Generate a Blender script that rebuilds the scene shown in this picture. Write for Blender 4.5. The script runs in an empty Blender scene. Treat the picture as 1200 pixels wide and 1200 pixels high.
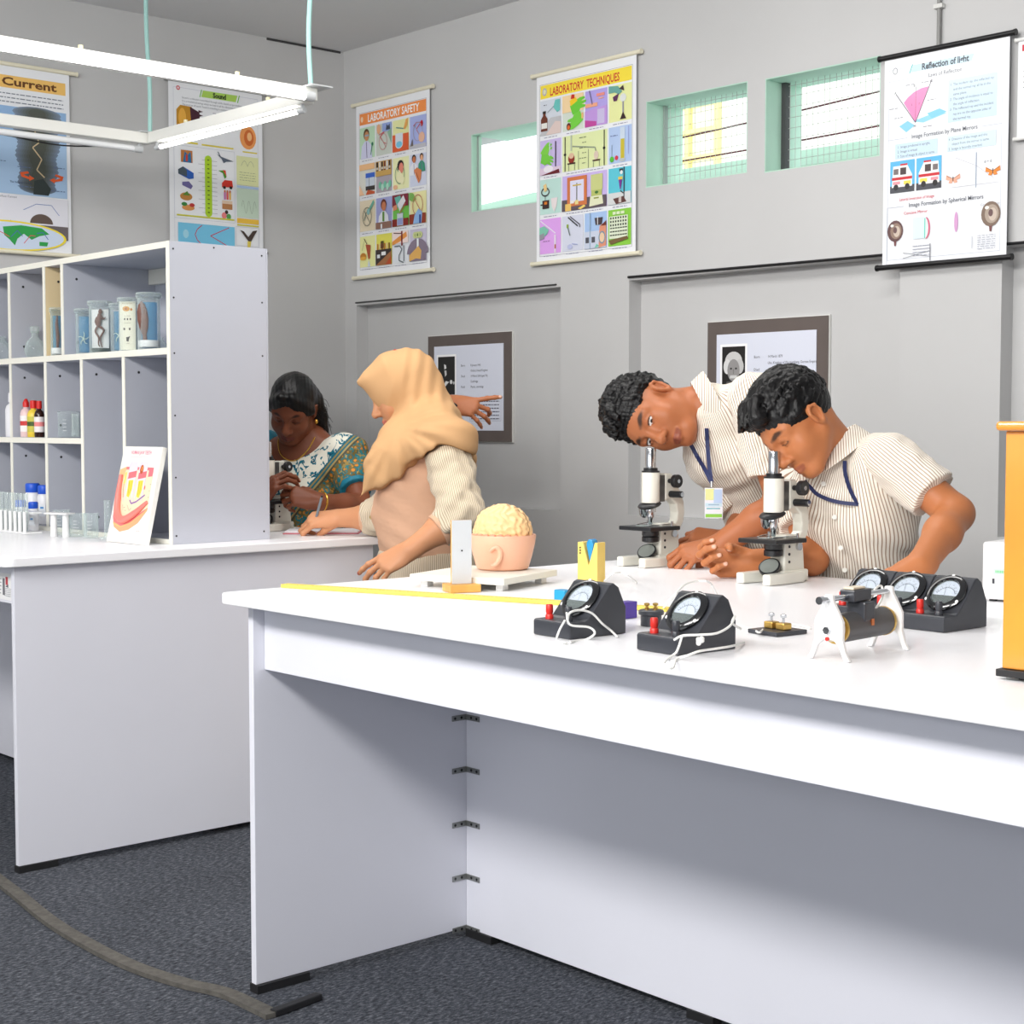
import bpy, bmesh, math, random
import numpy as np
from mathutils import Matrix, Vector
random.seed(7); np.random.seed(7)
SC = bpy.context.scene
COL = SC.collection
PI = math.pi
def rad(d): return d*PI/180

# ---------------------------------------------------------------- camera solve
FPX, CAMH = 1875.0, 1.2
YAW = math.atan2(2100, 1875); PITCH = math.atan2(105, 1875)
CP = np.array([0, 0, CAMH])
CF = np.array([-math.sin(YAW)*math.cos(PITCH), math.cos(YAW)*math.cos(PITCH), -math.sin(PITCH)])
CR = np.array([math.cos(YAW), math.sin(YAW), 0.0]); CU = np.cross(CR, CF)
def ray(u, v): return CF+CR*(u-600)/FPX-CU*(v-600)/FPX
def at_z(u, v, z): d = ray(u, v); return CP+d*((z-CAMH)/d[2])
def at_y(u, v, y): d = ray(u, v); return CP+d*(y/d[1])
def at_x(u, v, x): d = ray(u, v); return CP+d*(x/d[0])
def at_d(u, v, d): return CP+d*ray(u, v)
RH = np.array([CR[0], CR[1], 0.0])
FH = np.array([-CR[1], CR[0], 0.0])

# ---------------------------------------------------------------- materials
def lin(c):
    return tuple(((x/255)/12.92 if x/255 <= .04045 else ((x/255+.055)/1.055)**2.4) for x in c)
MATS = {}
def mat(name, rgb, rough=.5, metal=0, spec=.5, noise=0, nscale=8, bump=0, bscale=200, coat=0, emit=0, alpha=None, sss=0):
    if name in MATS: return MATS[name]
    m = bpy.data.materials.new(name); m.use_nodes = True
    nt = m.node_tree; b = nt.nodes['Principled BSDF']
    c = lin(rgb)+(1,)
    b.inputs['Base Color'].default_value = c
    b.inputs['Roughness'].default_value = rough; b.inputs['Metallic'].default_value = metal
    b.inputs['Specular IOR Level'].default_value = spec
    if coat: b.inputs['Coat Weight'].default_value = coat; b.inputs['Coat Roughness'].default_value = .08
    if emit: b.inputs['Emission Color'].default_value = c; b.inputs['Emission Strength'].default_value = emit
    if sss:
        b.inputs['Subsurface Weight'].default_value = sss; b.inputs['Subsurface Radius'].default_value = (.012, .005, .003); b.inputs['Subsurface Scale'].default_value = .6
    tc = None
    if noise or bump:
        tc = nt.nodes.new('ShaderNodeTexCoord')
    if noise:
        n = nt.nodes.new('ShaderNodeTexNoise'); n.inputs['Scale'].default_value = nscale; n.inputs['Detail'].default_value = 6
        nt.links.new(tc.outputs['Object'], n.inputs['Vector'])
        r = nt.nodes.new('ShaderNodeMapRange'); r.inputs['From Min'].default_value = .3; r.inputs['From Max'].default_value = .7
        r.inputs['To Min'].default_value = 1-noise; r.inputs['To Max'].default_value = 1+noise
        nt.links.new(n.outputs['Fac'], r.inputs['Value'])
        mx = nt.nodes.new('ShaderNodeMix'); mx.data_type = 'RGBA'; mx.blend_type = 'MULTIPLY'; mx.inputs['Factor'].default_value = 1
        mx.inputs['A'].default_value = c; nt.links.new(r.outputs['Result'], mx.inputs['B'])
        nt.links.new(mx.outputs['Result'], b.inputs['Base Color'])
    if bump:
        n = nt.nodes.new('ShaderNodeTexNoise'); n.inputs['Scale'].default_value = bscale; n.inputs['Detail'].default_value = 4
        nt.links.new(tc.outputs['Object'], n.inputs['Vector'])
        bp = nt.nodes.new('ShaderNodeBump'); bp.inputs['Strength'].default_value = bump; bp.inputs['Distance'].default_value = .002
        nt.links.new(n.outputs['Fac'], bp.inputs['Height']); nt.links.new(bp.outputs['Normal'], b.inputs['Normal'])
    MATS[name] = m; return m
def glass_mat(name, rgb=(225, 240, 238), dens=.12, edge=.75):
    """thin clear wall: mostly see-through, brighter and reflective towards grazing angles"""
    if name in MATS: return MATS[name]
    m = bpy.data.materials.new(name); m.use_nodes = True; nt = m.node_tree
    out = nt.nodes['Material Output']; b = nt.nodes['Principled BSDF']
    b.inputs['Base Color'].default_value = lin(rgb)+(1,); b.inputs['Roughness'].default_value = .04; b.inputs['Specular IOR Level'].default_value = .8
    t = nt.nodes.new('ShaderNodeBsdfTransparent'); t.inputs['Color'].default_value = (.97, .985, .98, 1)
    lw = nt.nodes.new('ShaderNodeLayerWeight'); lw.inputs['Blend'].default_value = .35
    r = nt.nodes.new('ShaderNodeMapRange'); r.inputs['To Min'].default_value = dens; r.inputs['To Max'].default_value = edge
    nt.links.new(lw.outputs['Facing'], r.inputs['Value'])
    mx = nt.nodes.new('ShaderNodeMixShader'); nt.links.new(r.outputs['Result'], mx.inputs['Fac'])
    nt.links.new(t.outputs[0], mx.inputs[1]); nt.links.new(b.outputs[0], mx.inputs[2]); nt.links.new(mx.outputs[0], out.inputs['Surface'])
    MATS[name] = m; return m
def attr_mat(name, attr='col', rough=.5, spec=.5, sss=0, bump=0, bscale=300, coat=0, wave=None):
    """base colour from a face-corner colour attribute (print inks, skin tones)"""
    if name in MATS: return MATS[name]
    m = bpy.data.materials.new(name); m.use_nodes = True; nt = m.node_tree; b = nt.nodes['Principled BSDF']
    a = nt.nodes.new('ShaderNodeAttribute'); a.attribute_name = attr
    nt.links.new(a.outputs['Color'], b.inputs['Base Color'])
    b.inputs['Roughness'].default_value = rough; b.inputs['Specular IOR Level'].default_value = spec
    if coat: b.inputs['Coat Weight'].default_value = coat; b.inputs['Coat Roughness'].default_value = .12
    if sss:
        b.inputs['Subsurface Weight'].default_value = sss; b.inputs['Subsurface Radius'].default_value = (.012, .005, .003); b.inputs['Subsurface Scale'].default_value = .5
    if bump:
        tc = nt.nodes.new('ShaderNodeTexCoord'); n = nt.nodes.new('ShaderNodeTexNoise'); n.inputs['Scale'].default_value = bscale; n.inputs['Detail'].default_value = 4
        nt.links.new(tc.outputs['Object'], n.inputs['Vector'])
        bp = nt.nodes.new('ShaderNodeBump'); bp.inputs['Strength'].default_value = bump; bp.inputs['Distance'].default_value = .002
        nt.links.new(n.outputs['Fac'], bp.inputs['Height']); nt.links.new(bp.outputs['Normal'], b.inputs['Normal'])
    MATS[name] = m; return m

# ---------------------------------------------------------------- mesh builder
def frame(d):
    d = np.array(d, float); d /= np.linalg.norm(d)+1e-12
    a = np.array([0, 0, 1.0]) if abs(d[2]) < .9 else np.array([1.0, 0, 0])
    x = np.cross(a, d); x /= np.linalg.norm(x); return x, np.cross(d, x), d
def catmull(pts, n=8):
    P = [np.array(p, float) for p in pts]; P = [2*P[0]-P[1]]+P+[2*P[-1]-P[-2]]; out = []
    for i in range(1, len(P)-2):
        for k in range(n):
            t = k/n; a, b, c, d = P[i-1:i+3]
            out.append(.5*(2*b+(c-a)*t+(2*a-5*b+4*c-d)*t*t+(3*b-a-3*c+d)*t**3))
    out.append(P[-2]); return out
class MB:
    def __init__(s, M=None): s.v = []; s.f = []; s.mi = []; s.sm = []; s.c = []; s.M = M; s.hascol = False
    def add(s, vs, fs, mi=0, sm=False, col=None):
        o = len(s.v)
        for p in vs:
            p = Vector(tuple(float(q) for q in p))
            s.v.append(tuple(s.M @ p) if s.M is not None else tuple(p))
        for f in fs:
            s.f.append(tuple(o+i for i in f)); s.mi.append(mi); s.sm.append(sm); s.c.append(col or (1, 1, 1))
        if col: s.hascol = True
        return s
    def box(s, x0, y0, z0, x1, y1, z1, mi=0, col=None):
        vs = [(x0, y0, z0), (x1, y0, z0), (x1, y1, z0), (x0, y1, z0), (x0, y0, z1), (x1, y0, z1), (x1, y1, z1), (x0, y1, z1)]
        return s.add(vs, [(0, 3, 2, 1), (4, 5, 6, 7), (0, 1, 5, 4), (1, 2, 6, 5), (2, 3, 7, 6), (3, 0, 4, 7)], mi, col=col)
    def prism(s, poly, z0, z1, mi=0, axis='z', sm=False, col=None):
        n = len(poly)
        def m(a, b, c): return {'z': (a, b, c), 'y': (a, c, b), 'x': (c, a, b)}[axis]
        vs = [m(a, b, z0) for a, b in poly]+[m(a, b, z1) for a, b in poly]
        s.add(vs, [tuple(range(n-1, -1, -1)), tuple(range(n, 2*n))], mi, col=col)
        o = len(s.v)-2*n
        for i in range(n):
            j = (i+1) % n; s.f.append((o+i, o+j, o+n+j, o+n+i)); s.mi.append(mi); s.sm.append(sm); s.c.append(col or (1, 1, 1))
        return s
    def cyl(s, p0, p1, r0, r1=None, n=16, mi=0, caps=True, sm=True, col=None):
        r1 = r0 if r1 is None else r1; p0 = np.array(p0, float); p1 = np.array(p1, float); x, y, d = frame(p1-p0)
        vs = []
        for p, r in ((p0, r0), (p1, r1)):
            for i in range(n):
                a = 2*PI*i/n; vs.append(p+r*(x*math.cos(a)+y*math.sin(a)))
        s.add(vs, [(i, (i+1) % n, n+(i+1) % n, n+i) for i in range(n)], mi, sm, col)
        if caps: s.add(vs[:n], [tuple(range(n-1, -1, -1))], mi, False, col); s.add(vs[n:], [tuple(range(n))], mi, False, col)
        return s
    def tube(s, pts, r, n=8, mi=0, col=None, smooth=0):
        if smooth: pts = catmull(pts, smooth)
        pts = [np.array(p, float) for p in pts]; m = len(pts); rs = r if isinstance(r, (list, tuple)) else [r]*m
        if len(rs) != m: rs = list(np.interp(np.linspace(0, 1, m), np.linspace(0, 1, len(rs)), rs))
        vs = []; x = None
        for i, p in enumerate(pts):
            d = pts[min(i+1, m-1)]-pts[max(i-1, 0)]; d = d/(np.linalg.norm(d)+1e-12)
            if x is None: x, y, _ = frame(d)
            x = x-d*(x@d); x /= np.linalg.norm(x)+1e-12; y = np.cross(d, x)
            for k in range(n): a = 2*PI*k/n; vs.append(p+rs[i]*(x*math.cos(a)+y*math.sin(a)))
        fs = [(i*n+k, i*n+(k+1) % n, (i+1)*n+(k+1) % n, (i+1)*n+k) for i in range(m-1) for k in range(n)]
        fs += [tuple(range(n-1, -1, -1)), tuple((m-1)*n+k for k in range(n))]
        return s.add(vs, fs, mi, True, col)
    def ribbon(s, pts, w, nrm, t=.001, mi=0, col=None, smooth=0):
        if smooth: pts = catmull(pts, smooth)
        pts = [np.array(p, float) for p in pts]; m = len(pts); vs = []
        for i, p in enumerate(pts):
            d = pts[min(i+1, m-1)]-pts[max(i-1, 0)]; d /= np.linalg.norm(d)+1e-12
            nn = np.array(nrm[i] if isinstance(nrm, list) else nrm, float); nn = nn-d*(nn@d); nn /= np.linalg.norm(nn)+1e-12
            x = np.cross(d, nn)
            vs += [p-x*w/2-nn*t/2, p+x*w/2-nn*t/2, p+x*w/2+nn*t/2, p-x*w/2+nn*t/2]
        fs = [(4*i+k, 4*i+(k+1) % 4, 4*i+4+(k+1) % 4, 4*i+4+k) for i in range(m-1) for k in range(4)]+[(3, 2, 1, 0), (4*m-4, 4*m-3, 4*m-2, 4*m-1)]
        return s.add(vs, fs, mi, False, col)
    def lathe(s, prof, c=(0, 0, 0), n=24, mi=0, sm=True, col=None, sx=1, sy=1, cap=True):
        vs = []; m = len(prof)
        for r, z in prof:
            for k in range(n): a = 2*PI*k/n; vs.append((c[0]+sx*r*math.cos(a), c[1]+sy*r*math.sin(a), c[2]+z))
        fs = [(i*n+k, i*n+(k+1) % n, (i+1)*n+(k+1) % n, (i+1)*n+k) for i in range(m-1) for k in range(n)]
        if cap and prof[0][0] > 1e-5: fs.append(tuple(range(n-1, -1, -1)))
        if cap and prof[-1][0] > 1e-5: fs.append(tuple((m-1)*n+k for k in range(n)))
        return s.add(vs, fs, mi, sm, col)
    def ell(s, c, r, n=16, m=10, mi=0, R=None, col=None):
        vs = []; R = np.eye(3) if R is None else R
        for i in range(m+1):
            t = PI*i/m
            for k in range(n):
                a = 2*PI*k/n; vs.append(np.array(c)+R@np.array([r[0]*math.sin(t)*math.cos(a), r[1]*math.sin(t)*math.sin(a), r[2]*math.cos(t)]))
        return s.add(vs, [(i*n+k, (i+1)*n+k, (i+1)*n+(k+1) % n, i*n+(k+1) % n) for i in range(m) for k in range(n)], mi, True, col)
    def torus(s, c, R, r, axis=(0, 0, 1), n=28, m=8, mi=0, a0=0, a1=2*PI, col=None):
        x, y, d = frame(axis); pts = [np.array(c)+R*(x*math.cos(a)+y*math.sin(a)) for a in np.linspace(a0, a1, n+1)]
        return s.tube(pts, r, m, mi, col)
    def mesh(s, name, mats, off=None):
        me = bpy.data.meshes.new(name); vs = s.v
        if off is not None: vs = [(p[0]-off[0], p[1]-off[1], p[2]-off[2]) for p in vs]
        me.from_pydata(vs, [], s.f); mats = mats if isinstance(mats, (list, tuple)) else [mats]
        for m in mats: me.materials.append(m)
        me.polygons.foreach_set('material_index', s.mi); me.polygons.foreach_set('use_smooth', s.sm)
        if s.hascol:
            a = me.color_attributes.new('col', 'FLOAT_COLOR', 'CORNER'); buf = []
            for f, c in zip(s.f, s.c): buf += list(tuple(c[:3])+(1,))*len(f)
            a.data.foreach_set('color', buf)
        me.update(); return me
    def build(s, name, mats, parent=None, bevel=0, off=None, seg=2):
        me = s.mesh(name, mats, off)
        if bevel or True:
            bm = bmesh.new(); bm.from_mesh(me); bmesh.ops.remove_doubles(bm, verts=bm.verts, dist=1e-6) if not s.hascol else None
            bmesh.ops.recalc_face_normals(bm, faces=bm.faces) if not s.hascol else None
            bm.to_mesh(me); bm.free()
        if any(s.sm): me.set_sharp_from_angle(angle=rad(42))
        o = bpy.data.objects.new(name, me); COL.objects.link(o)
        if parent is not None: o.parent = parent
        if bevel:
            md = o.modifiers.new('bevel', 'BEVEL'); md.width = bevel; md.segments = seg; md.limit_method = 'ANGLE'; md.angle_limit = rad(40)
        return o
def tag(o, label=None, cat=None, group=None, kind=None):
    if label: o['label'] = label
    if cat: o['category'] = cat
    if group: o['group'] = group
    if kind: o['kind'] = kind
    return o
def thing(name, label, cat, loc=(0, 0, 0), rz=0, group=None):
    o = bpy.data.objects.new(name, None); COL.objects.link(o); o.location = tuple(float(q) for q in loc); o.rotation_euler = (0, 0, rz)
    o.empty_display_size = .05
    return tag(o, label, cat, group)
def struct(o): o['kind'] = 'structure'; return o
def copy_tree(o, parent=None):
    c = o.copy(); COL.objects.link(c); c.parent = parent
    for ch in list(o.children): copy_tree(ch, c)
    return c

# ---------------------------------------------------------------- text and printed sheets
TXT = {}
def text_mesh(t, bold=0):
    k = (t, bold)
    if k in TXT: return TXT[k]
    cu = bpy.data.curves.new('t', 'FONT'); cu.body = t; cu.size = 1; cu.resolution_u = 2; cu.offset = bold
    o = bpy.data.objects.new('t', cu); COL.objects.link(o)
    dg = bpy.context.evaluated_depsgraph_get(); me = bpy.data.meshes.new_from_object(o.evaluated_get(dg))
    v = [tuple(p.co) for p in me.vertices]; f = [tuple(p.vertices) for p in me.polygons]
    COL.objects.unlink(o); bpy.data.objects.remove(o); bpy.data.meshes.remove(me); bpy.data.curves.remove(cu)
    w = max([p[0] for p in v] or [0]); TXT[k] = (v, f, w); return TXT[k]
class Sheet:
    """ink on paper: x right, y DOWN, metres, lying in the local XZ plane and facing -Y"""
    def __init__(s, mb, x0=0, z0=0, y=0, k=1): s.mb = mb; s.x0 = x0; s.z0 = z0; s.y = y; s.n = 0; s.k = k
    def P(s, pts, c, tess=False):
        s.n += 1; yy = s.y-s.n*2.2e-5
        s.mb.add([(s.x0+a*s.k, yy, s.z0-b*s.k) for a, b in pts], [tuple(range(len(pts)-1, -1, -1))], 0, False, lin(c))
    def rect(s, x0, y0, x1, y1, c): s.P([(x0, y0), (x1, y0), (x1, y1), (x0, y1)], c)
    def ell(s, cx, cy, rx, ry, c, n=18, a0=0, a1=2*PI): s.P([(cx+rx*math.cos(a0+(a1-a0)*i/n), cy+ry*math.sin(a0+(a1-a0)*i/n)) for i in range(n if a1-a0 > 6.2 else n+1)], c)
    def line(s, pts, t, c):
        for (a, b), (d, e) in zip(pts[:-1], pts[1:]):
            L = math.hypot(d-a, e-b) or 1e-9; nx, ny = -(e-b)/L*t/2, (d-a)/L*t/2
            s.P([(a+nx, b+ny), (d+nx, e+ny), (d-nx, e-ny), (a-nx, b-ny)], c)
    def frame(s, x0, y0, x1, y1, t, c): s.line([(x0, y0), (x1, y0), (x1, y1), (x0, y1), (x0, y0)], t, c)
    def text(s, t, x, y, size, c, al='l', sx=1, bold=0, width=None, rot=0):
        v, f, w = text_mesh(t, bold)
        if width: sx = width/(w*size)
        dx = {'l': 0, 'c': -w*size*sx/2, 'r': -w*size*sx}[al]; s.n += 1; yy = s.y-s.n*2.2e-5
        ca, sa = math.cos(rot), math.sin(rot)
        s.mb.add([(s.x0+s.k*(x+(dx+p[0]*size*sx)*ca-p[1]*size*sa), yy, s.z0+s.k*(-y+(dx+p[0]*size*sx)*sa+p[1]*size*ca)) for p in v], [tuple(q) for q in f], 0, False, lin(c))
    def para(s, lines, x, y, size, lead, c, sx=1):
        for i, t in enumerate(lines): s.text(t, x, y+i*lead, size, c, 'l', sx)
    def scrib(s, x0, x1, y, t, c, seed=0):
        r = random.Random(seed); x = x0
        while x < x1:
            w = min(r.uniform(1.2, 4), x1-x); s.rect(x, y-t/2, x+w, y+t/2, c); x += w+.8
# ================================================================= camera, world, lights
cam = bpy.data.cameras.new('camera'); cam.lens = FPX/1200*36; cam.sensor_width = 36; cam.clip_start = .02
co = bpy.data.objects.new('camera', cam); COL.objects.link(co)
co.matrix_world = Matrix(((CR[0], CU[0], -CF[0], 0), (CR[1], CU[1], -CF[1], 0), (CR[2], CU[2], -CF[2], CAMH), (0, 0, 0, 1)))
SC.camera = co
SC.view_settings.view_transform = 'Standard'; SC.view_settings.look = 'None'; SC.view_settings.gamma = 1; SC.view_settings.exposure = 0.0
w = bpy.data.worlds.new('daylight'); SC.world = w; w.use_nodes = True
bg = w.node_tree.nodes['Background']; bg.inputs['Color'].default_value = (.93, .97, 1, 1); bg.inputs['Strength'].default_value = 1.9
def area(name, loc, target, sx, sy, power, col=(1, .98, .95)):
    l = bpy.data.lights.new(name, 'AREA'); l.shape = 'RECTANGLE'; l.size = sx; l.size_y = sy; l.energy = power; l.color = col
    o = bpy.data.objects.new(name, l); COL.objects.link(o); o.location = loc
    d = Vector(target)-Vector(loc); o.rotation_euler = d.to_track_quat('-Z', 'Y').to_euler(); return o
# unseen ceiling lamps of the room, plus two added fill lights without fixtures
area('ceiling_lamp_a', (-.7, -.75, 2.72), (-1.3, 1.6, .6), 1.3, .5, 82)
area('ceiling_lamp_b', (-2.6, -.75, 2.72), (-2.7, 1.8, .6), 1.3, .5, 54)
area('ceiling_lamp_c', (-4.4, -.6, 2.72), (-4.4, 1.8, .6), 1.3, .5, 22)
area('back_wall_fill', (-3.3, 2.7, 2.78), (-3.5, 3.4, 0), 2.6, .4, 31)  # added overhead fill that brightens the back and lower left walls
area('window_daylight', (.2, -2.7, 1.75), (-2.6, 2.6, 1.2), 4.0, 1.4, 36, (.97, .98, 1))  # added low fill from behind the camera, tinted like daylight

# ================================================================= room shell
YB, XL, ZC = 4.42, -6.12, 2.91
m_wall = mat('grey_wall_paint', (198, 198, 198), .75, spec=.25, noise=.035, nscale=1.3, bump=.08, bscale=60)
m_ceil = mat('ceiling_paint', (232, 232, 233), .8, spec=.2, noise=.03, nscale=.8)
m_green = mat('green_window_paint', (186, 218, 202), .6, noise=.05, nscale=9)
m_carpet = mat('charcoal_carpet', (62, 66, 76), .95, spec=.1)
def carpet():
    nt = m_carpet.node_tree; b = nt.nodes['Principled BSDF']; tc = nt.nodes.new('ShaderNodeTexCoord')
    n1 = nt.nodes.new('ShaderNodeTexNoise'); n1.inputs['Scale'].default_value = 140; n1.inputs['Detail'].default_value = 8; n1.inputs['Roughness'].default_value = .75
    n2 = nt.nodes.new('ShaderNodeTexNoise'); n2.inputs['Scale'].default_value = 3.5; n2.inputs['Detail'].default_value = 3
    mp = nt.nodes.new('ShaderNodeMapping'); mp.inputs['Scale'].default_value = (1, .45, 1); mp.inputs['Rotation'].default_value = (0, 0, .6)
    nt.links.new(tc.outputs['Object'], mp.inputs['Vector']); nt.links.new(mp.outputs[0], n1.inputs['Vector']); nt.links.new(tc.outputs['Object'], n2.inputs['Vector'])
    r = nt.nodes.new('ShaderNodeValToRGB'); e = r.color_ramp.elements
    e[0].position = .33; e[0].color = lin((32, 34, 39))+(1,); e[1].position = .68; e[1].color = lin((122, 125, 132))+(1,)
    k = e.new(.5); k.color = lin((70, 73, 80))+(1,)
    nt.links.new(n1.outputs['Fac'], r.inputs['Fac'])
    mx = nt.nodes.new('ShaderNodeMix'); mx.data_type = 'RGBA'; mx.blend_type = 'OVERLAY'; mx.inputs['Factor'].default_value = .25
    nt.links.new(r.outputs[0], mx.inputs['A']); nt.links.new(n2.outputs['Fac'], mx.inputs['B']); nt.links.new(mx.outputs['Result'], b.inputs['Base Color'])
    bp = nt.nodes.new('ShaderNodeBump'); bp.inputs['Strength'].default_value = .7; bp.inputs['Distance'].default_value = .004
    nt.links.new(n1.outputs['Fac'], bp.inputs['Height']); nt.links.new(bp.outputs[0], b.inputs['Normal'])
carpet()
XR, YF = 2.6, -3.0
struct(MB().box(XL-.2, YF, -.1, XR, YB+.25, 0).build('floor', m_carpet))
struct(MB().box(XL-.2, YF, ZC, XR, YB+.25, ZC+.12).build('ceiling', m_ceil))
struct(MB().box(XL-.2, YF, 0, XL, YB+.25, ZC).build('wall_left', m_wall))
struct(MB().box(XR, YF, 0, XR+.2, YB+.25, ZC).build('wall_right', m_wall))
fw = MB().box(XL-.2, YF-.2, 0, XR+.2, YF, 1.0).box(XL-.2, YF-.2, 2.5, XR+.2, YF, ZC).box(XL-.2, YF-.2, 1.0, -5.2, YF, 2.5).box(1.8, YF-.2, 1.0, XR+.2, YF, 2.5)
struct(fw.build('wall_front', m_wall))
# back wall: upper band stands proud of three recessed bays; three slot windows high up
RD = .066
W = [(-5.21, -4.70, 2.087, 2.412), (-4.196, -3.705, 2.08, 2.40), (-3.626, -3.145, 2.07, 2.395)]
bays = [(-6.03, -4.66), (-4.28, -3.06), (-2.69, -1.3), (-.95, .4)]
mb = MB(); T = .2
mb.box(XL, YB, 0, XR, YB+T, .845)
xs = XL
for a, b in bays: mb.box(xs, YB, .845, a, YB+T, 1.74); mb.box(a, YB+RD, .845, b, YB+T, 1.74); xs = b
mb.box(xs, YB, .845, XR, YB+T, 1.74)
mb.box(XL, YB, 1.74, XR, YB+T, 2.07)
xs = XL
for a, b, z0, z1 in W:
    if a < -5: mb.box(xs, YB, 2.07, a, YB+.045, 2.412); mb.box(xs, YB+.045, 2.07, a-.3, YB+T, 2.412)
    else: mb.box(xs, YB, 2.07, a, YB+T, 2.412)
    mb.box(a, YB, 2.07, b, YB+T, z0); mb.box(a, YB, z1, b, YB+T, 2.412); xs = b
mb.box(xs, YB, 2.07, XR, YB+T, 2.412); mb.box(XL, YB, 2.412, XR, YB+T, ZC)
struct(mb.build('wall_back', m_wall))
m_wire = mat('galvanised_wire', (168, 172, 168), .5, metal=.2); m_dark = mat('dark_steel', (62, 62, 64), .5)
m_wframe = mat('window_frame_grey', (150, 160, 156), .5)
for i, (a, b, z0, z1) in enumerate(W):
    r = thing('window_%d' % (i+1), None, None, (a, YB, z0)); r['kind'] = 'structure'
    r['label'] = ['narrow high window left of the centre chart, mostly white glare', 'high slot window with wire mesh right of the centre chart', 'high slot window with wire mesh nearest the black-rod chart'][i]
    w_, h_ = b-a, z1-z0; d = .012
    m = MB(); m.box(0, .001, 0, .004, .045 if i == 0 else T, h_); m.box(w_-.004, .001, 0, w_, T, h_); m.box(.004, .001, h_-.004, w_-.004, T, h_); m.box(.004, .001, 0, w_-.004, T, .004)
    m.build('window_lining', m_green, r)
    if i == 0:
        f = MB(); f.box(.004, .030, .004, .012, .045, h_-.004); f.box(.012, .032, .004, .022, .040, h_-.004, 1); f.build('window_frame', [m_wframe, m_green], r)
    else:
        g = MB(); n = 19
        for k in range(n+1):
            x = .006+(w_-.012)*k/n; g.cyl((x, .100, .004), (x+.002*math.sin(k*3), .100, h_-.004), .0011, n=5)
        for k in range(9):
            z = .015+(h_-.03)*k/8; g.cyl((.004, .102, z), (w_-.004, .102, z+.003*math.sin(k*2)), .0011, n=5)
        g.build('wire_mesh', m_wire, r)
        if i == 2: MB().box(.004, .085, .004, .022, .11, h_-.004).build('window_mullion', m_dark, r)
        else: MB().box(.004, .09, .004, .012, .108, h_-.004).build('window_mullion', m_wframe, r)
# ---- outside, seen through the slots
m_can = mat('green_canopy_paint', (136, 180, 156), .6, noise=.06, nscale=6)
m_yel = mat('yellow_house_paint', (250, 238, 160), .7); m_pale = mat('pale_house_paint', (250, 250, 236), .8)
c = MB(); c.prism([(5.95, 2.40), (5.95, 2.45), (4.9, 2.17), (4.9, 2.13)], -6.5, 1.0, axis='x')
can = c.build('canopy', m_can); tag(can, 'pale green canopy roof outside below the meshed slot windows', 'canopy')
bl = thing('building', 'pale house with yellow window grid seen through the middle slot window', 'building', (-11.2, 12.0, 0))
MB().box(-1.2, 0, 0, 1.3, 3, 7).build('facade', m_pale, bl)
g = MB()
for k in range(5): g.box(-.75+k*.38, -.06, 3.0, -.70+k*.38, 0, 4.9)
for k in range(8): g.box(-.75, -.07, 3.0+k*.26, .8, -.01, 3.04+k*.26)
g.build('window_grid', m_yel, bl)
m_cab = mat('outdoor_cable_rubber', (92, 40, 52), .6)
for k, (p, q, s_) in enumerate([((-4.9, 4.72, 2.30), (-2.9, 4.74, 2.385), .012), ((-4.9, 4.72, 2.225), (-2.9, 4.74, 2.25), .01)]):
    pts = [np.array(p)*(1-t)+np.array(q)*t-np.array([0, 0, s_*4*t*(1-t)]) for t in np.linspace(0, 1, 14)]
    tag(MB().tube(pts, .0035, 6).build('outdoor_cable', m_cab), ['upper of two dark cables strung outside the slot windows', 'lower of two dark cables strung outside the slot windows'][k], 'cable')
# ---- cables, a dark line and conduit on the walls
m_blk = mat('black_rubber', (28, 28, 30), .55); m_cond = mat('grey_conduit', (140, 140, 138), .5)
tag(MB().tube([(-4.28, YB-.006, 1.752), (-3.4, YB-.007, 1.747), (-2.69, YB-.006, 1.745), (-1.3, YB-.006, 1.742)], .005, 6).build('wall_cable', m_blk), 'black cable running along the top of the right wall recess', 'cable')
tag(MB().tube([(-6.03, YB-.005, 1.752), (-5.3, YB-.006, 1.75), (-4.68, YB-.005, 1.75)], .0035, 6).build('wall_cable', mat('dark_grey_line', (70, 70, 70), .6)), 'thin dark line along the top of the left wall recess', 'cable')  # thin dark tube following the top edge of the left recess
pc = at_y(1103, 20, YB)
cd = thing('conduit', 'thin grey conduit dropping from the ceiling above the black-rod chart', 'conduit', (pc[0], YB-.012, pc[2]))
MB().cyl((0, 0, ZC-pc[2]), (0, 0, -.13), .007, n=10).build('pipe', m_cond, cd)
MB().box(-.016, -.009, .025, .016, .009, .038).build('clip', mat('clip_white', (215, 215, 212), .5), cd)
MB().tube([(0, -.004, -.125), (.012, -.008, -.15), (.03, -.008, -.16)], .0025, 6, smooth=4).tube([(-.004, -.004, -.125), (-.012, -.008, -.142)], .0025, 6).build('wire_tail', m_blk, cd)
tag(MB().tube([(-2.31, YB-.005, 1.995), (-1.9, YB-.005, 1.99)], .004, 6).build('wall_cable', m_blk), 'short dark cable between the two rightmost wall charts', 'cable')
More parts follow.
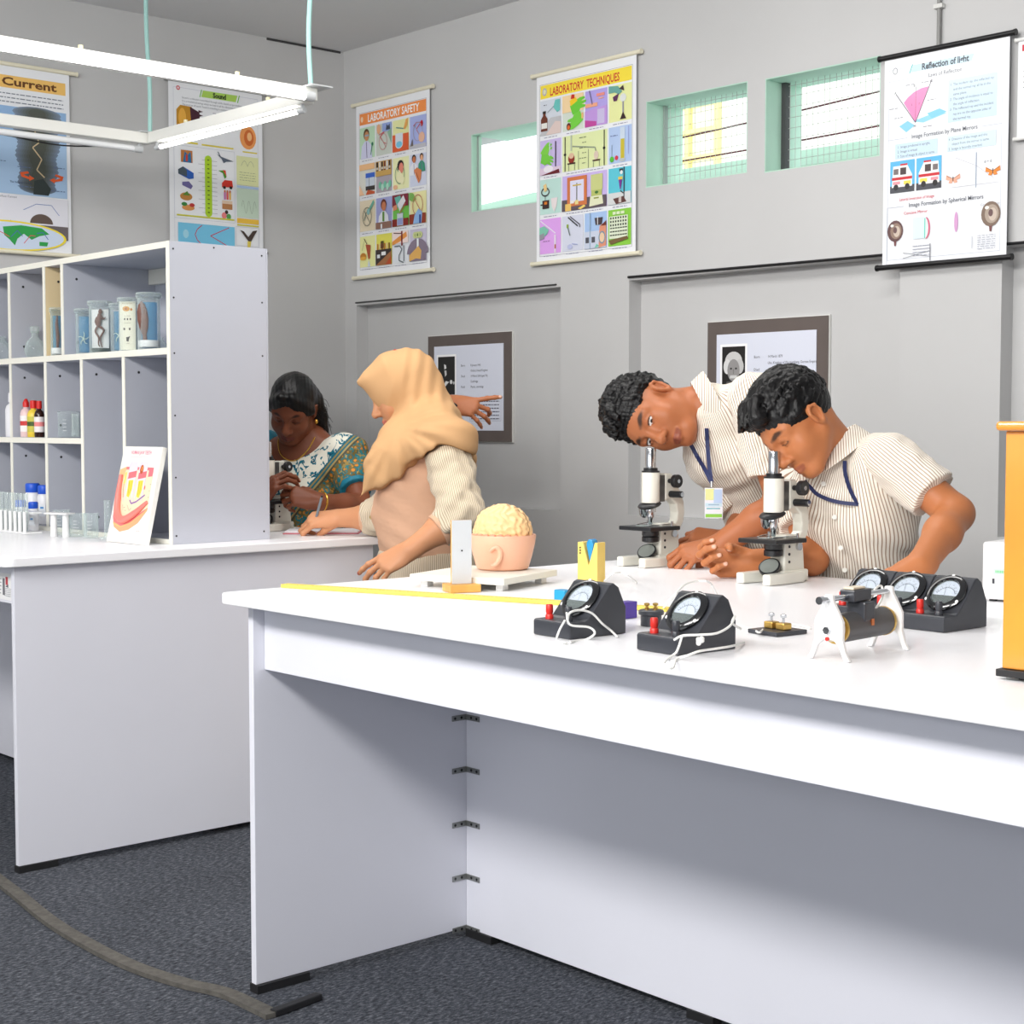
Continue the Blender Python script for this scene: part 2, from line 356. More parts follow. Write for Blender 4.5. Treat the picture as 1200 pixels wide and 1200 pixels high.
# ---- carpet seam and loose strip
pts = [at_z(u, v, .006) for u, v in ((-120, 960), (-40, 1005), (10, 1040), (60, 1080), (110, 1110), (160, 1134), (215, 1152), (262, 1163), (300, 1180), (320, 1190))]
tag(MB().ribbon(pts, .034, (0, 0, 1), .010, smooth=6).build('carpet_seam', mat('worn_carpet_edge', (86, 83, 78), .95, noise=.25, nscale=60, bump=.5, bscale=300)), 'curved brownish frayed carpet edge crossing the floor at left', 'carpet edge')
tag(MB().ribbon([at_z(320, 1187, .008), at_z(345, 1178, .008), at_z(374, 1167, .008)], .02, (0, 0, 1), .014).build('floor_strip', m_blk, bevel=.002), 'short black rubber strip lying on the carpet by the bench foot', 'strip')
for k, (ya, yb) in enumerate(((2.44, 2.66), (4.0, 4.40))): struct(MB().box(XL, ya, ZC-.010, XL+.004, yb, ZC-.001).build('ceiling_gap_%d' % (k+1), m_dark))  # dark strips stand in for the shaded gaps at the ceiling joint
ph = at_x(307, 295, XL+.01); hk = thing('wall_hook', 'small black hook on the left wall just right of the shelf top', 'hook', (XL, ph[1], ph[2])); MB().cyl((0, 0, 0), (.012, 0, 0), .011, n=14).build('hook_plate', m_blk, hk); MB().tube([(.012, 0, 0), (.03, 0, -.004), (.036, 0, .012)], .004, 8, smooth=4).build('hook_arm', m_blk, hk)
# stains and chips of the upper wall
m_stain = mat('wall_crack', (150, 150, 149), .8)

# ================================================================= hanging lamp frame
m_batten = mat('lamp_batten_enamel', (238, 238, 232), .35); m_tube = mat('fluorescent_tube', (255, 253, 248), .3, emit=7.0); m_tubo = mat('unlit_tube', (236, 238, 240), .2); m_cord = mat('pale_teal_cord', (168, 214, 208), .5); m_cap = mat('lamp_end_cap', (205, 208, 210), .35)
A = at_z(368, 112, 2.30); B = at_z(172, 163, 2.30); L = thing('pendant_lamp_frame', 'rectangular frame of white fluorescent battens hung on pale teal cords', 'lamp', (A[0], A[1], 2.30))
bw = B[0]-A[0]; ln = -1.30
def batten(p, q, tz, emit=True, tr=.0145):
    p = np.array(p, float); q = np.array(q, float); d = (q-p)/np.linalg.norm(q-p); n = np.cross(d, [0, 0, 1])
    m = MB(); h, w2 = .021, .022
    m.add([p-n*w2+[0, 0, -h], p+n*w2+[0, 0, -h], p+n*w2+[0, 0, h], p-n*w2+[0, 0, h], q-n*w2+[0, 0, -h], q+n*w2+[0, 0, -h], q+n*w2+[0, 0, h], q-n*w2+[0, 0, h]], [(0, 1, 2, 3), (7, 6, 5, 4), (0, 4, 5, 1), (1, 5, 6, 2), (2, 6, 7, 3), (3, 7, 4, 0)])
    b = m.build('batten', m_batten, L, bevel=.003)
    t0 = p+d*.05+tz; t1 = q-d*.05+tz
    MB().cyl(t0, t1, tr, n=14).build('tube', m_tube if emit else m_tubo, b)
    for a_, s_ in ((t0, 1), (t1, -1)): MB().cyl(a_-d*.025*s_, a_+d*.012*s_, tr*1.17, n=12).cyl(a_-tz*.8-d*.012*s_, a_+tz*.1-d*.012*s_, .008, n=8).build('tube_socket', m_cap, b)
batten((0, .0, 0), (0, ln, 0), np.array([.032, 0, -.012]))
batten((-.03, .0, .0), (bw+.03, 0, .0), np.array([0, 0, -.040]), True, .008)
batten((bw, -.0, 0), (bw, ln, 0), np.array([-.012, 0, -.040]), False, .012)
MB().box(-.03, -.05, .021, .06, .035, .025).build('corner_plate', m_cap, L); MB().box(bw-.06, -.05, .021, bw+.03, .035, .025).build('corner_plate', m_cap, L)
zt = ZC-2.30
MB().tube([(0, -.012, .02), (-.006, -.016, .2), (.004, -.012, .4), (0, -.012, zt)], .0085, 8, smooth=6).build('cord', m_cord, L)
MB().tube([(bw+.01, 0, .02), (bw+.012, 0, .2), (bw+.01, -.01, .4), (bw+.012, -.012, zt)], .0085, 8, smooth=6).build('cord', m_cord, L)
for x_ in (0, bw): MB().tube([(x_, ln+.06, .02), (x_+.004, ln+.058, .3), (x_, ln+.06, zt)], .0085, 8, smooth=4).build('cord', m_cord, L)
MB().tube([(bw-.02, -.08, -.03), (bw-.025, -.35, -.06), (bw-.03, -.6, -.045), (bw-.03, -.9, -.04), (bw-.02, -1.2, -.03)], .003, 6, smooth=5).build('loose_wire', m_blk, L)
mc = mat('clip_cream', (226, 218, 180), .5)
for p in ((0, -.30), (0, -.85), (bw*.25, 0), (bw*.75, 0)): MB().cyl((p[0], p[1], .02), (p[0], p[1], .036), .008, n=8).build('wire_clip', mc, L)
# ================================================================= wall charts
m_print = attr_mat('printed_sheet', rough=.42, spec=.4); m_gloss = attr_mat('glossy_printed_sheet', rough=.30, spec=.45, coat=.22)
m_rodw = mat('cream_chart_rod', (236, 230, 206), .4); m_rodb = mat('black_chart_rod', (22, 22, 24), .35)
def chart(label, x, y, ztop, w_, h_, rz, draw, rod, over, rr=.0085, ink=None, tilt=0, paper=(240, 242, 246)):
    t = thing('wall_chart', label, 'chart', (x, y, ztop), rz, None); t.rotation_euler = (0, tilt, rz)
    m = MB(); m.box(-w_/2, -.0005, -h_, w_/2, .0005, 0, col=lin(paper))
    S = Sheet(m, -w_/2, 0, -.0006, w_/100); draw(S, h_/w_*100)
    m.build('sheet', ink or m_print, t)
    for z in (0, -h_):
        e = MB().cyl((-w_/2-over, -.002, z), (w_/2+over, -.002, z), rr, n=12)
        for sx in (-1, 1): e.cyl((sx*(w_/2+over), -.002, z), (sx*(w_/2+over+.006), -.002, z), rr*1.18, n=12)
        e.build('top_rod' if z == 0 else 'bottom_rod', rod, t)
    return t
SK, SK2, HR = (232, 172, 132), (202, 120, 78), (60, 34, 24)
def bust(S, x, y, r, coat=(232, 236, 248), hair=HR, face=SK, specs=False):
    S.P([(x-2.1*r, y+5*r), (x-1.7*r, y+2.2*r), (x-.6*r, y+1.2*r), (x+.6*r, y+1.2*r), (x+1.7*r, y+2.2*r), (x+2.1*r, y+5*r)], coat)
    S.ell(x, y-.25*r, r*1.02, r*1.2, hair); S.ell(x+.1*r, y+.15*r, r*.8, r*1.02, face)
    S.line([(x, y+1.4*r), (x+.2*r, y+4.8*r)], .25*r, (120, 110, 150))
    if specs: S.rect(x-.5*r, y-.15*r, x+.9*r, y+.2*r, (150, 170, 190))
def glove(S, x, y, s, c, a=0):
    ca, sa = math.cos(a), math.sin(a)
    p = [(-3, -2), (0, -2.4), (3, -2.2), (5, -1.4), (5.2, -.7), (3, -.6), (5.4, .2), (5.2, .9), (2.8, .6), (4.6, 1.8), (4, 2.3), (1.5, 1.7), (0, 2.6), (-1, 2.2), (-3, 1.8)]
    S.P([(x+s*(ca*i-sa*j), y+s*(sa*i+ca*j)) for i, j in p], c)
def bottle(S, x, y, w, h, c, cap=(40, 30, 28), lab=(236, 236, 230)):
    S.P([(x-w/2, y), (x-w/2, y-h*.62), (x-w*.2, y-h*.8), (x-w*.2, y-h), (x+w*.2, y-h), (x+w*.2, y-h*.8), (x+w/2, y-h*.62), (x+w/2, y)], c)
    S.rect(x-w*.24, y-h*1.03, x+w*.24, y-h*.9, cap); S.rect(x-w*.44, y-h*.42, x+w*.44, y-h*.14, lab)
def beaker(S, x, y, w, h, liq, fill=.5, c=(214, 226, 232)):
    S.rect(x-w/2, y-h, x+w/2, y, c); S.rect(x-w*.45, y-h*fill, x+w*.45, y-h*.04, liq); S.line([(x-w*.56, y-h), (x+w*.56, y-h)], w*.07, (150, 160, 170))
def no_sign(S, x, y, r, c=(150, 150, 140)):
    S.line([(x+r*math.cos(a), y+1.25*r*math.sin(a)) for a in np.linspace(0, 2*PI, 17)], r*.1, c); S.line([(x-r*.7, y-.9*r), (x+r*.7, y+.9*r)], r*.1, c)

def draw_safety(S, H):
    S.frame(4.5, 8, 96, H-6.5, .35, (170, 170, 176)); S.rect(5, 8.6, 95.6, 18.2, (246, 148, 76)); S.ell(8.3, 13.4, 1.7, 2.4, (250, 214, 180))
    S.text('LABORATORY SAFETY', 16.5, 16.5, 8.8, (255, 255, 255), width=70, bold=.02)
    X = [5, 28.3, 51.4, 74.4]; wv = 21.6; Y = [20.6, 51.5, 82, 112.3]; h = 26
    bgc = [[(196, 228, 196), (206, 214, 204), (238, 240, 176), (172, 184, 236)], [(226, 226, 216), (176, 168, 178), (240, 242, 190), (214, 220, 240)],
           [(240, 226, 196), (172, 176, 226), (120, 204, 84), (244, 240, 178)], [(240, 240, 170), (232, 226, 96), (230, 234, 240), (206, 200, 222)]]
    for j in range(4):
        for i in range(4): S.rect(X[i], Y[j], X[i]+wv, Y[j]+h, bgc[j][i]); S.scrib(X[i]+3, X[i]+18, Y[j]+h+2, .55, (150, 150, 170), i*7+j)
    x, y = X[0], Y[0]; bust(S, x+10, y+7, 3.9, (216, 218, 244), (92, 64, 34), (206, 146, 98), True); S.line([(x+16, y+24), (x+18, y+16)], 1, (60, 140, 110)); S.ell(x+18.3, y+15, 1.3, 1.6, (40, 120, 90))
    x = X[1]; S.rect(x+9, y, x+wv, y+7, (150, 170, 224)); S.P([(x+14, y+6), (x+15, y+1), (x+17, y+3), (x+19, y+1), (x+20, y+6)], (60, 70, 90)); S.ell(x+4, y+4, 2.6, 4.2, (236, 180, 140))
    S.line([(x+4, y+9), (x+12, y+7), (x+6, y+11), (x+11, y+16), (x+14, y+17)], .6, (212, 84, 96)); no_sign(S, x+10, y+15, 5.4, (200, 130, 130)); S.P([(x+16, y+8), (x+21.5, y+5), (x+21.5, y+18)], (140, 180, 156))
    x = X[2]; S.rect(x, y+12, x+wv, y+h, (224, 96, 52)); S.rect(x+4, y+11, x+14, y+20, (222, 230, 238)); S.ell(x+9, y+20, 5, 3.6, (222, 230, 238)); S.ell(x+9, y+20.2, 4, 2.6, (120, 200, 232)); S.P([(x+15, y+8), (x+18, y+1), (x+21, y), (x+20, y+6), (x+17, y+9)], (236, 172, 92)); S.line([(x+5, y+6), (x+15, y+8)], 1, (120, 160, 150))
    x = X[3]; S.line([(x+5, y+8), (x+9, y+5.5), (x+15, y+6), (x+9, y+11), (x+13, y+16)], .7, (196, 40, 60)); S.ell(x+16, y+7, 1.7, 2.6, (190, 24, 44)); no_sign(S, x+11, y+13, 6, (170, 160, 180)); S.ell(x+16, y+18, 4, 4.2, (236, 188, 160)); S.rect(x, y+23, x+wv, y+h, (196, 196, 204)); S.P([(x+1, y+24), (x+4, y+18), (x+5, y+24)], (110, 100, 96))
    y = Y[1]; x = X[0]; S.rect(x, y, x+wv, y+5, (246, 196, 142)); S.rect(x+9, y+8, x+wv, y+12, (58, 104, 206)); S.rect(x+9, y+12, x+wv, y+19, (206, 216, 228)); S.line([(x+14, y+12), (x+14, y+19)], .6, (90, 100, 110)); S.rect(x+9, y+19, x+wv, y+22.5, (60, 56, 56)); S.P([(x+9, y+h), (x+12, y+22), (x+wv, y+24), (x+wv, y+h)], (200, 90, 50)); S.P([(x, y+h), (x, y+17), (x+7, y+h)], (246, 200, 160))
    x = X[1]; S.rect(x, y, x+wv, y+12.5, (206, 166, 92))
    for k in range(6): S.rect(x+1+k*3.4, y+.6, x+3.4+k*3.4, y+8, [(40, 30, 34), (230, 226, 220), (50, 40, 44), (120, 50, 40), (220, 222, 226), (60, 44, 40)][k]); S.rect(x+1+k*3.4, y+5, x+3.4+k*3.4, y+7, (200, 196, 190))
    for k in range(5): S.ell(x+6+k*3.4, y+20+(k % 2)*2, 2, 3, [(120, 196, 168), (176, 220, 200)][k % 2])
    x = X[2]; no_sign(S, x+10, y+14, 6.2, (120, 150, 120)); S.ell(x+11, y+7, 4.2, 4.6, (36, 26, 26)); S.ell(x+12, y+9, 3, 4.4, (232, 140, 120)); S.P([(x+5, y+18), (x+9, y+10), (x+17, y+18), (x+14, y+23)], (244, 240, 196)); S.ell(x+4, y+24, 3, 1.8, (240, 190, 150))
    x = X[3]; bust(S, x+6, y+4, 2.6, (236, 238, 246), (40, 28, 24), SK2); bust(S, x+16, y+3.4, 2.3, (60, 150, 120), (40, 28, 24), SK); S.P([(x+6, y+13), (x+10, y+11), (x+16, y+14), (x+15, y+21), (x+12, y+24), (x+9, y+19)], (220, 132, 84)); S.line([(x+9, y+15), (x+13, y+22)], .6, (150, 70, 40))
    y = Y[2]; x = X[0]; no_sign(S, x+11, y+14, 6.2, (130, 130, 110)); S.P([(x+13, y+8), (x+20, y+.6), (x+wv, y+3), (x+16, y+9)], (110, 176, 158)); S.ell(x+13, y+10, 2.2, 2.6, (150, 200, 196)); S.line([(x+7, y+17), (x+10, y+10)], .8, (80, 120, 110))
    x = X[1]; bust(S, x+11, y+7, 3.8, (240, 242, 250), (110, 46, 30), (214, 132, 92)); S.rect(x+9.4, y+12, x+12.2, y+20, (100, 150, 60)); S.rect(x, y+20.5, x+wv, y+h, (150, 112, 96)); S.rect(x+7, y+22, x+9, y+h, (236, 240, 244))
    x = X[2]; S.rect(x, y, x+wv, y+10, (132, 40, 60)); S.P([(x+3, y+2), (x+11, y+1), (x+12, y+7), (x+7, y+11)], (108, 190, 176)); S.P([(x+7, y+8), (x+15, y+1), (x+18, y+6), (x+10, y+14)], (240, 240, 244)); S.rect(x, y+20, x+wv, y+h, (140, 40, 30)); beaker(S, x+10.5, y+h-.5, 8, 10, (150, 160, 210), .6); S.line([(x+10, y+16), (x+18, y+8)], .8, (200, 110, 70)); S.P([(x+1, y+9), (x+6, y+8), (x+7, y+12), (x+1, y+13)], (232, 150, 110))
    x = X[3]; S.P([(x, y), (x+5, y+1), (x+9, y+6), (x+5, y+8), (x, y+6)], (130, 186, 92)); no_sign(S, x+11, y+11, 6.6, (200, 110, 90)); S.rect(x, y+18, x+wv, y+h, (150, 60, 36)); S.P([(x+5, y+h), (x+7, y+19), (x+12, y+14), (x+17, y+17), (x+16, y+h)], (150, 190, 238)); S.rect(x+13, y+19, x+15.5, y+h, (40, 70, 150))
    y = Y[3]; x = X[0]; S.P([(x+9, y+7), (x+16, y+8), (x+15, y+19), (x+13, y+20)], (178, 84, 52)); S.line([(x+7, y+2), (x+11, y+7)], .8, (80, 60, 50)); S.P([(x+12, y+26), (x+13.4, y+20), (x+16, y+26)], (210, 222, 236)); S.ell(x+5.5, y+17, 4.2, 3, (196, 130, 40)); S.ell(x+5.5, y+18.6, 4.2, 1.6, (232, 176, 70)); S.line([(x+4, y+12), (x+7, y+4)], .4, (160, 160, 120))
    x = X[1]; S.rect(x, y+13, x+wv, y+h, (56, 46, 44)); S.P([(x, y+h), (x+wv, y+15), (x+wv, y+h)], (164, 110, 70)); S.P([(x+13, y+h), (x+wv, y+19), (x+wv, y+h)], (190, 80, 40)); S.rect(x+8, y+15, x+14, y+18, (240, 240, 240)); S.rect(x+2, y+17, x+6, y+20, (222, 228, 232)); S.rect(x+7, y+6, x+11, y+12, (80, 70, 30))
    for k in range(6): S.rect(x+2+k*3.2, y+8, x+3.6+k*3.2, y+13, [(200, 120, 60), (236, 200, 160), (120, 60, 40)][k % 3])
    x = X[2]; S.rect(x, y, x+wv, y+10, (246, 226, 220)); S.P([(x, y+8), (x+10, y+4), (x+19, y+1), (x+20, y+5), (x+9, y+9), (x, y+11)], (232, 152, 72)); S.rect(x+12, y, x+14, y+12, (120, 24, 30)); S.line([(x+2, y+1), (x+12, y+2)], .8, (90, 50, 40)); S.line([(x+3, y+12), (x+10, y+12), (x+13, y+15), (x+9, y+20), (x+9, y+24), (x+15, y+26)], 1, (96, 106, 112)); S.rect(x+15, y+12, x+16, y+25, (90, 100, 108))
    x = X[3]; S.ell(x+11, y+20, 14, 12, (136, 122, 140), a0=PI, a1=2*PI); S.rect(x, y+20, x+wv, y+h, (136, 122, 140)); S.rect(x+10, y+8, x+12.4, y+17, (236, 240, 244))
    for k in (-3.4, 3.4, 0): S.ell(x+11+k, y+5, 3, 2.7, (206, 214, 150)); S.ell(x+11+k*.8, y+5, 1.1, 1.3, (110, 140, 70))
    S.P([(x, y+21), (x+7, y+17), (x+12, y+14), (x+16, y+18), (x+15, y+25), (x+9, y+24), (x, y+h)], (226, 176, 96))

def draw_tech(S, H):
    S.frame(3.4, 7.4, 96.4, H-5, .35, (168, 168, 176)); S.rect(4, 8, 95.8, 17.6, (250, 226, 70)); S.ell(8.4, 12.8, 2.4, 2.8, (176, 176, 190)); S.ell(8.4, 12.8, 1.5, 1.8, (226, 224, 190))
    S.text('LABORATORY  TECHNIQUES', 14, 16.2, 8, (206, 44, 52), width=70, bold=.02)
    Y = [19, 47.4, 75.6, 104]; h = 25
    cells = [[(4, 26, (216, 222, 232)), (27.5, 49, (216, 226, 214)), (50.5, 72.5, (184, 168, 236)), (74, 96, (236, 240, 170))],
             [(4, 26, (206, 190, 236)), (27.5, 72.5, (228, 238, 178)), (74, 96, (184, 206, 242))],
             [(4, 26, (196, 230, 222)), (27.5, 72.5, (206, 186, 240)), (74, 96, (96, 202, 220))],
             [(4, 26, (226, 168, 240)), (27.5, 49, (216, 220, 236)), (50.5, 72.5, (170, 200, 240)), (74, 96, (140, 206, 70))]]
    for j in range(4):
        for i, (a, b, c) in enumerate(cells[j]): S.rect(a, Y[j], b, Y[j]+h, c); S.scrib(a+4, b-4, Y[j]+h+1.7, .55, (150, 150, 175), i*5+j)
    y = Y[0]; S.P([(4, y+24), (15, y+13), (26, y+13), (26, y+25), (4, y+25)], (196, 196, 200)); S.P([(10, y+25), (20, y+16), (26, y+17), (26, y+25)], (226, 206, 200)); bottle(S, 8.5, y+22, 7, 14, (110, 56, 40)); S.P([(18, y+6), (20, y+1), (25, y+1), (25, y+9), (22, y+10)], (110, 196, 190)); S.line([(12, y+9), (19, y+5)], .5, (130, 150, 160)); S.scrib(8, 11, y+3.4, .6, (90, 90, 110), 1)
    S.rect(27.5, y, 49, y+12, (246, 216, 168)); glove(S, 42, y+9, 1.9, (110, 206, 62), -.4); S.P([(35, y+4), (41, y+2), (43, y+5), (36, y+8)], (250, 206, 40)); S.P([(36, y+3), (37, y-.2), (40, y+.2), (40, y+3)], (206, 50, 30)); glove(S, 42, y+18, 1.9, (120, 210, 70), 2.7); S.ell(34, y+22, 2.2, 2.6, (90, 30, 30)); S.ell(34, y+22.6, 1.4, 1.6, (230, 110, 50)); S.rect(47, y+14, 49, y+18, (240, 190, 130))
    S.P([(50.5, y+25), (50.5, y+14), (72.5, y+12), (72.5, y+25)], (196, 156, 226)); S.P([(50.5, y+25), (50.5, y+20), (62, y+22), (62, y+25)], (196, 76, 160)); S.rect(51, y+9, 63, y+11.6, (244, 172, 140)); S.line([(55, y), (58, y+10)], 1, (120, 110, 150)); S.rect(62, y+3, 70, y+5, (240, 150, 140)); S.rect(64, y+6, 69, y+7, (236, 170, 150)); S.rect(63, y+14, 70, y+24, (206, 196, 232))
    S.P([(74, y), (83, y+1), (87, y+5), (84, y+7), (80, y+5), (74, y+5)], (110, 170, 160)); S.P([(78, y+8), (84, y+6), (82, y+11), (79, y+11)], (96, 50, 92)); S.ell(88, y+9.5, 3, 2.8, (226, 230, 226)); S.P([(84, y+3), (88, y+1), (89, y+5)], (70, 54, 60)); S.rect(87.4, y+12, 88.6, y+21, (150, 150, 170)); S.P([(85, y+24), (88, y+19), (91, y+24)], (60, 40, 44)); S.rect(74, y+20, 96, y+25, (228, 232, 240)) if False else None
    y = Y[1]; glove(S, 10, y+8, 1.5, (130, 210, 74), -.7); glove(S, 10, y+14, 1.6, (120, 206, 70), .2); S.rect(20, y+2, 21.2, y+22, (80, 70, 90)); S.rect(4, y+20, 26, y+25, (226, 206, 226)); S.ell(13, y+21, 5, 2.6, (240, 236, 244)); S.P([(5, y+25), (24, y+22), (25, y+25)], (110, 30, 40)); S.rect(14, y+1, 15, y+12, (210, 216, 230))
    for xx in (30, 69.4): S.rect(xx, y+.6, xx+.9, y+25, (60, 60, 56)); S.ell(xx+.4, y+13, 1.2, 1, (40, 40, 40))
    S.line([(36.8, y), (36.8, y+11)], 1.4, (190, 200, 180)); S.line([(38, y+8), (61, y+11.5), (61.6, y+14)], .9, (150, 160, 140)); S.ell(37, y+16.4, 3.2, 3.6, (150, 50, 36)); S.ell(37, y+14.5, 2.6, 2, (226, 190, 160)); S.rect(33, y+19.4, 41, y+20.4, (60, 24, 26)); S.ell(62, y+17, 2.2, 3, (226, 206, 190)); S.rect(58.5, y+20, 66, y+21, (70, 26, 28))
    for xx in (34, 40, 44, 54, 59, 65): S.rect(xx, y+20.4 if xx in (34, 40, 59, 65) else y+12, xx+.5, y+25, (130, 136, 116))
    for k in range(6): S.scrib(45+(k % 2)*3, 52, y+3+k*3.6, .5, (120, 130, 100), k)
    S.rect(85.5, y+1, 90, y+24, (206, 220, 236)); S.rect(85.9, y+9, 89.6, y+23, (206, 190, 60)); S.ell(87.7, y+23.4, 3, 1.2, (190, 200, 206)); S.rect(93, y+1, 93.8, y+20, (160, 170, 220)); S.ell(77.5, y+22, 2, 2, (96, 196, 60)); S.ell(82, y+21.4, 1.6, 1.6, (220, 60, 80)); S.line([(77.5, y+12), (77.5, y+20)], .5, (130, 150, 170)); S.scrib(76, 83, y+6, .5, (110, 120, 170), 3)
    y = Y[2]; S.line([(10+4*math.cos(a), y+9+2.8*math.sin(a)) for a in np.linspace(0, 2*PI, 13)], .9, (60, 50, 50)); S.P([(8, y+4), (11, y+3), (12, y+8), (9, y+9)], (240, 206, 140)); S.rect(7, y+15, 14, y+21, (60, 40, 40)); S.rect(9, y+16, 12, y+18, (230, 130, 40)); S.P([(16, y+14), (23, y+14), (22, y+20), (19.6, y+24), (17, y+20)], (236, 226, 226)); S.line([(10, y+12), (10, y+15)], .5, (50, 50, 50)); S.line([(5, y+18), (8, y+18)], 1, (60, 50, 40))
    S.rect(27.5, y+17, 72.5, y+25, (96, 84, 92)); S.rect(33, y+1.4, 53, y+22, (214, 122, 72)); S.rect(36, y+4, 50, y+19, (226, 226, 248)); S.rect(42.4, y+6, 43.4, y+19, (90, 90, 80)); S.rect(38.6, y+7, 47.4, y+8, (206, 180, 80)); S.rect(36, y+18, 40, y+20, (240, 240, 240)); S.rect(31, y+20, 37, y+25, (240, 200, 110)); S.rect(41, y+18, 44.5, y+21, (236, 220, 150)); S.rect(57, y+2, 68.6, y+13, (206, 212, 140)); S.rect(57.4, y+13, 68, y+17, (186, 196, 110)); S.P([(56.5, y+17), (68.4, y+17), (69.4, y+23), (55.5, y+24)], (232, 234, 200)); S.rect(60, y+18, 65, y+19, (150, 160, 70)); S.ell(62.8, y+14.6, 1.8, 1, (70, 120, 60)); S.P([(44, y+24), (50, y+22), (52, y+23), (47, y+25)], (240, 210, 110))
    S.rect(74, y+17, 96, y+25, (216, 220, 220)); S.rect(89, y, 90, y+23, (60, 70, 80)); S.P([(84, y+7), (88, y+7), (86.4, y+15), (85.6, y+15)], (120, 50, 150)); S.rect(84, y+6.4, 88, y+8.4, (236, 206, 80)); S.P([(79, y+21), (89, y+20), (92, y+24), (82, y+25)], (96, 60, 56)); S.rect(84.4, y+20, 87, y+24, (206, 196, 190)); S.rect(85, y+1, 88.4, y+3, (40, 60, 70)); S.ell(87, y+3.6, 1.3, 1.4, (236, 240, 240)); S.line([(86, y+16), (89, y+18)], .8, (50, 60, 60))
    y = Y[3]; S.P([(4, y+6), (9, y+5), (14, y+8), (12, y+11), (8, y+13), (4, y+14)], (130, 200, 176)); S.P([(4, y+11), (9, y+10), (9, y+14), (4, y+15)], (150, 150, 160)); S.line([(5, y+1), (21, y+11)], .8, (240, 236, 246)); S.rect(19.6, y+12, 21.6, y+25, (236, 220, 240)); S.rect(20, y+19, 21.4, y+22, (180, 100, 60)); S.scrib(8, 15, y+16, .5, (150, 110, 160), 4)
    S.line([(34, y+1), (44, y+8)], 1, (60, 60, 66)); S.line([(36, y+.6), (46, y+7), (46, y+9)], .8, (80, 80, 90)); S.line([(33, y+6), (36, y+14)], 1, (110, 120, 120)); S.rect(32.6, y+6, 34.4, y+8.6, (140, 170, 50)); S.ell(36, y+22, 2.6, 1.8, (190, 196, 230)); S.line([(38, y+20), (44, y+21)], .7, (170, 180, 220))
    S.rect(50.5, y+13, 72.5, y+25, (206, 214, 232)); S.rect(56, y, 57, y+25, (150, 176, 200)); S.P([(61, y+4), (69, y+4), (68, y+9), (62, y+9)], (70, 60, 66)); S.line([(64, y+3), (64, y+9)], .6, (236, 236, 240)); S.rect(52, y+17, 55.5, y+21, (86, 86, 96)); S.rect(58, y+17, 61.5, y+21, (86, 86, 96)); S.P([(66, y+10), (72.5, y+7), (72.5, y+24), (65, y+25)], (226, 150, 120)); S.ell(68.4, y+18, 3.4, 4.4, (120, 150, 170)); S.ell(68.4, y+18, 2.4, 3.4, (240, 206, 170)); S.P([(67, y+10), (72.5, y+6.5), (72.5, y+10)], (110, 50, 40)); S.P([(61, y+25), (63, y+22), (66, y+24)], (120, 200, 180))
    S.rect(75.6, y+4.6, 93.4, y+20, (226, 236, 210))
    for r in range(6):
        for k in range(7): S.rect(76.4+k*2.4, y+5.2+r*2.4, 77.8+k*2.4+(.6 if r > 2 else 0), y+6.6+r*2.4-(.6 if r > 2 else 0), (56, 66, 50))
    S.P([(75, y+21), (93, y+19), (94, y+21), (77, y+24)], (120, 96, 60)); S.scrib(79, 91, y+2.6, 2, (226, 240, 200), 5)

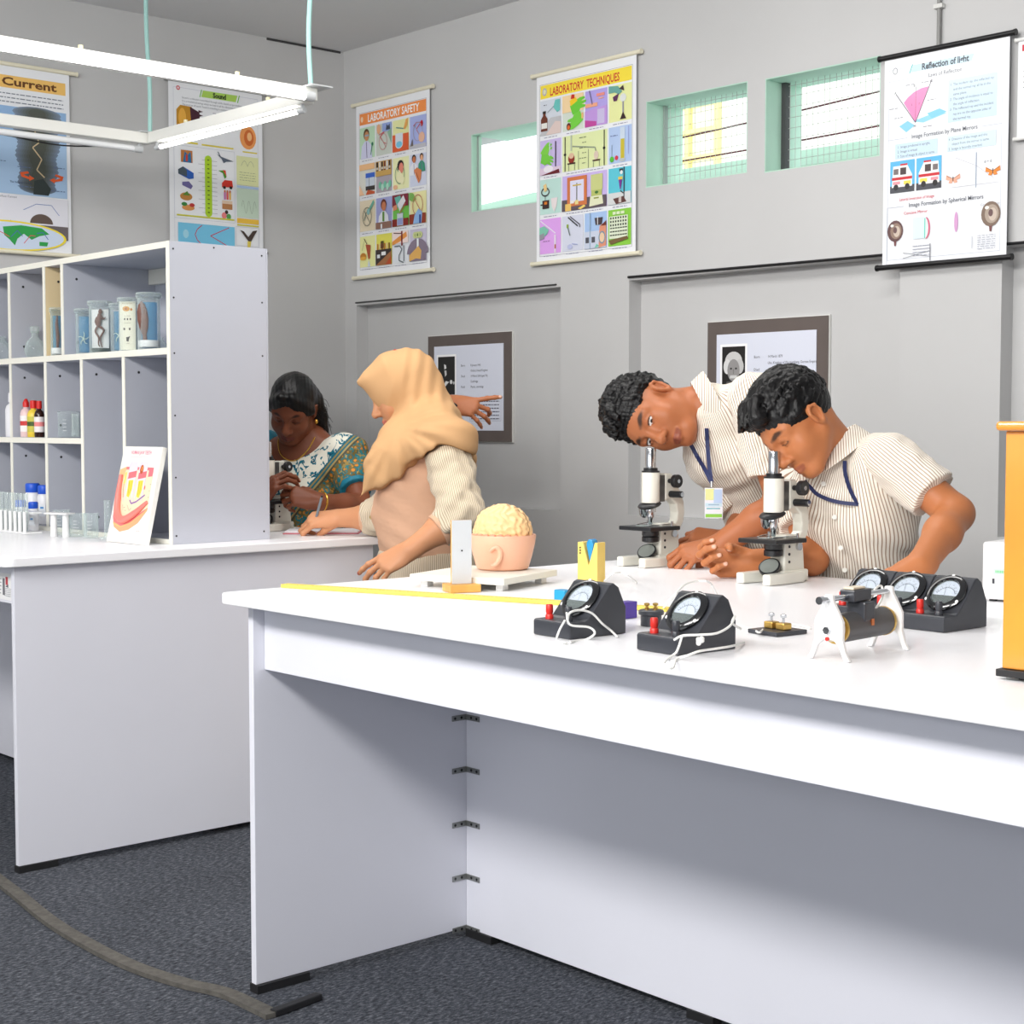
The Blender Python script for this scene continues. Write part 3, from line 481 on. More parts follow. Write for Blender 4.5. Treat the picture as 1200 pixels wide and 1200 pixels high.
def draw_refl(S, H):
    gr = (120, 124, 134); S.frame(4, 9.5, 95, H-5, .3, (190, 196, 210)); S.ell(9, 10.5, 2, 2.4, (120, 124, 134)); S.ell(9, 10.5, 1.5, 1.9, (240, 242, 246)); S.P([(22, 13.5), (24, 8.6), (73, 8.6), (71, 13.5)], (196, 224, 242)); S.line([(21, 14), (23.5, 8)], .8, (70, 190, 196))
    S.text('Reflection of light', 50, 13, 6.2, (36, 50, 60), 'c', width=38, bold=.035); S.text('Laws of Reflection', 50, 19, 3.9, gr, 'c', width=27, bold=.01); S.line([(4, 17.6), (35, 17.6)], .3, (190, 196, 210)); S.line([(65, 17.6), (95, 17.6)], .3, (190, 196, 210))
    S.P([(24, 48), (44, 44), (52, 46), (33, 50)], (150, 214, 236)); S.P([(13, 50), (20, 47), (26, 51), (19, 55)], (140, 208, 232)); S.P([(36, 44), (46, 42), (52, 45), (40, 48)], (130, 206, 234))
    S.P([(26.5, 49), (16.5, 34), (20, 30.6), (25, 27.6), (31, 25.8), (37, 25.4)], (246, 140, 192)); S.line([(10, 27), (26.5, 49)], .5, (70, 60, 80)); S.line([(26.5, 49), (39.5, 21)], .5, (70, 60, 80)); S.line([(26.5, 49), (26.5, 24)], .3, (90, 80, 100))
    for t, x, y in (('A', 8.5, 27), ('B', 24.5, 24), ('N', 38, 23), ('M', 25, 52.5), ('i', 23, 37), ('r', 29, 37)): S.text(t, x, y, 2.6, (60, 60, 70))
    for k, (x, y) in enumerate([(18, 22), (31, 22), (4.5, 37), (36, 35), (9, 44), (33, 53)]): S.scrib(x, x+7, y, .5, (150, 150, 160), k)
    S.rect(53, 24, 91, 53, (206, 228, 244))
    S.para(['1  The incident ray, the reflected ray', '    and the normal ray all lie in the', '    same plane.', '2  The angle of incidence is equal to', '    the angle of reflection.', '3  The reflected ray and the incident', '    ray are on the opposite sides of', '    the normal ray.'], 54.5, 28, 2.5, 3.4, (84, 96, 116), .92)
    S.text('Image Formation by Plane Mirrors', 50, 60, 4.2, gr, 'c', width=53, bold=.01); S.line([(4, 59), (20, 59)], .3, (190, 196, 210)); S.line([(80, 59), (95, 59)], .3, (190, 196, 210))
    S.rect(10, 62.5, 45, 73, (206, 228, 244)); S.para(['1  Image produced is upright.', '2  Image is virtual.', '3  Size of image & object is same.'], 12, 65.6, 2.5, 3.3, (84, 96, 116), .92); S.rect(53, 62.5, 91, 73, (214, 234, 246)); S.para(['4  Distance of the image and the', '    object from the mirror is same.', '5  Image is laterally inverted.'], 54, 65.6, 2.5, 3.3, (84, 96, 116), .92)
    for q, x in enumerate((6, 28)):
        S.rect(x, 74.5, x+20.5, 92, (96, 186, 232)); S.rect(x, 92, x+20.5, 97, (70, 72, 80)); f = (lambda a: x+a) if q == 1 else (lambda a: x+20.5-a)
        R_ = lambda a, b, c, d, col: S.rect(min(f(a), f(c)), b, max(f(a), f(c)), d, col)
        S.P([(f(2), 93), (f(2), 85), (f(6), 78), (f(18), 78), (f(19), 93)], (244, 240, 238)); R_(7, 79.5, 12, 84.5, (74, 60, 62)); R_(13.5, 80, 17.6, 84, (120, 110, 110)); R_(2, 86, 19, 88, (206, 40, 50)); R_(3, 89, 9, 91.6, (240, 220, 90)); R_(6, 76.8, 12, 78, (206, 40, 50)); S.ell(f(6), 93, 2, 2.2, (36, 34, 36)); S.ell(f(15.5), 93, 2, 2.2, (36, 34, 36)); R_(12, 89, 18, 91, (236, 150, 160))
    S.line([(76, 76), (76, 100)], .5, (130, 150, 180)); S.text('d = d', 82, 84, 2.8, gr); S.line([(60, 78), (76, 85)], .3, (190, 190, 200)); S.line([(76, 85), (90, 95)], .3, (190, 190, 200)); S.line([(56, 98), (94, 98)], .25, (190, 190, 200))
    def fly(x, y, s, c):
        S.P([(x, y), (x-6*s, y-3.4*s), (x-6.4*s, y+.2*s), (x-3*s, y+1*s), (x-4*s, y+3*s), (x-1*s, y+3.4*s), (x, y+1*s), (x+1*s, y+3.4*s), (x+4*s, y+3*s), (x+3*s, y+1*s), (x+6.4*s, y+.2*s), (x+6*s, y-3.4*s)], c); S.line([(x, y-1.6*s), (x, y+2*s)], .7, (70, 50, 40))
        for q in (-1, 1): S.line([(x, y), (x+q*5.6*s, y-2.6*s)], .3, (90, 50, 30))
    fly(58, 92, .9, (240, 176, 150)); fly(89, 90, .9, (232, 138, 50))
    S.text('Lateral Inversion of Image', 14, 103, 3, (216, 66, 90), width=29); S.text('Image Formation by Spherical Mirrors', 52, 108, 4.2, gr, 'c', width=60, bold=.01); S.text('Concave Mirror', 18, 113, 3, (216, 66, 90)); S.line([(4, 107), (18, 107)], .3, (190, 196, 210)); S.line([(4, 148), (4, 107)], .3, (190, 196, 210)); S.text('Convex Mirror', 80, 113, 2.4, (170, 170, 180))
    def balloon(x, y, r, c1, c2):
        S.ell(x, y, r, r*1.15, c1); S.ell(x+.1*r, y, r*.72, r*.86, c2); S.ell(x+.2*r, y+.05*r, r*.42, r*.6, (206, 190, 176)); S.ell(x, y-.1*r, r*.24, r*.34, (110, 84, 84)); S.P([(x-.16*r, y+1.1*r), (x+.16*r, y+1.1*r), (x+.1*r, y+1.6*r), (x-.1*r, y+1.6*r)], (120, 76, 76)); S.ell(x-.4*r, y-.6*r, .22*r, .16*r, (236, 234, 230))
    balloon(11, 124, 6.6, (104, 76, 76), (150, 126, 112)); balloon(88, 119, 7.4, (130, 110, 96), (176, 160, 146))
    S.rect(26, 116, 38, 131, (222, 236, 244)); S.ell(36.6, 124, 3.4, 7.6, (222, 110, 140), a0=-PI/2, a1=PI/2); S.ell(35.6, 124, 3, 7.4, (222, 240, 236), a0=-PI/2, a1=PI/2); S.rect(35.4, 117, 36.2, 131, (90, 210, 190)); S.ell(61, 122, 1.5, 7, (214, 160, 206))
    for k in range(7): S.scrib(26, 40, 136+(k % 4)*2.2, .4, (160, 164, 180), k); S.scrib(78, 92, 133+k*1.5, .35, (170, 174, 190), k+9)
    S.line([(18, 144), (40, 140)], .3, gr); S.line([(18, 140), (40, 144)], .3, gr); S.line([(40.5, 135), (40.5, 147)], .6, gr); S.line([(74, 133), (74, H-8)], .4, (180, 184, 196))

def draw_sound(S, H):
    S.frame(5, 6, 95, H-4, .3, (196, 200, 214)); S.ell(10, 6.4, 2, 2, (206, 70, 80)); S.ell(10, 6.4, 1.1, 1.1, (236, 214, 216)); S.P([(34, 11.6), (36, 5.4), (73, 5.4), (71, 11.6)], (176, 216, 96)); S.line([(32.6, 12), (34.6, 5)], 1, (110, 190, 60)); S.line([(73, 12), (75, 5)], 1, (110, 190, 60)); S.text('Sound', 53.5, 10.6, 6, (24, 36, 24), 'c', width=14, bold=.05)
    S.para(['Sound is a vibration transmitted through solids, liquids or gas medium.', 'It is a mechanical energy which we hear in all the vibrations or motion.', 'The sources of sound. Sound is travelling in mediums.'], 14, 15.4, 2.5, 3, (110, 116, 130), .9)
    S.P([(8, 26), (12, 21.6), (24, 22), (25, 46), (8, 46)], (196, 140, 40)); S.P([(22, 22), (32, 26), (33, 44), (24, 46)], (70, 30, 46))
    for k in range(6): S.P([(31, 24+k*3.6), (36, 25+k*3.6), (31, 26.6+k*3.6)], (70, 30, 46))
    S.ell(14, 33, 4, 9, (236, 176, 70)); S.scrib(46, 60, 25, .5, (140, 140, 160), 2); S.ell(48, 31, 2, 1.6, (40, 44, 60)); S.ell(84, 43, 9, 11, (240, 160, 90)); S.ell(85, 43, 5.4, 7.6, (214, 110, 50)); S.ell(85.6, 42, 2.6, 4, (246, 190, 130)); S.line([(52, 44), (56, 51), (62, 45)], .3, gr_) if False else None
    S.rect(8, 54, 30, 55.6, (222, 206, 60)); S.rect(34, 54.4, 68, 55.8, (222, 206, 60)); S.rect(78, 56, 94, 57.2, (222, 206, 60)); S.frame(5, 58, 69, 124, .3, (196, 200, 214))
    S.rect(37, 68, 44.5, 117, (176, 214, 40)); S.ell(40.7, 68, 3.7, 3.7, (176, 214, 40)); S.ell(40.7, 117, 3.7, 3.7, (176, 214, 40))
    for k in range(13): S.rect(39.6, 68+k*4, 41.8, 69+k*4, (80, 110, 20)); S.line([(30 if k % 2 else 34, 69+k*4), (37, 69+k*4)], .3, (150, 150, 160)); S.line([(44.5, 69+k*4), (50, 69+k*4)], .3, (150, 150, 160))
    S.rect(12, 62, 24, 73, (190, 120, 60)); S.P([(14, 73), (16, 63), (19, 66), (22, 63), (23, 73)], (40, 110, 160)); S.rect(17, 66, 19, 72, (210, 60, 40))
    S.P([(9, 80), (14, 77), (25, 82), (25, 87), (20, 88), (9, 84)], (40, 96, 190)); S.P([(9, 80), (14, 77), (18, 80), (18, 86), (9, 84)], (70, 84, 96)); S.P([(13, 91), (20, 90), (24, 94), (22, 97), (13, 94)], (110, 104, 160)); S.ell(17, 104, 6.4, 3.6, (190, 130, 60)); S.P([(13, 103), (18, 99), (21, 103)], (90, 140, 50)); S.ell(19, 114, 6.6, 2.6, (220, 150, 80)); S.ell(15, 111, 3, 1.8, (50, 130, 60)); S.ell(23, 111.4, 2.8, 1.8, (190, 50, 50))
    S.P([(50, 62), (55, 64), (68, 67), (60, 68), (57, 69.6), (55, 66)], (90, 100, 116)); S.line([(51, 59.6), (53.6, 64)], .9, (90, 100, 116)); S.P([(51, 77), (58, 76), (60, 82), (58, 84), (56, 79)], (80, 150, 40)); S.P([(56, 76), (59, 76), (60, 82)], (220, 60, 40)); S.P([(55, 88), (58, 85), (66, 85), (67, 91), (55, 92)], (214, 50, 36)); S.ell(57.6, 92, 1.6, 1.4, (40, 30, 30)); S.ell(64.6, 91.6, 1.6, 1.4, (40, 30, 30))
    for k, c in enumerate([(206, 120, 180), (230, 90, 90), (240, 190, 90)]): S.rect(57+k*2.8, 96, 59+k*2.8, 103, c); S.ell(58+k*2.8, 95.4, 1, 1.2, SK2)
    S.rect(55, 104, 66, 112, (190, 130, 80)); S.rect(55, 104, 66, 107, (232, 206, 180)); S.ell(57, 118, 2.6, 3, (236, 130, 130)); S.ell(62, 118.6, 2.4, 2.6, (90, 160, 80)); S.ell(59.6, 114.6, 1.8, 1.8, (60, 40, 36))
    S.rect(7, 120.6, 68, 122, (206, 206, 60)); S.rect(71, 61, 95, 88, (226, 230, 176)); S.rect(71, 88.6, 95, 90.6, (180, 206, 240)); S.rect(71, 91, 95, 118, (206, 226, 206)); S.rect(71, 119, 95, 123.6, (242, 196, 72)); S.rect(71, 124.6, 95, 126, (214, 206, 70))
    S.line([(76+14*t, 70-5*abs(math.sin(t*2*PI))) for t in np.linspace(0, 1, 15)], .3, (150, 160, 130)); S.line([(76+16*t, 108-6*math.sin(t*5*PI)) for t in np.linspace(0, 1, 21)], .3, (150, 170, 150))
    for k in range(4): S.scrib(74, 92, 76+k*2.4, .4, (150, 160, 130), k)
    S.rect(8, 128, 68, 147, (120, 200, 234)); S.ell(16, 138, 3, 4, (166, 220, 240)); S.line([(33, 129), (28, 133), (25.6, 138), (28, 143), (33, 147)], .8, (196, 60, 90)); S.line([(62, 129), (42, 138), (62, 147)], .8, (196, 60, 90)); S.frame(69.6, 127, 95, H-5, .3, (196, 200, 214))
    S.P([(83, 140), (74, 130), (78, 131), (83, 136), (88, 130), (93, 129), (86, 140)], (70, 56, 50)); S.P([(82, 140), (86, 140), (84.6, 149), (82, 149)], (226, 206, 90)); S.rect(86, 147, 94, 150, (240, 206, 210))

def draw_ocean(S, H):
    S.rect(3, 8, 97, 17, (243, 196, 110)); S.text('Ocean Current', 50, 15, 8, (104, 62, 30), 'c', width=80, bold=.03)
    for k in range(3): S.scrib(5, 95, 21+k*3, .7, (120, 126, 140), k)
    S.rect(3, 30, 97, 93, (170, 200, 232)); S.rect(3, 30, 97, 52, (150, 186, 226))
    for q, f_ in enumerate((1, .9, .8, .7, .6, .48, .36)):
        for k in range(18):
            t = k/17; r = 19-2*math.sin(t*3)-8*max(0, t-.5); g = 140-9*q-20*t; S.ell(74+1.2*math.sin(k*1.1), 33+t*54, r*f_, 4.6*(.5+.5*f_), (g-12+2*q, g+4, g+26-5*q), 16)
    S.P([(70, 92), (71, 82), (78, 80), (84, 87), (82, 92)], (40, 50, 50)); S.line([(76, 40), (72, 46), (75, 54), (70, 58), (77, 66), (73, 74), (79, 79)], .9, (206, 184, 146)); S.ell(76, 42, 6, 1.3, (206, 156, 96))
    for sx_, x_ in ((1, 60), (-1, 94)): S.P([(x_, 77), (x_+sx_*6, 75.6), (x_+sx_*7, 77), (x_+sx_*2.4, 78.4), (x_+sx_*7, 79.8), (x_+sx_*7, 78.4), (x_+sx_*11, 80.4), (x_+sx_*7, 82.6), (x_+sx_*7, 81.4), (x_+sx_*1, 80)], (226, 92, 40))
    S.scrib(5, 50, 70, .5, (90, 110, 150), 4); S.scrib(58, 68, 73, .5, (90, 110, 150), 6); S.scrib(86, 95, 71, .5, (90, 110, 150), 5); S.scrib(58, 70, 87, .5, (90, 110, 150), 7); S.scrib(84, 95, 88, .5, (90, 110, 150), 8)
    S.text('The Vertical Current', 52, 85, 2, (40, 50, 90)); S.rect(3, 94, 97, 124, (226, 226, 234)); S.text('Surface Current', 50, 96, 2.2, (90, 96, 110), 'c'); S.rect(3, 114, 97, 124, (104, 96, 98)); S.ell(76, 113, 9, 7, (96, 80, 72), a0=PI, a1=2*PI); S.line([(62, 104), (72, 99), (84, 99), (90, 106)], .5, (120, 140, 190)); S.line([(6, 104), (20, 98), (34, 102)], .5, (120, 140, 190))
    for k in range(4): S.P([(6+k*14, 120), (10+k*14, 112), (14+k*14, 116), (20+k*14, 117), (12+k*14, 119)], (226, 90, 80))
    S.text('Map of Ocean Currents', 50, 128, 2.4, (90, 96, 110), 'c'); S.ell(50, 135.5+0, 41, 0.1, (1, 1, 1)) if False else None
    cy = H-11.5; S.ell(50, cy, 45.5, 11, (240, 220, 60), 32); S.ell(50, cy, 43.5, 9.8, (206, 220, 240), 32)
    for p in ([(16, -6), (26, -8), (33, -5), (29, -1), (26, 1), (30, 4), (27, 8), (23, 2), (18, -2)], [(46, -6), (60, -8), (76, -7), (82, -3), (74, -1), (68, 2), (62, -2), (57, 2), (55, 7), (51, 3), (47, 0)], [(74, 3), (81, 3), (80, 6), (74, 6)]): S.P([(a, cy+b) for a, b in p], (44, 160, 76))
    for k in range(7): S.line([(12+k*10, cy-3+(k % 3)*4), (17+k*10, cy-4+(k % 2)*3), (21+k*10, cy+1-(k % 3))], .5, (214, 70, 90) if k % 2 else (70, 90, 180))
def draw_sliver(S, H):
    S.rect(4, 5, 16, 11, (206, 40, 60)); S.text('MA', 6, 10, 5, (255, 255, 255), bold=.02)
    for k in range(6): S.scrib(6, 92, 20+k*5, .8, (150, 156, 170), k)
    S.rect(10, 55, 90, 95, (206, 226, 240))

yc = YB-.016
chart('rolled paper chart headed LABORATORY SAFETY in an orange band, cream rods', -5.735, yc, 2.648, .535, .785, 0, draw_safety, m_rodw, .022)
chart('rolled paper chart headed LABORATORY TECHNIQUES in a yellow band, cream rods', -4.507, yc, 2.586, .552, .748, 0, draw_tech, m_rodw, .022)
chart('glossy white chart headed Reflection of light on black rods', -2.884, yc-.012, 2.374, .450, .672, 0, draw_refl, m_rodb, .016, .009, m_gloss)
chart('Sound chart with green title hanging behind the shelf unit', XL+.016, 3.728, 2.655, .468, .70, PI/2, draw_sound, m_rodb, .014, .006)
chart('Ocean Current chart with tan title band at the far left of the picture', XL+.016, 2.768, 2.613, .545, .735, PI/2, draw_ocean, m_rodw, .03)
ps = at_y(1193, 45, YB-.02); chart('edge of a white chart with a red mark at the far right', ps[0]+.16, YB-.016, ps[2]-.005, .32, .295, 0, draw_sliver, mat('white_chart_rod', (232, 232, 230), .4), .004, .006)

# ================================================================= framed biographies on the recess walls
m_mount = mat('brown_mount_board', (98, 88, 84), .55, noise=.05, nscale=12); m_edge = mat('white_frame_edge', (222, 222, 218), .5)
def framed(label, x, z0, w_, h_, draw):
    t = thing('framed_picture', label, 'picture', (x, YB+RD, z0), 0, 'framed biographies on the wall')
    MB().box(-w_/2-.003, -.010, -.003, w_/2+.003, -.001, h_+.003).build('frame_edge', m_edge, t); MB().box(-w_/2, -.015, 0, w_/2, -.0105, h_).build('mount', m_mount, t, bevel=.001)
    m = MB(); b = .047; pw = w_-2*b; ph = h_-2*b; m.box(-pw/2, -.018, b, pw/2, -.0155, h_-b, col=lin((222, 226, 240)))
    S = Sheet(m, -pw/2, h_-b, -.0182, pw/100); draw(S, ph/pw*100); m.build('printed_page', m_print, t)
def bio(S, H, rows, face, pw):
    S.rect(4, 8, 8+pw, 48, (250, 250, 252)); S.rect(6, 10, 6+pw, 46, (36, 34, 34)); cx = 6+pw/2
    if face:
        S.P([(cx-11, 46), (cx-7, 38), (cx+7, 38), (cx+11, 46)], (92, 90, 90)); S.ell(cx, 22, 9, 8, (206, 206, 206)); S.ell(cx-6.5, 26, 4, 6, (220, 220, 220)); S.ell(cx+6.5, 26, 4, 6, (196, 196, 196)); S.ell(cx, 29, 6.4, 9, (150, 148, 148)); S.P([(cx-3.4, 33), (cx+3.4, 33), (cx+4, 35.4), (cx-4, 35.4)], (210, 210, 210)); S.ell(cx-2.6, 27.6, 1.1, .8, (50, 50, 50)); S.ell(cx+2.6, 27.6, 1.1, .8, (50, 50, 50)); S.line([(cx, 28), (cx, 32)], .8, (120, 118, 118))
    else:
        cx -= 2; S.P([(cx-1.6, 17), (cx+1.4, 18), (cx+2, 21), (cx-1, 22)], (226, 226, 226)); S.P([(cx-1, 23), (cx+2, 23), (cx+2.4, 27), (cx, 29)], (206, 206, 206)); S.P([(cx-2, 37), (cx+1, 33), (cx+6, 34), (cx+3, 36), (cx+1, 38)], (226, 226, 226)); S.ell(cx+9, 34, 2, 2, (220, 220, 220)); S.ell(cx+13, 35, 1.4, 1.4, (190, 190, 190))
    y = 20
    for a, b in rows:
        if a: S.text(a, 6+pw+9, y, 3, (70, 70, 84))
        S.text(b, 6+pw+23, y, 3, (70, 70, 84), sx=.8); y += 5
    S.frame(6+pw+22, H-30, 97, H-9, .3, (170, 174, 190))
    for k in range(6): S.scrib(6+pw+24, 95, H-27+k*3.2, .9, (96, 98, 116), k)
framed('framed biography page with white-haired portrait behind the leaning boys', -3.656, 1.106, .545, .460, lambda S, H: bio(S, H, [('Born', '14 March 1879'), ('', 'Ulm, Kingdom of Wurttemberg, German Empire'), ('Died', '18 April 1955 (aged 76)'), ('', 'Princeton, New Jersey, United States'), ('Field', 'Physics, philosophy')], True, 24))
framed('framed biography page with dark photo behind the headscarf woman', -5.29, 1.118, .555, .462, lambda S, H: bio(S, H, [('Born', '8 January 1942'), ('', 'Oxford, United Kingdom'), ('Died', '14 March 2018 (aged 76)'), ('', 'Cambridge'), ('Field', 'Physics, cosmology')], False, 25))
# ================================================================= the two laboratory benches
m_lam = mat('white_laminate', (226, 227, 236), .38, spec=.4, noise=.012, nscale=3); m_top = mat('white_bench_top', (250, 250, 253), .3, spec=.45); m_foot = mat('black_foot_rubber', (24, 24, 26), .6)
m_brk = mat('zinc_bracket', (150, 152, 150), .35, metal=.7); m_hole = mat('screw_hole', (26, 26, 28), .6)
ZT = .845
def rounded(x0, y0, x1, y1, r, n=6, corners=(1, 1, 1, 1)):
    P = []
    for k, (cx, cy, a) in enumerate([(x0+r, y0+r, PI), (x1-r, y0+r, 1.5*PI), (x1-r, y1-r, 0), (x0+r, y1-r, .5*PI)]):
        if corners[k]: P += [(cx+r*math.cos(a+.5*PI*i/n), cy+r*math.sin(a+.5*PI*i/n)) for i in range(n+1)]
        else: P.append([(x0, y0), (x1, y0), (x1, y1), (x0, y1)][k])
    return P
fb = thing('lab_bench', 'long white bench in the foreground carrying the meters and two microscopes', 'bench', (-2.84, 1.80, 0))
def wl(m, t): return m  # meshes below are given in room coordinates
o3 = (-2.84, 1.80, 0)
MB().prism(rounded(-2.895, 1.757, -.15, 2.985, .03), .8225, ZT).build('bench_top', m_top, fb, bevel=.003, off=o3)
MB().box(-2.842, 1.80, .018, -2.824, 2.92, .8195).build('end_panel', m_lam, fb, bevel=.0012, off=o3)
MB().box(-2.8235, 2.378, .018, -.2, 2.396, .8195).build('spine_panel', m_lam, fb, bevel=.0012, off=o3)
MB().box(-2.8235, 1.827, .684, -.2, 1.845, .8195).build('apron', m_lam, fb, bevel=.0012, off=o3)
MB().box(-.218, 1.847, .018, -.2, 2.376, .8195).build('end_panel', m_lam, fb, bevel=.0012, off=o3)
for x0, y0, x1, y1 in ((-2.845, 1.798, -2.815, 1.93), (-2.82, 2.372, -2.73, 2.40), (-2.13, 2.374, -2.06, 2.40), (-.6, 2.374, -.53, 2.40), (-.222, 1.85, -.196, 1.95)):
    MB().box(x0, y0, 0, x1, y1, .018).build('foot_pad', m_foot, fb, off=o3)
for z in (.655, .51, .387, .260, .134, .012):
    b = MB(); z += .0; b.box(-2.8235, 2.335, z, -2.8215, 2.378, z+.013); b.box(-2.8235, 2.376, z, -2.775, 2.378, z+.013)
    o = b.build('bracket', m_brk, fb, bevel=.0006, off=o3)
    for q in (2.343, 2.362): MB().cyl((-2.8222, q, z+.0065), (-2.8208, q, z+.0065), .0032, n=10).build('screw_hole', m_hole, o, off=o3)
    for q in (-2.803, -2.784): MB().cyl((q, 2.3765, z+.0065), (q, 2.3752, z+.0065), .0032, n=10).build('screw_hole', m_hole, o, off=o3)
lb = thing('lab_bench', 'white bench at the left carrying the pigeonhole shelf unit', 'bench', (-4.03, 1.82, 0)); o3 = (-4.03, 1.82, 0)
MB().prism(rounded(-5.98, 1.785, -3.985, 3.07, .03), .82, ZT).build('bench_top', m_top, lb, bevel=.003, off=o3)
MB().box(-4.03, 1.82, .018, -4.012, 3.00, .8195).build('end_panel', m_lam, lb, bevel=.0012, off=o3)
MB().box(-5.95, 2.41, .018, -4.0305, 2.428, .8195).build('spine_panel', m_lam, lb, bevel=.0012, off=o3)
MB().box(-5.95, 1.84, .715, -4.0305, 1.858, .8195).build('apron', m_lam, lb, bevel=.0012, off=o3)
MB().box(-5.968, 1.82, .018, -5.95, 3.0, .8195).build('end_panel', m_lam, lb, bevel=.0012, off=o3)
for x0, y0, x1, y1 in ((-4.034, 1.818, -4.006, 1.93), (-4.15, 2.405, -4.08, 2.433), (-4.034, 2.9, -4.006, 3.0), (-5.97, 1.82, -5.94, 1.93)): MB().box(x0, y0, 0, x1, y1, .018).build('foot_pad', m_foot, lb, off=o3)
m = MB(); S = Sheet(m, -4.185, .795, 1.8392, .0012); S.rect(0, 0, 100, 60, (240, 240, 240)); S.rect(50, 12, 62, 50, (110, 110, 116)); S.rect(66, 8, 78, 26, (190, 60, 70)); S.P([(64, 30), (80, 24), (80, 32)], (90, 90, 100))
for k in range(5): S.scrib(6, 46, 14+k*8, 1.6, (120, 120, 130), k); S.scrib(64, 96, 34+k*4, 1.2, (140, 140, 150), k+5)
m.build('paper_notice', m_print, lb, off=o3)

# ---- pigeonhole shelf unit standing on the left bench
m_board = mat('lilac_grey_board', (190, 193, 203), .45, noise=.015, nscale=5); m_band = mat('cream_edge_band', (246, 244, 232), .4); m_tan = mat('tan_board', (236, 214, 170), .5); m_screw = mat('dark_screw', (46, 46, 50), .4)
su = thing('shelf_unit', 'tall white pigeonhole shelf unit on the left bench holding jars and bottles', 'shelf', (-4.115, 2.353, ZT+.0005)); so = (-4.115, 2.353, 0.0); Z0 = ZT+.0005; so = (-4.115, 2.353, Z0)
y0, y1, ye = 2.353, 2.68, 2.3505
def board(name, x0, z0_, x1, z1_, m_=m_board, yb=y1, front=True):
    o = MB().box(x0, y0, z0_, x1, yb, z1_).build(name, m_, su, off=so)
    if front: MB().box(x0, ye, z0_, x1, y0-.0002, z1_).build('edge_band', m_band, o, off=so)
    return o
XS0 = -5.93; t = .017
side = board('side_panel', -4.132, Z0, -4.115, 1.722)
for z in (.87, 1.04, 1.22, 1.40, 1.56, 1.70):
    for y in (2.365, 2.665):
        if z in (.87, 1.70) or y == 2.365 or z in (1.40, 1.56): MB().cyl((-4.1155, y, z), (-4.1140, y, z), .0028, n=8).build('screw', m_screw, side, off=so)
MB().cyl((-4.1155, 2.5, 1.712), (-4.1140, 2.5, 1.712), .0028, n=8).build('screw', m_screw, side, off=so)
board('side_panel', XS0, Z0, XS0+t, 1.722)
board('top_board', XS0+t+.0005, 1.704, -4.1325, 1.722); s1 = board('shelf_board', XS0+t+.0005, 1.397, -4.1325, 1.416); board('bottom_board', XS0+t+.0005, Z0, -4.1325, Z0+.014)
cx = [-5.70, -5.442, -5.182, -4.919]
s2 = board('shelf_board', XS0+t+.0005, 1.132, -4.6755, 1.150)
def divider(x, za, zb, m_=m_board):
    o = board('divider', x-t/2, za, x+t/2, zb, m_)
    for z in (zb-.045, za+.04):
        if zb-za > .2: MB().cyl((x+t/2-.0005, y0+.045, z), (x+t/2+.0008, y0+.045, z), .0042, n=8).build('screw', m_screw, o, off=so)
for x in cx:
    divider(x, 1.4165, 1.7035, m_tan if x == cx[-1] else m_board); divider(x, 1.1505, 1.3965); divider(x, Z0+.0145, 1.1315)
divider(-4.791, 1.4165, 1.7035); divider(-4.666, Z0+.0145, 1.3965); divider(-4.394, Z0+.0145, 1.3965)
MB().box(XS0+t+.0005, y1-.008, Z0+.0145, -4.1325, y1, 1.3965).build('back_panel', m_board, su, off=so) if False else None
MB().box(XS0, y1+.0005, Z0, -4.115, y1+.006, 1.722).build('back_panel', m_board, su, off=so)
MB().box(-4.7815, 2.655, 1.655, -4.1325, 2.6795, 1.7035).build('back_rail', m_band, su, off=so)
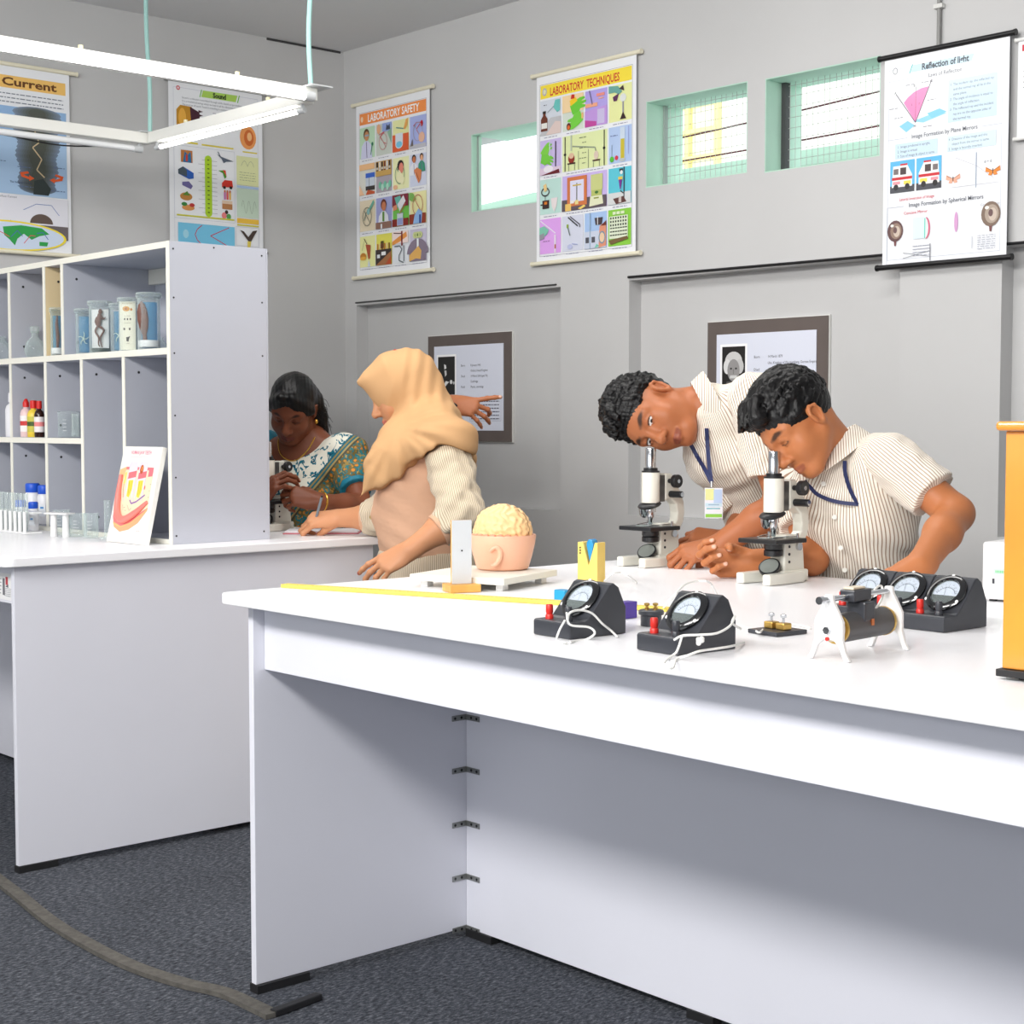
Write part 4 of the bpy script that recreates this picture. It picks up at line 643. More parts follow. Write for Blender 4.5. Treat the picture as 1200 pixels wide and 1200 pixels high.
# ================================================================= things on the foreground bench
ZB = ZT+.0006
m_enam = mat('white_scope_enamel', (236, 234, 222), .3, spec=.5, coat=.3); m_bkp = mat('black_scope_enamel', (30, 31, 34), .35); m_bake = mat('black_bakelite', (56, 58, 64), .32, spec=.5, noise=.06, nscale=30)
m_chr = mat('chrome', (206, 208, 212), .12, metal=1); m_bras = mat('brass', (214, 176, 96), .28, metal=.9); m_glz = glass_mat('dial_glass', dens=.02, edge=.25); m_mir = mat('mirror_glass', (176, 182, 176), .25, spec=.8)
m_red = mat('red_terminal_plastic', (208, 44, 36), .35); m_wht = mat('white_plastic', (240, 240, 240), .35); m_cordw = mat('white_cotton_wire', (236, 236, 232), .6)
def microscope(label, x, y, rz, z=ZB):
    t = thing('microscope', label, 'microscope', (x, y, z), rz, 'white microscopes')
    m = MB()     # horseshoe foot: two prongs towards -Y
    for s in (-1, 1): m.prism([(s*.047, -.072), (s*.050, -.02), (s*.045, .055), (s*.018, .085), (s*.016, .02), (s*.026, -.072)][::s], 0, .024)
    m.prism([(-.03, .0), (.03, .0), (.03, .09), (-.03, .09)], 0, .027)
    m.build('foot', m_enam, t, bevel=.004)
    p = MB().prism([(.012, .020), (.088, .020), (.082, .075), (.068, .105), (.018, .105)], -.021, .021, axis='x'); pl = p.build('pillar', m_enam, t, bevel=.004)
    for zz in (.045, .062, .079): MB().cyl((.021, .030, zz), (.0222, .030, zz), .0032, n=10).build('pillar_screw', m_bkp, pl)
    MB().cyl((-.026, .062, .078), (.027, .062, .078), .009, n=14).build('hinge_bolt', m_chr, t)
    # arm: curved limb rising behind the stage and reaching over to the tube
    out = [(.060, .07), (.095, .085), (.108, .105), (.113, .13), (.110, .155), (.098, .182), (.080, .200), (.062, .228), (.040, .228), (.040, .160), (.062, .165), (.080, .150), (.086, .13), (.084, .11), (.074, .1), (.056, .095)]
    MB().prism(out, -.014, .014, axis='x').build('arm', m_enam, t, bevel=.004, seg=3)
    MB().box(-.012, .020, .158, .012, .04, .224).build('rack_slide', mat('rack_steel', (120, 120, 118), .35, metal=.6), t, bevel=.001)
    b = MB().lathe([(.022, .156), (.0225, .158), (.0225, .229), (.0215, .231)], n=26); b.build('body_tube', m_enam, t)
    MB().lathe([(.0205, .2305), (.0225, .2315), (.0225, .235), (.0175, .2355), (.0175, .242), (.0145, .2425)], n=26).build('collar_ring', m_bkp, t)
    MB().lathe([(.0128, .2425), (.0130, .289), (.0122, .291), (.0082, .291), (.0082, .288), (0, .287)], n=24).build('eyepiece', m_chr, t)
    n = MB(); R = np.array(Matrix.Rotation(rad(-17), 3, 'X').to_3x3())
    n.M = Matrix.Translation((0, -.004, .150)) @ Matrix.Rotation(rad(14), 4, 'X'); n.lathe([(.010, -.009), (.026, -.004), (.030, 0), (.026, .005), (.012, .008)], n=26); n.build('nosepiece', m_bkp, t)
    ob = MB(); ob.lathe([(.008, .147), (.009, .138), (.009, .122), (.0065, .116), (.0055, .104), (.004, .102)], n=16); ob.build('objective', m_chr, t)
    ob = MB(); ob.M = Matrix.Translation((-.012, -.014, .146)) @ Matrix.Rotation(rad(32), 4, 'X') @ Matrix.Rotation(rad(18), 4, 'Y'); ob.lathe([(.011, 0), (.0115, -.012), (.0115, -.022), (.007, -.03)], n=16); ob.build('objective', m_chr, t)
    MB().box(-.053, -.058, .089, .053, .052, .099).build('stage', m_bkp, t, bevel=.002)
    MB().box(-.013, -.038, .0995, .013, .038, .1008).build('glass_slide', glass_mat('slide_glass', dens=.35), t)
    for s in (-1, 1):
        c = MB().cyl((s*.04, .035, .099), (s*.04, .035, .110), .003, n=10); c.tube([(s*.04, .035, .104), (s*.033, .0, .103), (s*.022, -.028, .1018)], .0013, 6); c.build('stage_clip', m_chr, t)
    MB().lathe([(.016, .058), (.021, .06), (.021, .071), (.019, .073), (.021, .076), (.021, .0885)], n=24).build('condenser', m_bkp, t)
    f = MB(); f.M = Matrix.Translation((0, -.012, .034)) @ Matrix.Rotation(rad(42), 4, 'X') @ Matrix.Rotation(rad(12), 4, 'Y')
    f.lathe([(0, -.006), (.022, -.006), (.0245, -.003), (.0245, .004), (.022, .0045)], n=26); fm = f.build('mirror', m_bkp, t)
    g = MB(); g.M = f.M; g.lathe([(0, .0054), (.0210, .0054)], n=26); g.build('mirror_face', m_mir, fm)
    MB().tube([(0, .020, .040), (0, .008, .037)], .005, 8).build('mirror_bracket', m_bkp, t)
    for s in (-1, 1):
        k = MB().cyl((s*.014, .052, .209), (s*.032, .052, .209), .006, n=12).cyl((s*.032, .052, .209), (s*.046, .052, .209), .0165, n=28).build('coarse_knob', m_bkp, t, bevel=.0015)
        MB().cyl((s*.046, .052, .209), (s*.0475, .052, .209), .005, n=14).build('knob_cap', m_chr, k)
        k = MB().cyl((s*.014, .058, .176), (s*.052, .058, .176), .0085, n=20).build('fine_knob', m_bkp, t, bevel=.001); MB().cyl((s*.052, .058, .176), (s*.0535, .058, .176), .0062, n=14).build('knob_cap', m_chr, k)
    MB().cyl((0, .018, .150), (0, .018, .132), .0016, n=8).build('focus_stop', m_chr, t)
    return t
SC1 = microscope('white microscope the left boy bends over, nearest the yellow stand', -2.722, 2.890, rad(1))
SC2 = microscope('white microscope at the right boy\'s eye, in front of the striped shirts', -2.252, 2.787, rad(1))

def meter(label, x, y, rz, wide=.098, term='both', blackpost=False):
    """bench meter: wedge of bakelite with a sloping round dial; local -Y is the front, origin at front-left corner"""
    t = thing('panel_meter', label, 'meter', (x, y, ZB), rz, 'black bench meters')
    prof = [(0, 0), (0, .024), (.003, .027), (.036, .027), (.042, .030), (.090, .084), (.098, .087), (.110, .079), (.122, .054), (.127, .045), (.127, 0)]
    MB().prism(prof, 0, wide, axis='x').build('case', m_bake, t, bevel=.0025)
    sl = math.atan2(.054, .048); cx_, cy_, cz_ = wide/2, .067, .0581
    M0 = Matrix.Translation((cx_, cy_-.0006, cz_+.0006)) @ Matrix.Rotation(sl, 4, 'X') @ Matrix.Scale(.92, 4)
    f = MB(); f.M = M0; f.lathe([(.0335, -.001), (.0415, .001), (.0415, .004), (.036, .008), (.030, .008), (.0275, .0035)], n=36, cap=False); bz = f.build('bezel', mat('black_gloss_bezel', (20, 21, 24), .15, coat=.5), t)
    d = MB(); d.M = M0 @ Matrix.Translation((0, 0, .0022)) @ Matrix.Rotation(-PI/2, 4, 'X'); S = Sheet(d, 0, 0, 0, .001)
    S.ell(0, 0, 32.6, 32.6, (196, 198, 216), 36); S.P([(32.6*math.cos(a), 32.6*math.sin(a)) for a in np.linspace(rad(10), rad(170), 16)], (22, 22, 26))
    S.line([(22*math.cos(a), 12+22*math.sin(a)*1.1) for a in np.linspace(rad(205), rad(335), 15)], 1.0, (70, 70, 96))
    for k, a in enumerate(np.linspace(rad(208), rad(332), 13)):
        l_ = 4 if k % 3 == 0 else 2.4; S.line([(22*math.cos(a), 12+24.2*math.sin(a)), ((22+l_)*math.cos(a), 12+(24.2+l_)*math.sin(a))], .8, (50, 50, 70))
    for k, s_ in enumerate(('30', '20', '10', '0', '10', '20', '30')): S.text(s_, 24*math.cos(rad(208+k*20.6)), 10+29*math.sin(rad(208+k*20.6)), 3.4, (80, 80, 96), 'c')
    S.line([(0, 12), (-6, -14)], .7, (60, 60, 80)); d.build('dial', m_print, bz)
    g = MB(); g.M = M0; g.lathe([(0, .0062), (.016, .0060), (.0285, .0050)], n=30); g.build('dial_glass', m_glz, bz)
    for a in (rad(90), rad(210), rad(330)):
        e = MB(); e.M = M0; e.ell((.0385*math.cos(a), .0385*math.sin(a), .0055), (.0036, .0036, .0022), 10, 6); e.build('bezel_screw', m_wht, bz)
    def post(px_, m_): 
        q = MB().lathe([(.0068, 0), (.0068, .006), (.0052, .008), (.0062, .011), (.0062, .022), (.005, .024)], (px_, .017, .027), 16); q.build('terminal', m_, t)
    post(.022, m_red); post(wide-.022, m_bake)
    return t
meter('black meter with a loop of white wire, leftmost on the bench', -1.966, 1.803, rad(-2), .092)
meter('black meter with tangled white wire, nearest the bench edge at centre', -1.724, 1.800, rad(-3), .092)
# three in a row by the right boy
for k, lab in enumerate(['black meter beside the right boy, leftmost of the touching row', 'black meter in the middle of the touching row of three', 'black meter at the right end of the row, nearest the wooden case']):
    meter(lab, -1.764+k*.0832, 2.336-k*.0025, rad(-1.7), .082)
def wire(label, pts, r=.0019, sm=6, name='connecting_wire'):
    o = MB().tube([tuple(p) for p in pts], r, 7, smooth=sm).build(name, m_cordw); tag(o, label, 'wire'); return o
def bz(u, v, z=ZB+.002): return at_z(u, v, z)
# loops draped over the left meter
wire('white wire looped over the front of the leftmost meter', [at_d(664, 718, 2.60), at_d(668, 732, 2.585), at_d(690, 735, 2.60), at_d(697, 742, 2.60), at_d(688, 749, 2.615), at_d(676, 751, 2.60)]+[bz(668, 753)])
wire('white wire arching from the leftmost meter dial down to the bench', [at_d(665, 727, 2.60), at_d(668, 718, 2.60), at_d(680, 715, 2.615), at_d(694, 719, 2.63), at_d(706, 731, 2.64), at_d(716, 739, 2.66), bz(723, 746)])
wire('white wire curling along the front edge of the leftmost meter', [at_d(662, 727, 2.59), at_d(655, 740, 2.60), bz(653, 751), bz(664, 754)])
wire('white wire wound round the side of the central meter', [at_d(790, 750, 2.42), at_d(800, 745, 2.41), at_d(820, 744, 2.40), at_d(840, 742, 2.41), at_d(856, 733, 2.45), at_d(861, 722, 2.50), at_d(858, 730, 2.48), at_d(868, 737, 2.52)])
wire('white wire trailing from the central meter along the bench front', [at_d(799, 746, 2.41), at_d(796, 756, 2.41), at_d(792, 765, 2.415), bz(784, 771), bz(778, 778), bz(788, 783), bz(793, 772), at_d(806, 768, 2.39), at_d(820, 763, 2.40), at_d(840, 760, 2.42), at_d(858, 757, 2.46), bz(872, 753)])
MBk = MB()
for k in range(9): MBk.ell(at_d(820+2.4*math.cos(k*2.1), 751+3*math.sin(k*1.7), 2.385), (.004, .004, .0035), 8, 6)
tag(MBk.build('wire_knot', m_cordw), 'knotted end of white wire on the side of the central meter', 'wire')
wire('pale wire arching on the bench behind the leftmost meter', [bz(707, 682), at_d(716, 673, 3.3), at_d(728, 671, 3.3), at_d(738, 676, 3.3), bz(746, 683)])
wire('pale wire arching on the bench behind the central meter', [bz(776, 714), at_d(790, 698, 2.85), at_d(803, 685, 2.95), at_d(818, 681, 3.0), at_d(832, 683, 3.0), bz(840, 696)])
wire('pale wire running under the bench clips to the rheostat', [bz(876, 736), bz(884, 738), at_d(890, 741, 2.64), bz(900, 735), bz(930, 732), bz(950, 736)])
# round black block with two brass posts
rb = at_z(763, 733, ZB); t = thing('terminal_block', 'small round black block with two brass posts between the two front meters', 'terminal block', rb)
MB().lathe([(.0185, 0), (.0185, .018), (.0225, .020), (.0225, .026), (.020, .028)], n=28).build('base', m_bake, t)
for s in (-1, 1): MB().lathe([(.0045, 0), (.0045, .003), (.0026, .004), (.0026, .007), (.005, .008), (.005, .011), (.002, .012)], (s*.0075*CR[0], s*.0075*CR[1], .028), 12).build('post', m_bras, t)
# plug key: black slab with two brass blocks
t = thing('plug_key', 'thin black slab with two brass blocks and screws beside the rheostat', 'plug key', at_z(911, 742, ZB), rad(-6))
MB().box(-.034, -.036, 0, .034, .036, .007).build('slab', m_bake, t, bevel=.001)
for q in (-.014, .014):
    b = MB().box(q-.010, -.009, .0072, q+.010, .010, .019).build('brass_block', m_bras, t, bevel=.002); MB().lathe([(.0022, 0), (.0022, .008), (.0052, .009), (.0055, .013), (.003, .0145)], (q, 0, .019), 12).build('clamp_screw', m_chr, b)
# rheostat: wound tube on white cast feet with a sliding contact on a rod
rc = np.array([-1.464, 2.022, ZB]); t = thing('rheostat', 'sliding rheostat with dark wound tube on white cast feet', 'rheostat', rc, rad(5))
m_wind = mat('wound_wire', (98, 98, 100), .45, metal=.5)
def windings():
    nt = m_wind.node_tree; b = nt.nodes['Principled BSDF']; tc = nt.nodes.new('ShaderNodeTexCoord'); wv = nt.nodes.new('ShaderNodeTexWave'); wv.bands_direction = 'Y'; wv.inputs['Scale'].default_value = 160
    nt.links.new(tc.outputs['Object'], wv.inputs['Vector']); bp = nt.nodes.new('ShaderNodeBump'); bp.inputs['Distance'].default_value = .001; bp.inputs['Strength'].default_value = .5
    nt.links.new(wv.outputs['Fac'], bp.inputs['Height']); nt.links.new(bp.outputs[0], b.inputs['Normal'])
windings()
MB().cyl((0, -.066, .045), (0, .066, .045), .0222, n=32).build('wound_tube', m_wind, t)
m_porc = mat('porcelain_tube', (226, 214, 190), .4)
for s in (-1, 1):
    MB().cyl((0, s*.0662, .045), (0, s*.071, .045), .0229, n=28).build('brass_band', m_bras, t); MB().cyl((0, s*.0712, .045), (0, s*.082, .045), .0185, n=28).build('tube_end', m_porc, t)
    poly = [(-.037, 0), (-.027, 0), (-.018, .022), (-.009, .030), (0, .031), (.009, .030), (.018, .022), (.027, 0), (.037, 0), (.030, .012), (.0245, .030), (.0245, .058), (.016, .074), (.008, .088), (.0065, .098), (-.0065, .098), (-.008, .088), (-.016, .074), (-.0245, .058), (-.0245, .030), (-.030, .012)]
    # bracket with the tube seat: a frame cut as two arches
    f = MB().prism([(-a, b) for a, b in poly], s*.0825 if s > 0 else -.0905, .0905 if s > 0 else -.0825, axis='y'); ft = f.build('end_foot', m_wht, t, bevel=.0015)
    MB().cyl((0, s*.0906, .045), (0, s*.0965, .045), .006, n=6).build('nut', m_chr, ft); MB().cyl((0, s*.0906, .032), (0, s*.094, .032), .003, n=10).build('bolt', m_red, ft)
MB().cyl((0, -.108, .091), (0, .092, .091), .0042, n=14).cyl((0, -.116, .091), (0, -.106, .091), .006, n=12).build('slide_rod', m_chr, t)
sl_ = MB().box(-.013, -.038, .083, .013, .012, .101).build('slider', m_bake, t, bevel=.002)
MB().box(-.011, -.022, .052, .022, .008, .0825).build('slider_shoe', m_bake, sl_, bevel=.003); MB().box(.018, -.004, .046, .0235, .003, .056).build('contact', mat('copper', (206, 120, 70), .3, metal=.8), sl_); MB().box(-.009, -.034, .1012, .009, .0, .105).build('slider_top', m_porc, sl_, bevel=.001)
wire('white wire hanging from the rheostat slider', [at_d(1018, 704, 2.46), at_d(1026, 690, 2.50), at_d(1033, 687, 2.52), at_d(1034, 700, 2.50), at_d(1026, 714, 2.48)])
# metre rule
r0, r1 = at_z(333, 688, ZB), at_z(762, 715, ZB); d = (r1-r0); d /= np.linalg.norm(d); n_ = np.array([-d[1], d[0], 0]); 
t = thing('metre_rule', 'long yellow wooden metre rule lying along the foreground bench', 'ruler', r0, math.atan2(d[1], d[0]))
m_rule = mat('yellow_rule_wood', (244, 214, 92), .45, noise=.06, nscale=20); MB().box(0, -.012, 0, .95, .012, .0075).build('rule_body', m_rule, t, bevel=.0008)
g = MB()
for k in range(95): g.box(.003+k*.01, -.0118, .0076, .0036+k*.01, -.0118+(.009 if k % 5 == 0 else .005), .0077)
o = g.build('graduations', mat('ink_black', (60, 50, 40), .6), t); o['kind'] = 'stuff'
# mirror on a wooden foot
t = thing('mirror_stand', 'small upright mirror on a wooden block in front of the brain model', 'mirror', at_z(541, 693, ZB), YAW+rad(20))
m_pine = mat('varnished_pine', (226, 168, 84), .45, noise=.12, nscale=24)
MB().box(-.034, -.028, 0, .034, .028, .016).build('block', m_pine, t, bevel=.0015); MB().box(-.022, .0015, .016, .022, .0065, .150).build('backing', m_pine, t, bevel=.0005)
MB().box(-.0215, -.0018, .0165, .0215, .0008, .150).build('mirror_plate', mat('pale_mirror_back', (214, 218, 222), .2, spec=.6), t)
MB().cyl((0, -.0018, .086), (0, -.003, .086), .0018, n=10).build('pin', m_bkp, t)
# brain model: half head cup with ear, brain rising out of it, on a small white board
bb = [at_z(u, v, ZB+.028) for u, v in ((492, 673), (603, 679), (641, 667))]; ctr = (bb[0]+bb[2])/2; rzb = math.atan2(bb[1][1]-bb[0][1], bb[1][0]-bb[0][0])
bwid = np.linalg.norm(bb[1]-bb[0]); bdep = np.linalg.norm(bb[2]-bb[1])
t = thing('brain_model', 'anatomical brain in a pink half-head cup on a low white board', 'model', (ctr[0], ctr[1], ZB), rzb)
MB().box(-bwid/2, -bdep/2, .014, bwid/2, bdep/2, .028).build('board', mat('white_painted_board', (238, 236, 224), .45), t, bevel=.0015)
for sx in (-1, 1):
    for sy in (-1, 1): MB().box(sx*bwid*.40-.008, sy*bdep*.36-.012, 0, sx*bwid*.40+.008, sy*bdep*.36+.012, .014).build('board_foot', m_wht, t)
cb = at_z(589, 667, ZB+.028); Mi = Matrix.Rotation(-rzb, 3, 'Z'); loc = Mi @ Vector((cb[0]-ctr[0], cb[1]-ctr[1], 0))
bx, by = loc.x, loc.y
m_skin_p = mat('pink_model_plaster', (246, 190, 160), .4, spec=.4); m_brn = mat('cream_brain_plaster', (250, 206, 150), .38, spec=.45)
MB().lathe([(.052, .0285), (.058, .032), (.066, .060), (.072, .085), (.0745, .103), (.0735, .106), (.068, .105), (.064, .094), (0, .090)], (bx, by, 0), 40, sy=1.0).build('head_cup', m_skin_p, t)
# ear on the viewer's side
vd = Mi @ Vector((-FH[0], -FH[1], 0)); vr = Mi @ Vector((RH[0], RH[1], 0)); ec = Vector((bx, by, .062))+vd*.064-vr*.018
e = MB(); pts = [ec+vr*(.013*math.cos(a)+.004*math.sin(a))+Vector((0, 0, .020*math.sin(a)))+vd*(.006) for a in np.linspace(-2.0, 2.6, 16)]
e.tube(pts, [.0035, .0055, .006, .0055, .004], 8); e.build('ear', m_skin_p, t)
def brain(half):
    v = []; n, m_ = 72, 40; f = []
    for i in range(m_+1):
        ph = PI*.56*i/m_
        for k in range(n+1):
            a = -PI/2+PI*k/n
            d_ = np.array([math.sin(ph)*math.cos(a)*half, math.sin(ph)*math.sin(a), math.cos(ph)])
            q = d_*7.0; w_ = math.sin(q[0]*2.1+1.7*math.sin(q[1]*1.6)+1.3*math.sin(q[2]*2.2))*math.cos(q[1]*1.9+1.5*math.sin(q[2]*1.7))
            r = 1+.030*np.tanh(2.4*w_)-.02
            v.append((d_[0]*.056*r+half*.0012, d_[1]*.069*r, d_[2]*.062*r))
    for i in range(m_):
        for k in range(n): f.append((i*(n+1)+k, (i+1)*(n+1)+k, (i+1)*(n+1)+k+1, i*(n+1)+k+1))
    return v, f
ang = math.atan2(vr.y, vr.x)-PI/2+rad(-28)
for half in (-1, 1):
    v, f = brain(half); M = MB(Matrix.Translation((bx, by, .112)) @ Matrix.Rotation(ang, 4, 'Z')); M.add(v, f, 0, True); M.build('brain_half', m_brn, t)
m2 = MB()
for k in range(22): 
    a = 2*PI*k/22; m2.ell((bx+.058*math.cos(a), by+.060*math.sin(a), .100), (.011, .011, .010), 10, 6)
o = m2.build('brain_folds', mat('rose_brain_plaster', (222, 150, 120), .4), t); o['kind'] = 'stuff'
# yellow notched stand with a blue pointer
t = thing('notched_stand', 'yellow wooden block with a V notch holding a blue peg', 'wooden stand', at_z(693, 684, ZB), rad(12))
m_yw = mat('yellow_painted_wood', (240, 208, 112), .45, noise=.05, nscale=20)
MB().prism([(-.026, 0), (.026, 0), (.026, .092), (.019, .092), (.003, .042), (-.012, .092), (-.026, .092)], -.016, .016, axis='y').build('block', m_yw, t, bevel=.001)
MB().prism([(.0035, .046), (.0115, .080), (.012, .088), (.009, .096), (.004, .099), (-.001, .098), (-.005, .092), (-.0055, .084)], -.012, .010, axis='y').build('peg', mat('blue_plastic', (42, 150, 214), .35), t, bevel=.002)
for q in (.068, .074, .08): MB().cyl((-.0188, -.0162, q), (-.0188, -.0168, q), .002, n=8).build('pin_hole', m_bkp, t)
t = MB().prism(rounded(-.016, -.012, .016, .012, .004), 0, .022).build('blue_block', mat('blue_cap_plastic', (36, 156, 206), .35), bevel=.002); p = at_z(660, 704, ZB); t.location = p; tag(t, 'small bright blue block behind the leftmost meter', 'block')
t = MB().box(-.012, -.016, 0, .012, .016, .030).build('purple_block', mat('indigo_plastic', (84, 60, 158), .35), bevel=.001); t.location = at_z(734, 724, ZB); tag(t, 'small indigo block at the back right of the leftmost meter', 'block')
# tall varnished case at the right edge: posts, rails, glass, black plinth
t = thing('balance_case', 'tall glazed orange-varnished wooden case on a black plinth at the right edge', 'case', (-1.19, 1.972, ZB), rad(3))
m_teak = mat('orange_varnished_teak', (230, 152, 58), .28, coat=.4, noise=.10, nscale=7); CW, CD, CH = .36, .20, .343
MB().box(-.005, -.008, .004, CW+.005, CD+.008, .014).build('plinth', m_blk, t, bevel=.001)
for x in (.02, CW-.03): MB().box(x, .01, 0, x+.03, .04, .004).build('plinth_foot', m_blk, t); MB().box(x, CD-.04, 0, x+.03, CD-.01, .004).build('plinth_foot', m_blk, t)
for x in (0, CW-.034):
    for y in (0, CD-.034): MB().box(x, y, .0145, x+.034, y+.034, CH-.0005).build('post', m_teak, t, bevel=.002)
for y in (0, CD-.034):
    for z in (.0145, CH-.045): MB().box(.0345, y+.004, z, CW-.0345, y+.030, z+.032).build('rail', m_teak, t, bevel=.002)
for x in (0, CW-.034):
    for z in (.0145, CH-.045): MB().box(x+.004, .0345, z, x+.030, CD-.0345, z+.032).build('rail', m_teak, t, bevel=.002)
MB().box(-.010, -.012, CH, CW+.010, CD+.012, CH+.013).build('lid', m_teak, t, bevel=.005, seg=3)
pg = glass_mat('pane_glass', dens=.08); MB().box(.0345, .015, .047, CW-.0345, .0175, CH-.0455).build('pane', pg, t); MB().box(.0345, CD-.0175, .047, CW-.0345, CD-.015, CH-.0455).build('pane', pg, t)
for x in (.016, CW-.018): MB().box(x, .0345, .047, x+.0025, CD-.0345, CH-.0455).build('pane', pg, t)
MB().box(.035, .03, .0145, CW-.035, CD-.035, .030).build('inner_floor', mat('dark_teak', (150, 84, 30), .4), t)
# white power unit behind it
t = thing('power_unit', 'white box with a green label behind the wooden case', 'box', at_z(1150, 704, ZB), rad(8))
MB().box(0, 0, .004, .16, .12, .118).build('case', m_wht, t, bevel=.006, seg=3)
for x in (.012, .14): MB().box(x, .01, 0, x+.012, .022, .004).build('foot', m_blk, t); MB().box(x, .1, 0, x+.012, .112, .004).build('foot', m_blk, t)
m = MB(); S = Sheet(m, .02, .09, -.0004, .001); S.rect(4, 24, 60, 36, (206, 234, 214)); S.scrib(8, 54, 30, 5, (130, 206, 150), 3); S.rect(2, 44, 7, 54, (70, 70, 76)); m.build('label', m_print, t)

# ================================================================= things on and in the shelf unit and the left bench
m_gl = glass_mat('clear_glass'); m_gl2 = glass_mat('thick_green_glass', (230, 243, 240), .2, .85)
def liquid(name, rgb, a=.55):
    if name in MATS: return MATS[name]
    m = bpy.data.materials.new(name); m.use_nodes = True; nt = m.node_tree; b = nt.nodes['Principled BSDF']; out = nt.nodes['Material Output']
    b.inputs['Base Color'].default_value = lin(rgb)+(1,); b.inputs['Roughness'].default_value = .2
    t_ = nt.nodes.new('ShaderNodeBsdfTransparent'); t_.inputs['Color'].default_value = lin(rgb)+(1,); mx = nt.nodes.new('ShaderNodeMixShader'); mx.inputs['Fac'].default_value = a
    nt.links.new(t_.outputs[0], mx.inputs[1]); nt.links.new(b.outputs[0], mx.inputs[2]); nt.links.new(mx.outputs[0], out.inputs['Surface']); MATS[name] = m; return m
m_blue = liquid('blue_preserving_fluid', (140, 208, 240), .30); m_spec = mat('brown_specimen', (112, 66, 52), .5, noise=.2, nscale=60); m_pal = mat('pale_specimen', (206, 222, 206), .5)
Z1, Z2, Z3 = 1.4165, 1.1505, Z0+.0145
def jar(label, u, v, y, r, h, kind, z=Z1):
    p = (u, 0, 0); t = thing('specimen_jar', label, 'jar', (p[0], y, z), YAW)
    MB().lathe([(0, .002), (r*.94, .002), (r, .006), (r, h-.012), (r*1.16, h-.008), (r*1.16, h-.003), (r*.98, h-.002)], n=30, cap=False).build('jar_wall', m_gl, t)
    MB().lathe([(r*.2, h-.0015), (r*1.14, h-.0015), (r*1.18, h+.002), (r*1.1, h+.005), (0, h+.006)], n=30).build('lid', m_gl2, t)
    MB().lathe([(r*.97, 0), (r*1.02, .001), (r*1.02, .004)], n=30).build('base_rim', m_gl2, t)
    if kind in ('fish', 'blue', 'thin'): MB().lathe([(0, .008), (r*.70, .008), (r*.70, h*.86), (0, h*.86)], (0, r*.12, 0), n=28).build('fluid', m_blue, t)
    if kind == 'fish':
        f = MB(); f.M = Matrix.Rotation(rad(-5), 4, 'Y'); f.lathe([(.001, .022), (.007, .024), (.006, .045), (.013, .065), (.0165, .09), (.0155, .115), (.010, .135), (.002, .145)], (-.004, -r*.74, 0), 16, sx=1, sy=.3); f.build('specimen', m_spec, t); MB().lathe([(r*.97, .009), (r*.985, .010), (r*.985, .028), (r*.97, .029)], n=28).build('label_band', m_wht, t)
    if kind == 'thin':
        f = MB(); f.tube([(.004, -r*.66, .02), (.006, -r*.66, .06), (.003, -r*.66, .10), (.005, -r*.66, .13)], [.004, .006, .005, .003], 10, smooth=4); f.build('specimen', m_spec, t); MB().lathe([(r*.97, .006), (r*.985, .007), (r*.985, .024), (r*.97, .025)], n=28).build('label_band', m_wht, t)
    if kind == 'blue':
        f = MB(); 
        for k in range(5): f.tube([(0, -r*.8, h*.35), (.010*math.cos(k*1.3), -r*.82, h*.35+.014*math.sin(k*1.3)), (.017*math.cos(k*1.3+.3), -r*.76, h*.35+.022*math.sin(k*1.3+.3))], [.002, .0015, .0008], 6, smooth=3)
        f.build('specimen', m_pal, t)
    if kind == 'frog':
        MB().box(-r*.80, .004, .008, r*.80, .008, h-.02).build('backing_card', mat('white_card', (242, 244, 244), .5), t); MB().lathe([(r*.9, .004), (r*.96, .005), (r*.96, .016), (0, .017)], n=24).build('dark_base', mat('dark_base_resin', (56, 70, 62), .3), t)
        y_ = -.006; k = h/.165; f = MB()
        f.tube([(-.003*k, y_, .088*k), (-.002*k, y_, .105*k), (.001*k, y_, .122*k), (.003*k, y_, .133*k)], [.007*k, .009*k, .008*k, .004*k], 12, smooth=4); f.ell((.004*k, y_, .136*k), (.007*k, .006*k, .009*k), 12, 8)
        for pts in ([(-.004, .09), (-.013, .072), (-.003, .052), (-.004, .032), (.000, .022)], [(.001, .088), (.014, .075), (.003, .052), (.004, .034), (.008, .02)], [(-.007, .118), (-.013, .104), (-.010, .092)], [(.006, .12), (.014, .113), (.020, .118)]):
            f.tube([(a*k, y_, b*k) for a, b in pts], [.0045*k, .0035*k, .003*k, .002*k, .0015*k], 8, smooth=5)
        f.build('specimen', m_spec, t)
    if kind == 'card':
        m = MB(); m.box(-r*.86, -r*.25, .004, r*.86, -r*.25+.002, h-.006, col=lin((246, 242, 222))); S = Sheet(m, -r*.86, h-.006, -r*.25-.0006, r*.0172); S.scrib(15, 85, 14, 3, (150, 130, 90), 1); S.ell(42, 46, 22, 16, (226, 160, 60)); S.ell(42, 46, 10, 8, (190, 110, 40)); S.ell(74, 50, 8, 8, (214, 140, 60))
        for k in range(3): S.rect(28+k*18, 104, 36+k*18, 116, (70, 60, 50))
        for k in range(2): S.rect(24+k*34, 164, 34+k*34, 178, (80, 60, 50))
        S.P([(40, 222), (54, 220), (66, 214), (58, 232), (54, 250), (42, 246)], (60, 46, 40)); S.scrib(30, 70, 90, 2.4, (140, 130, 110), 3); S.scrib(30, 70, 135, 2.4, (140, 130, 110), 4); S.scrib(40, 60, 262, 2, (140, 130, 110), 5); m.build('specimen_card', m_print, t)
    return t
jar('fish-like brown specimen in a blue jar at the right end of the top shelf', -4.327, 0, 2.402, .0335, .166, 'fish')
jar('jar with a cream insect card beside the blue fish jar', -4.447, 0, 2.398, .0285, .158, 'card')
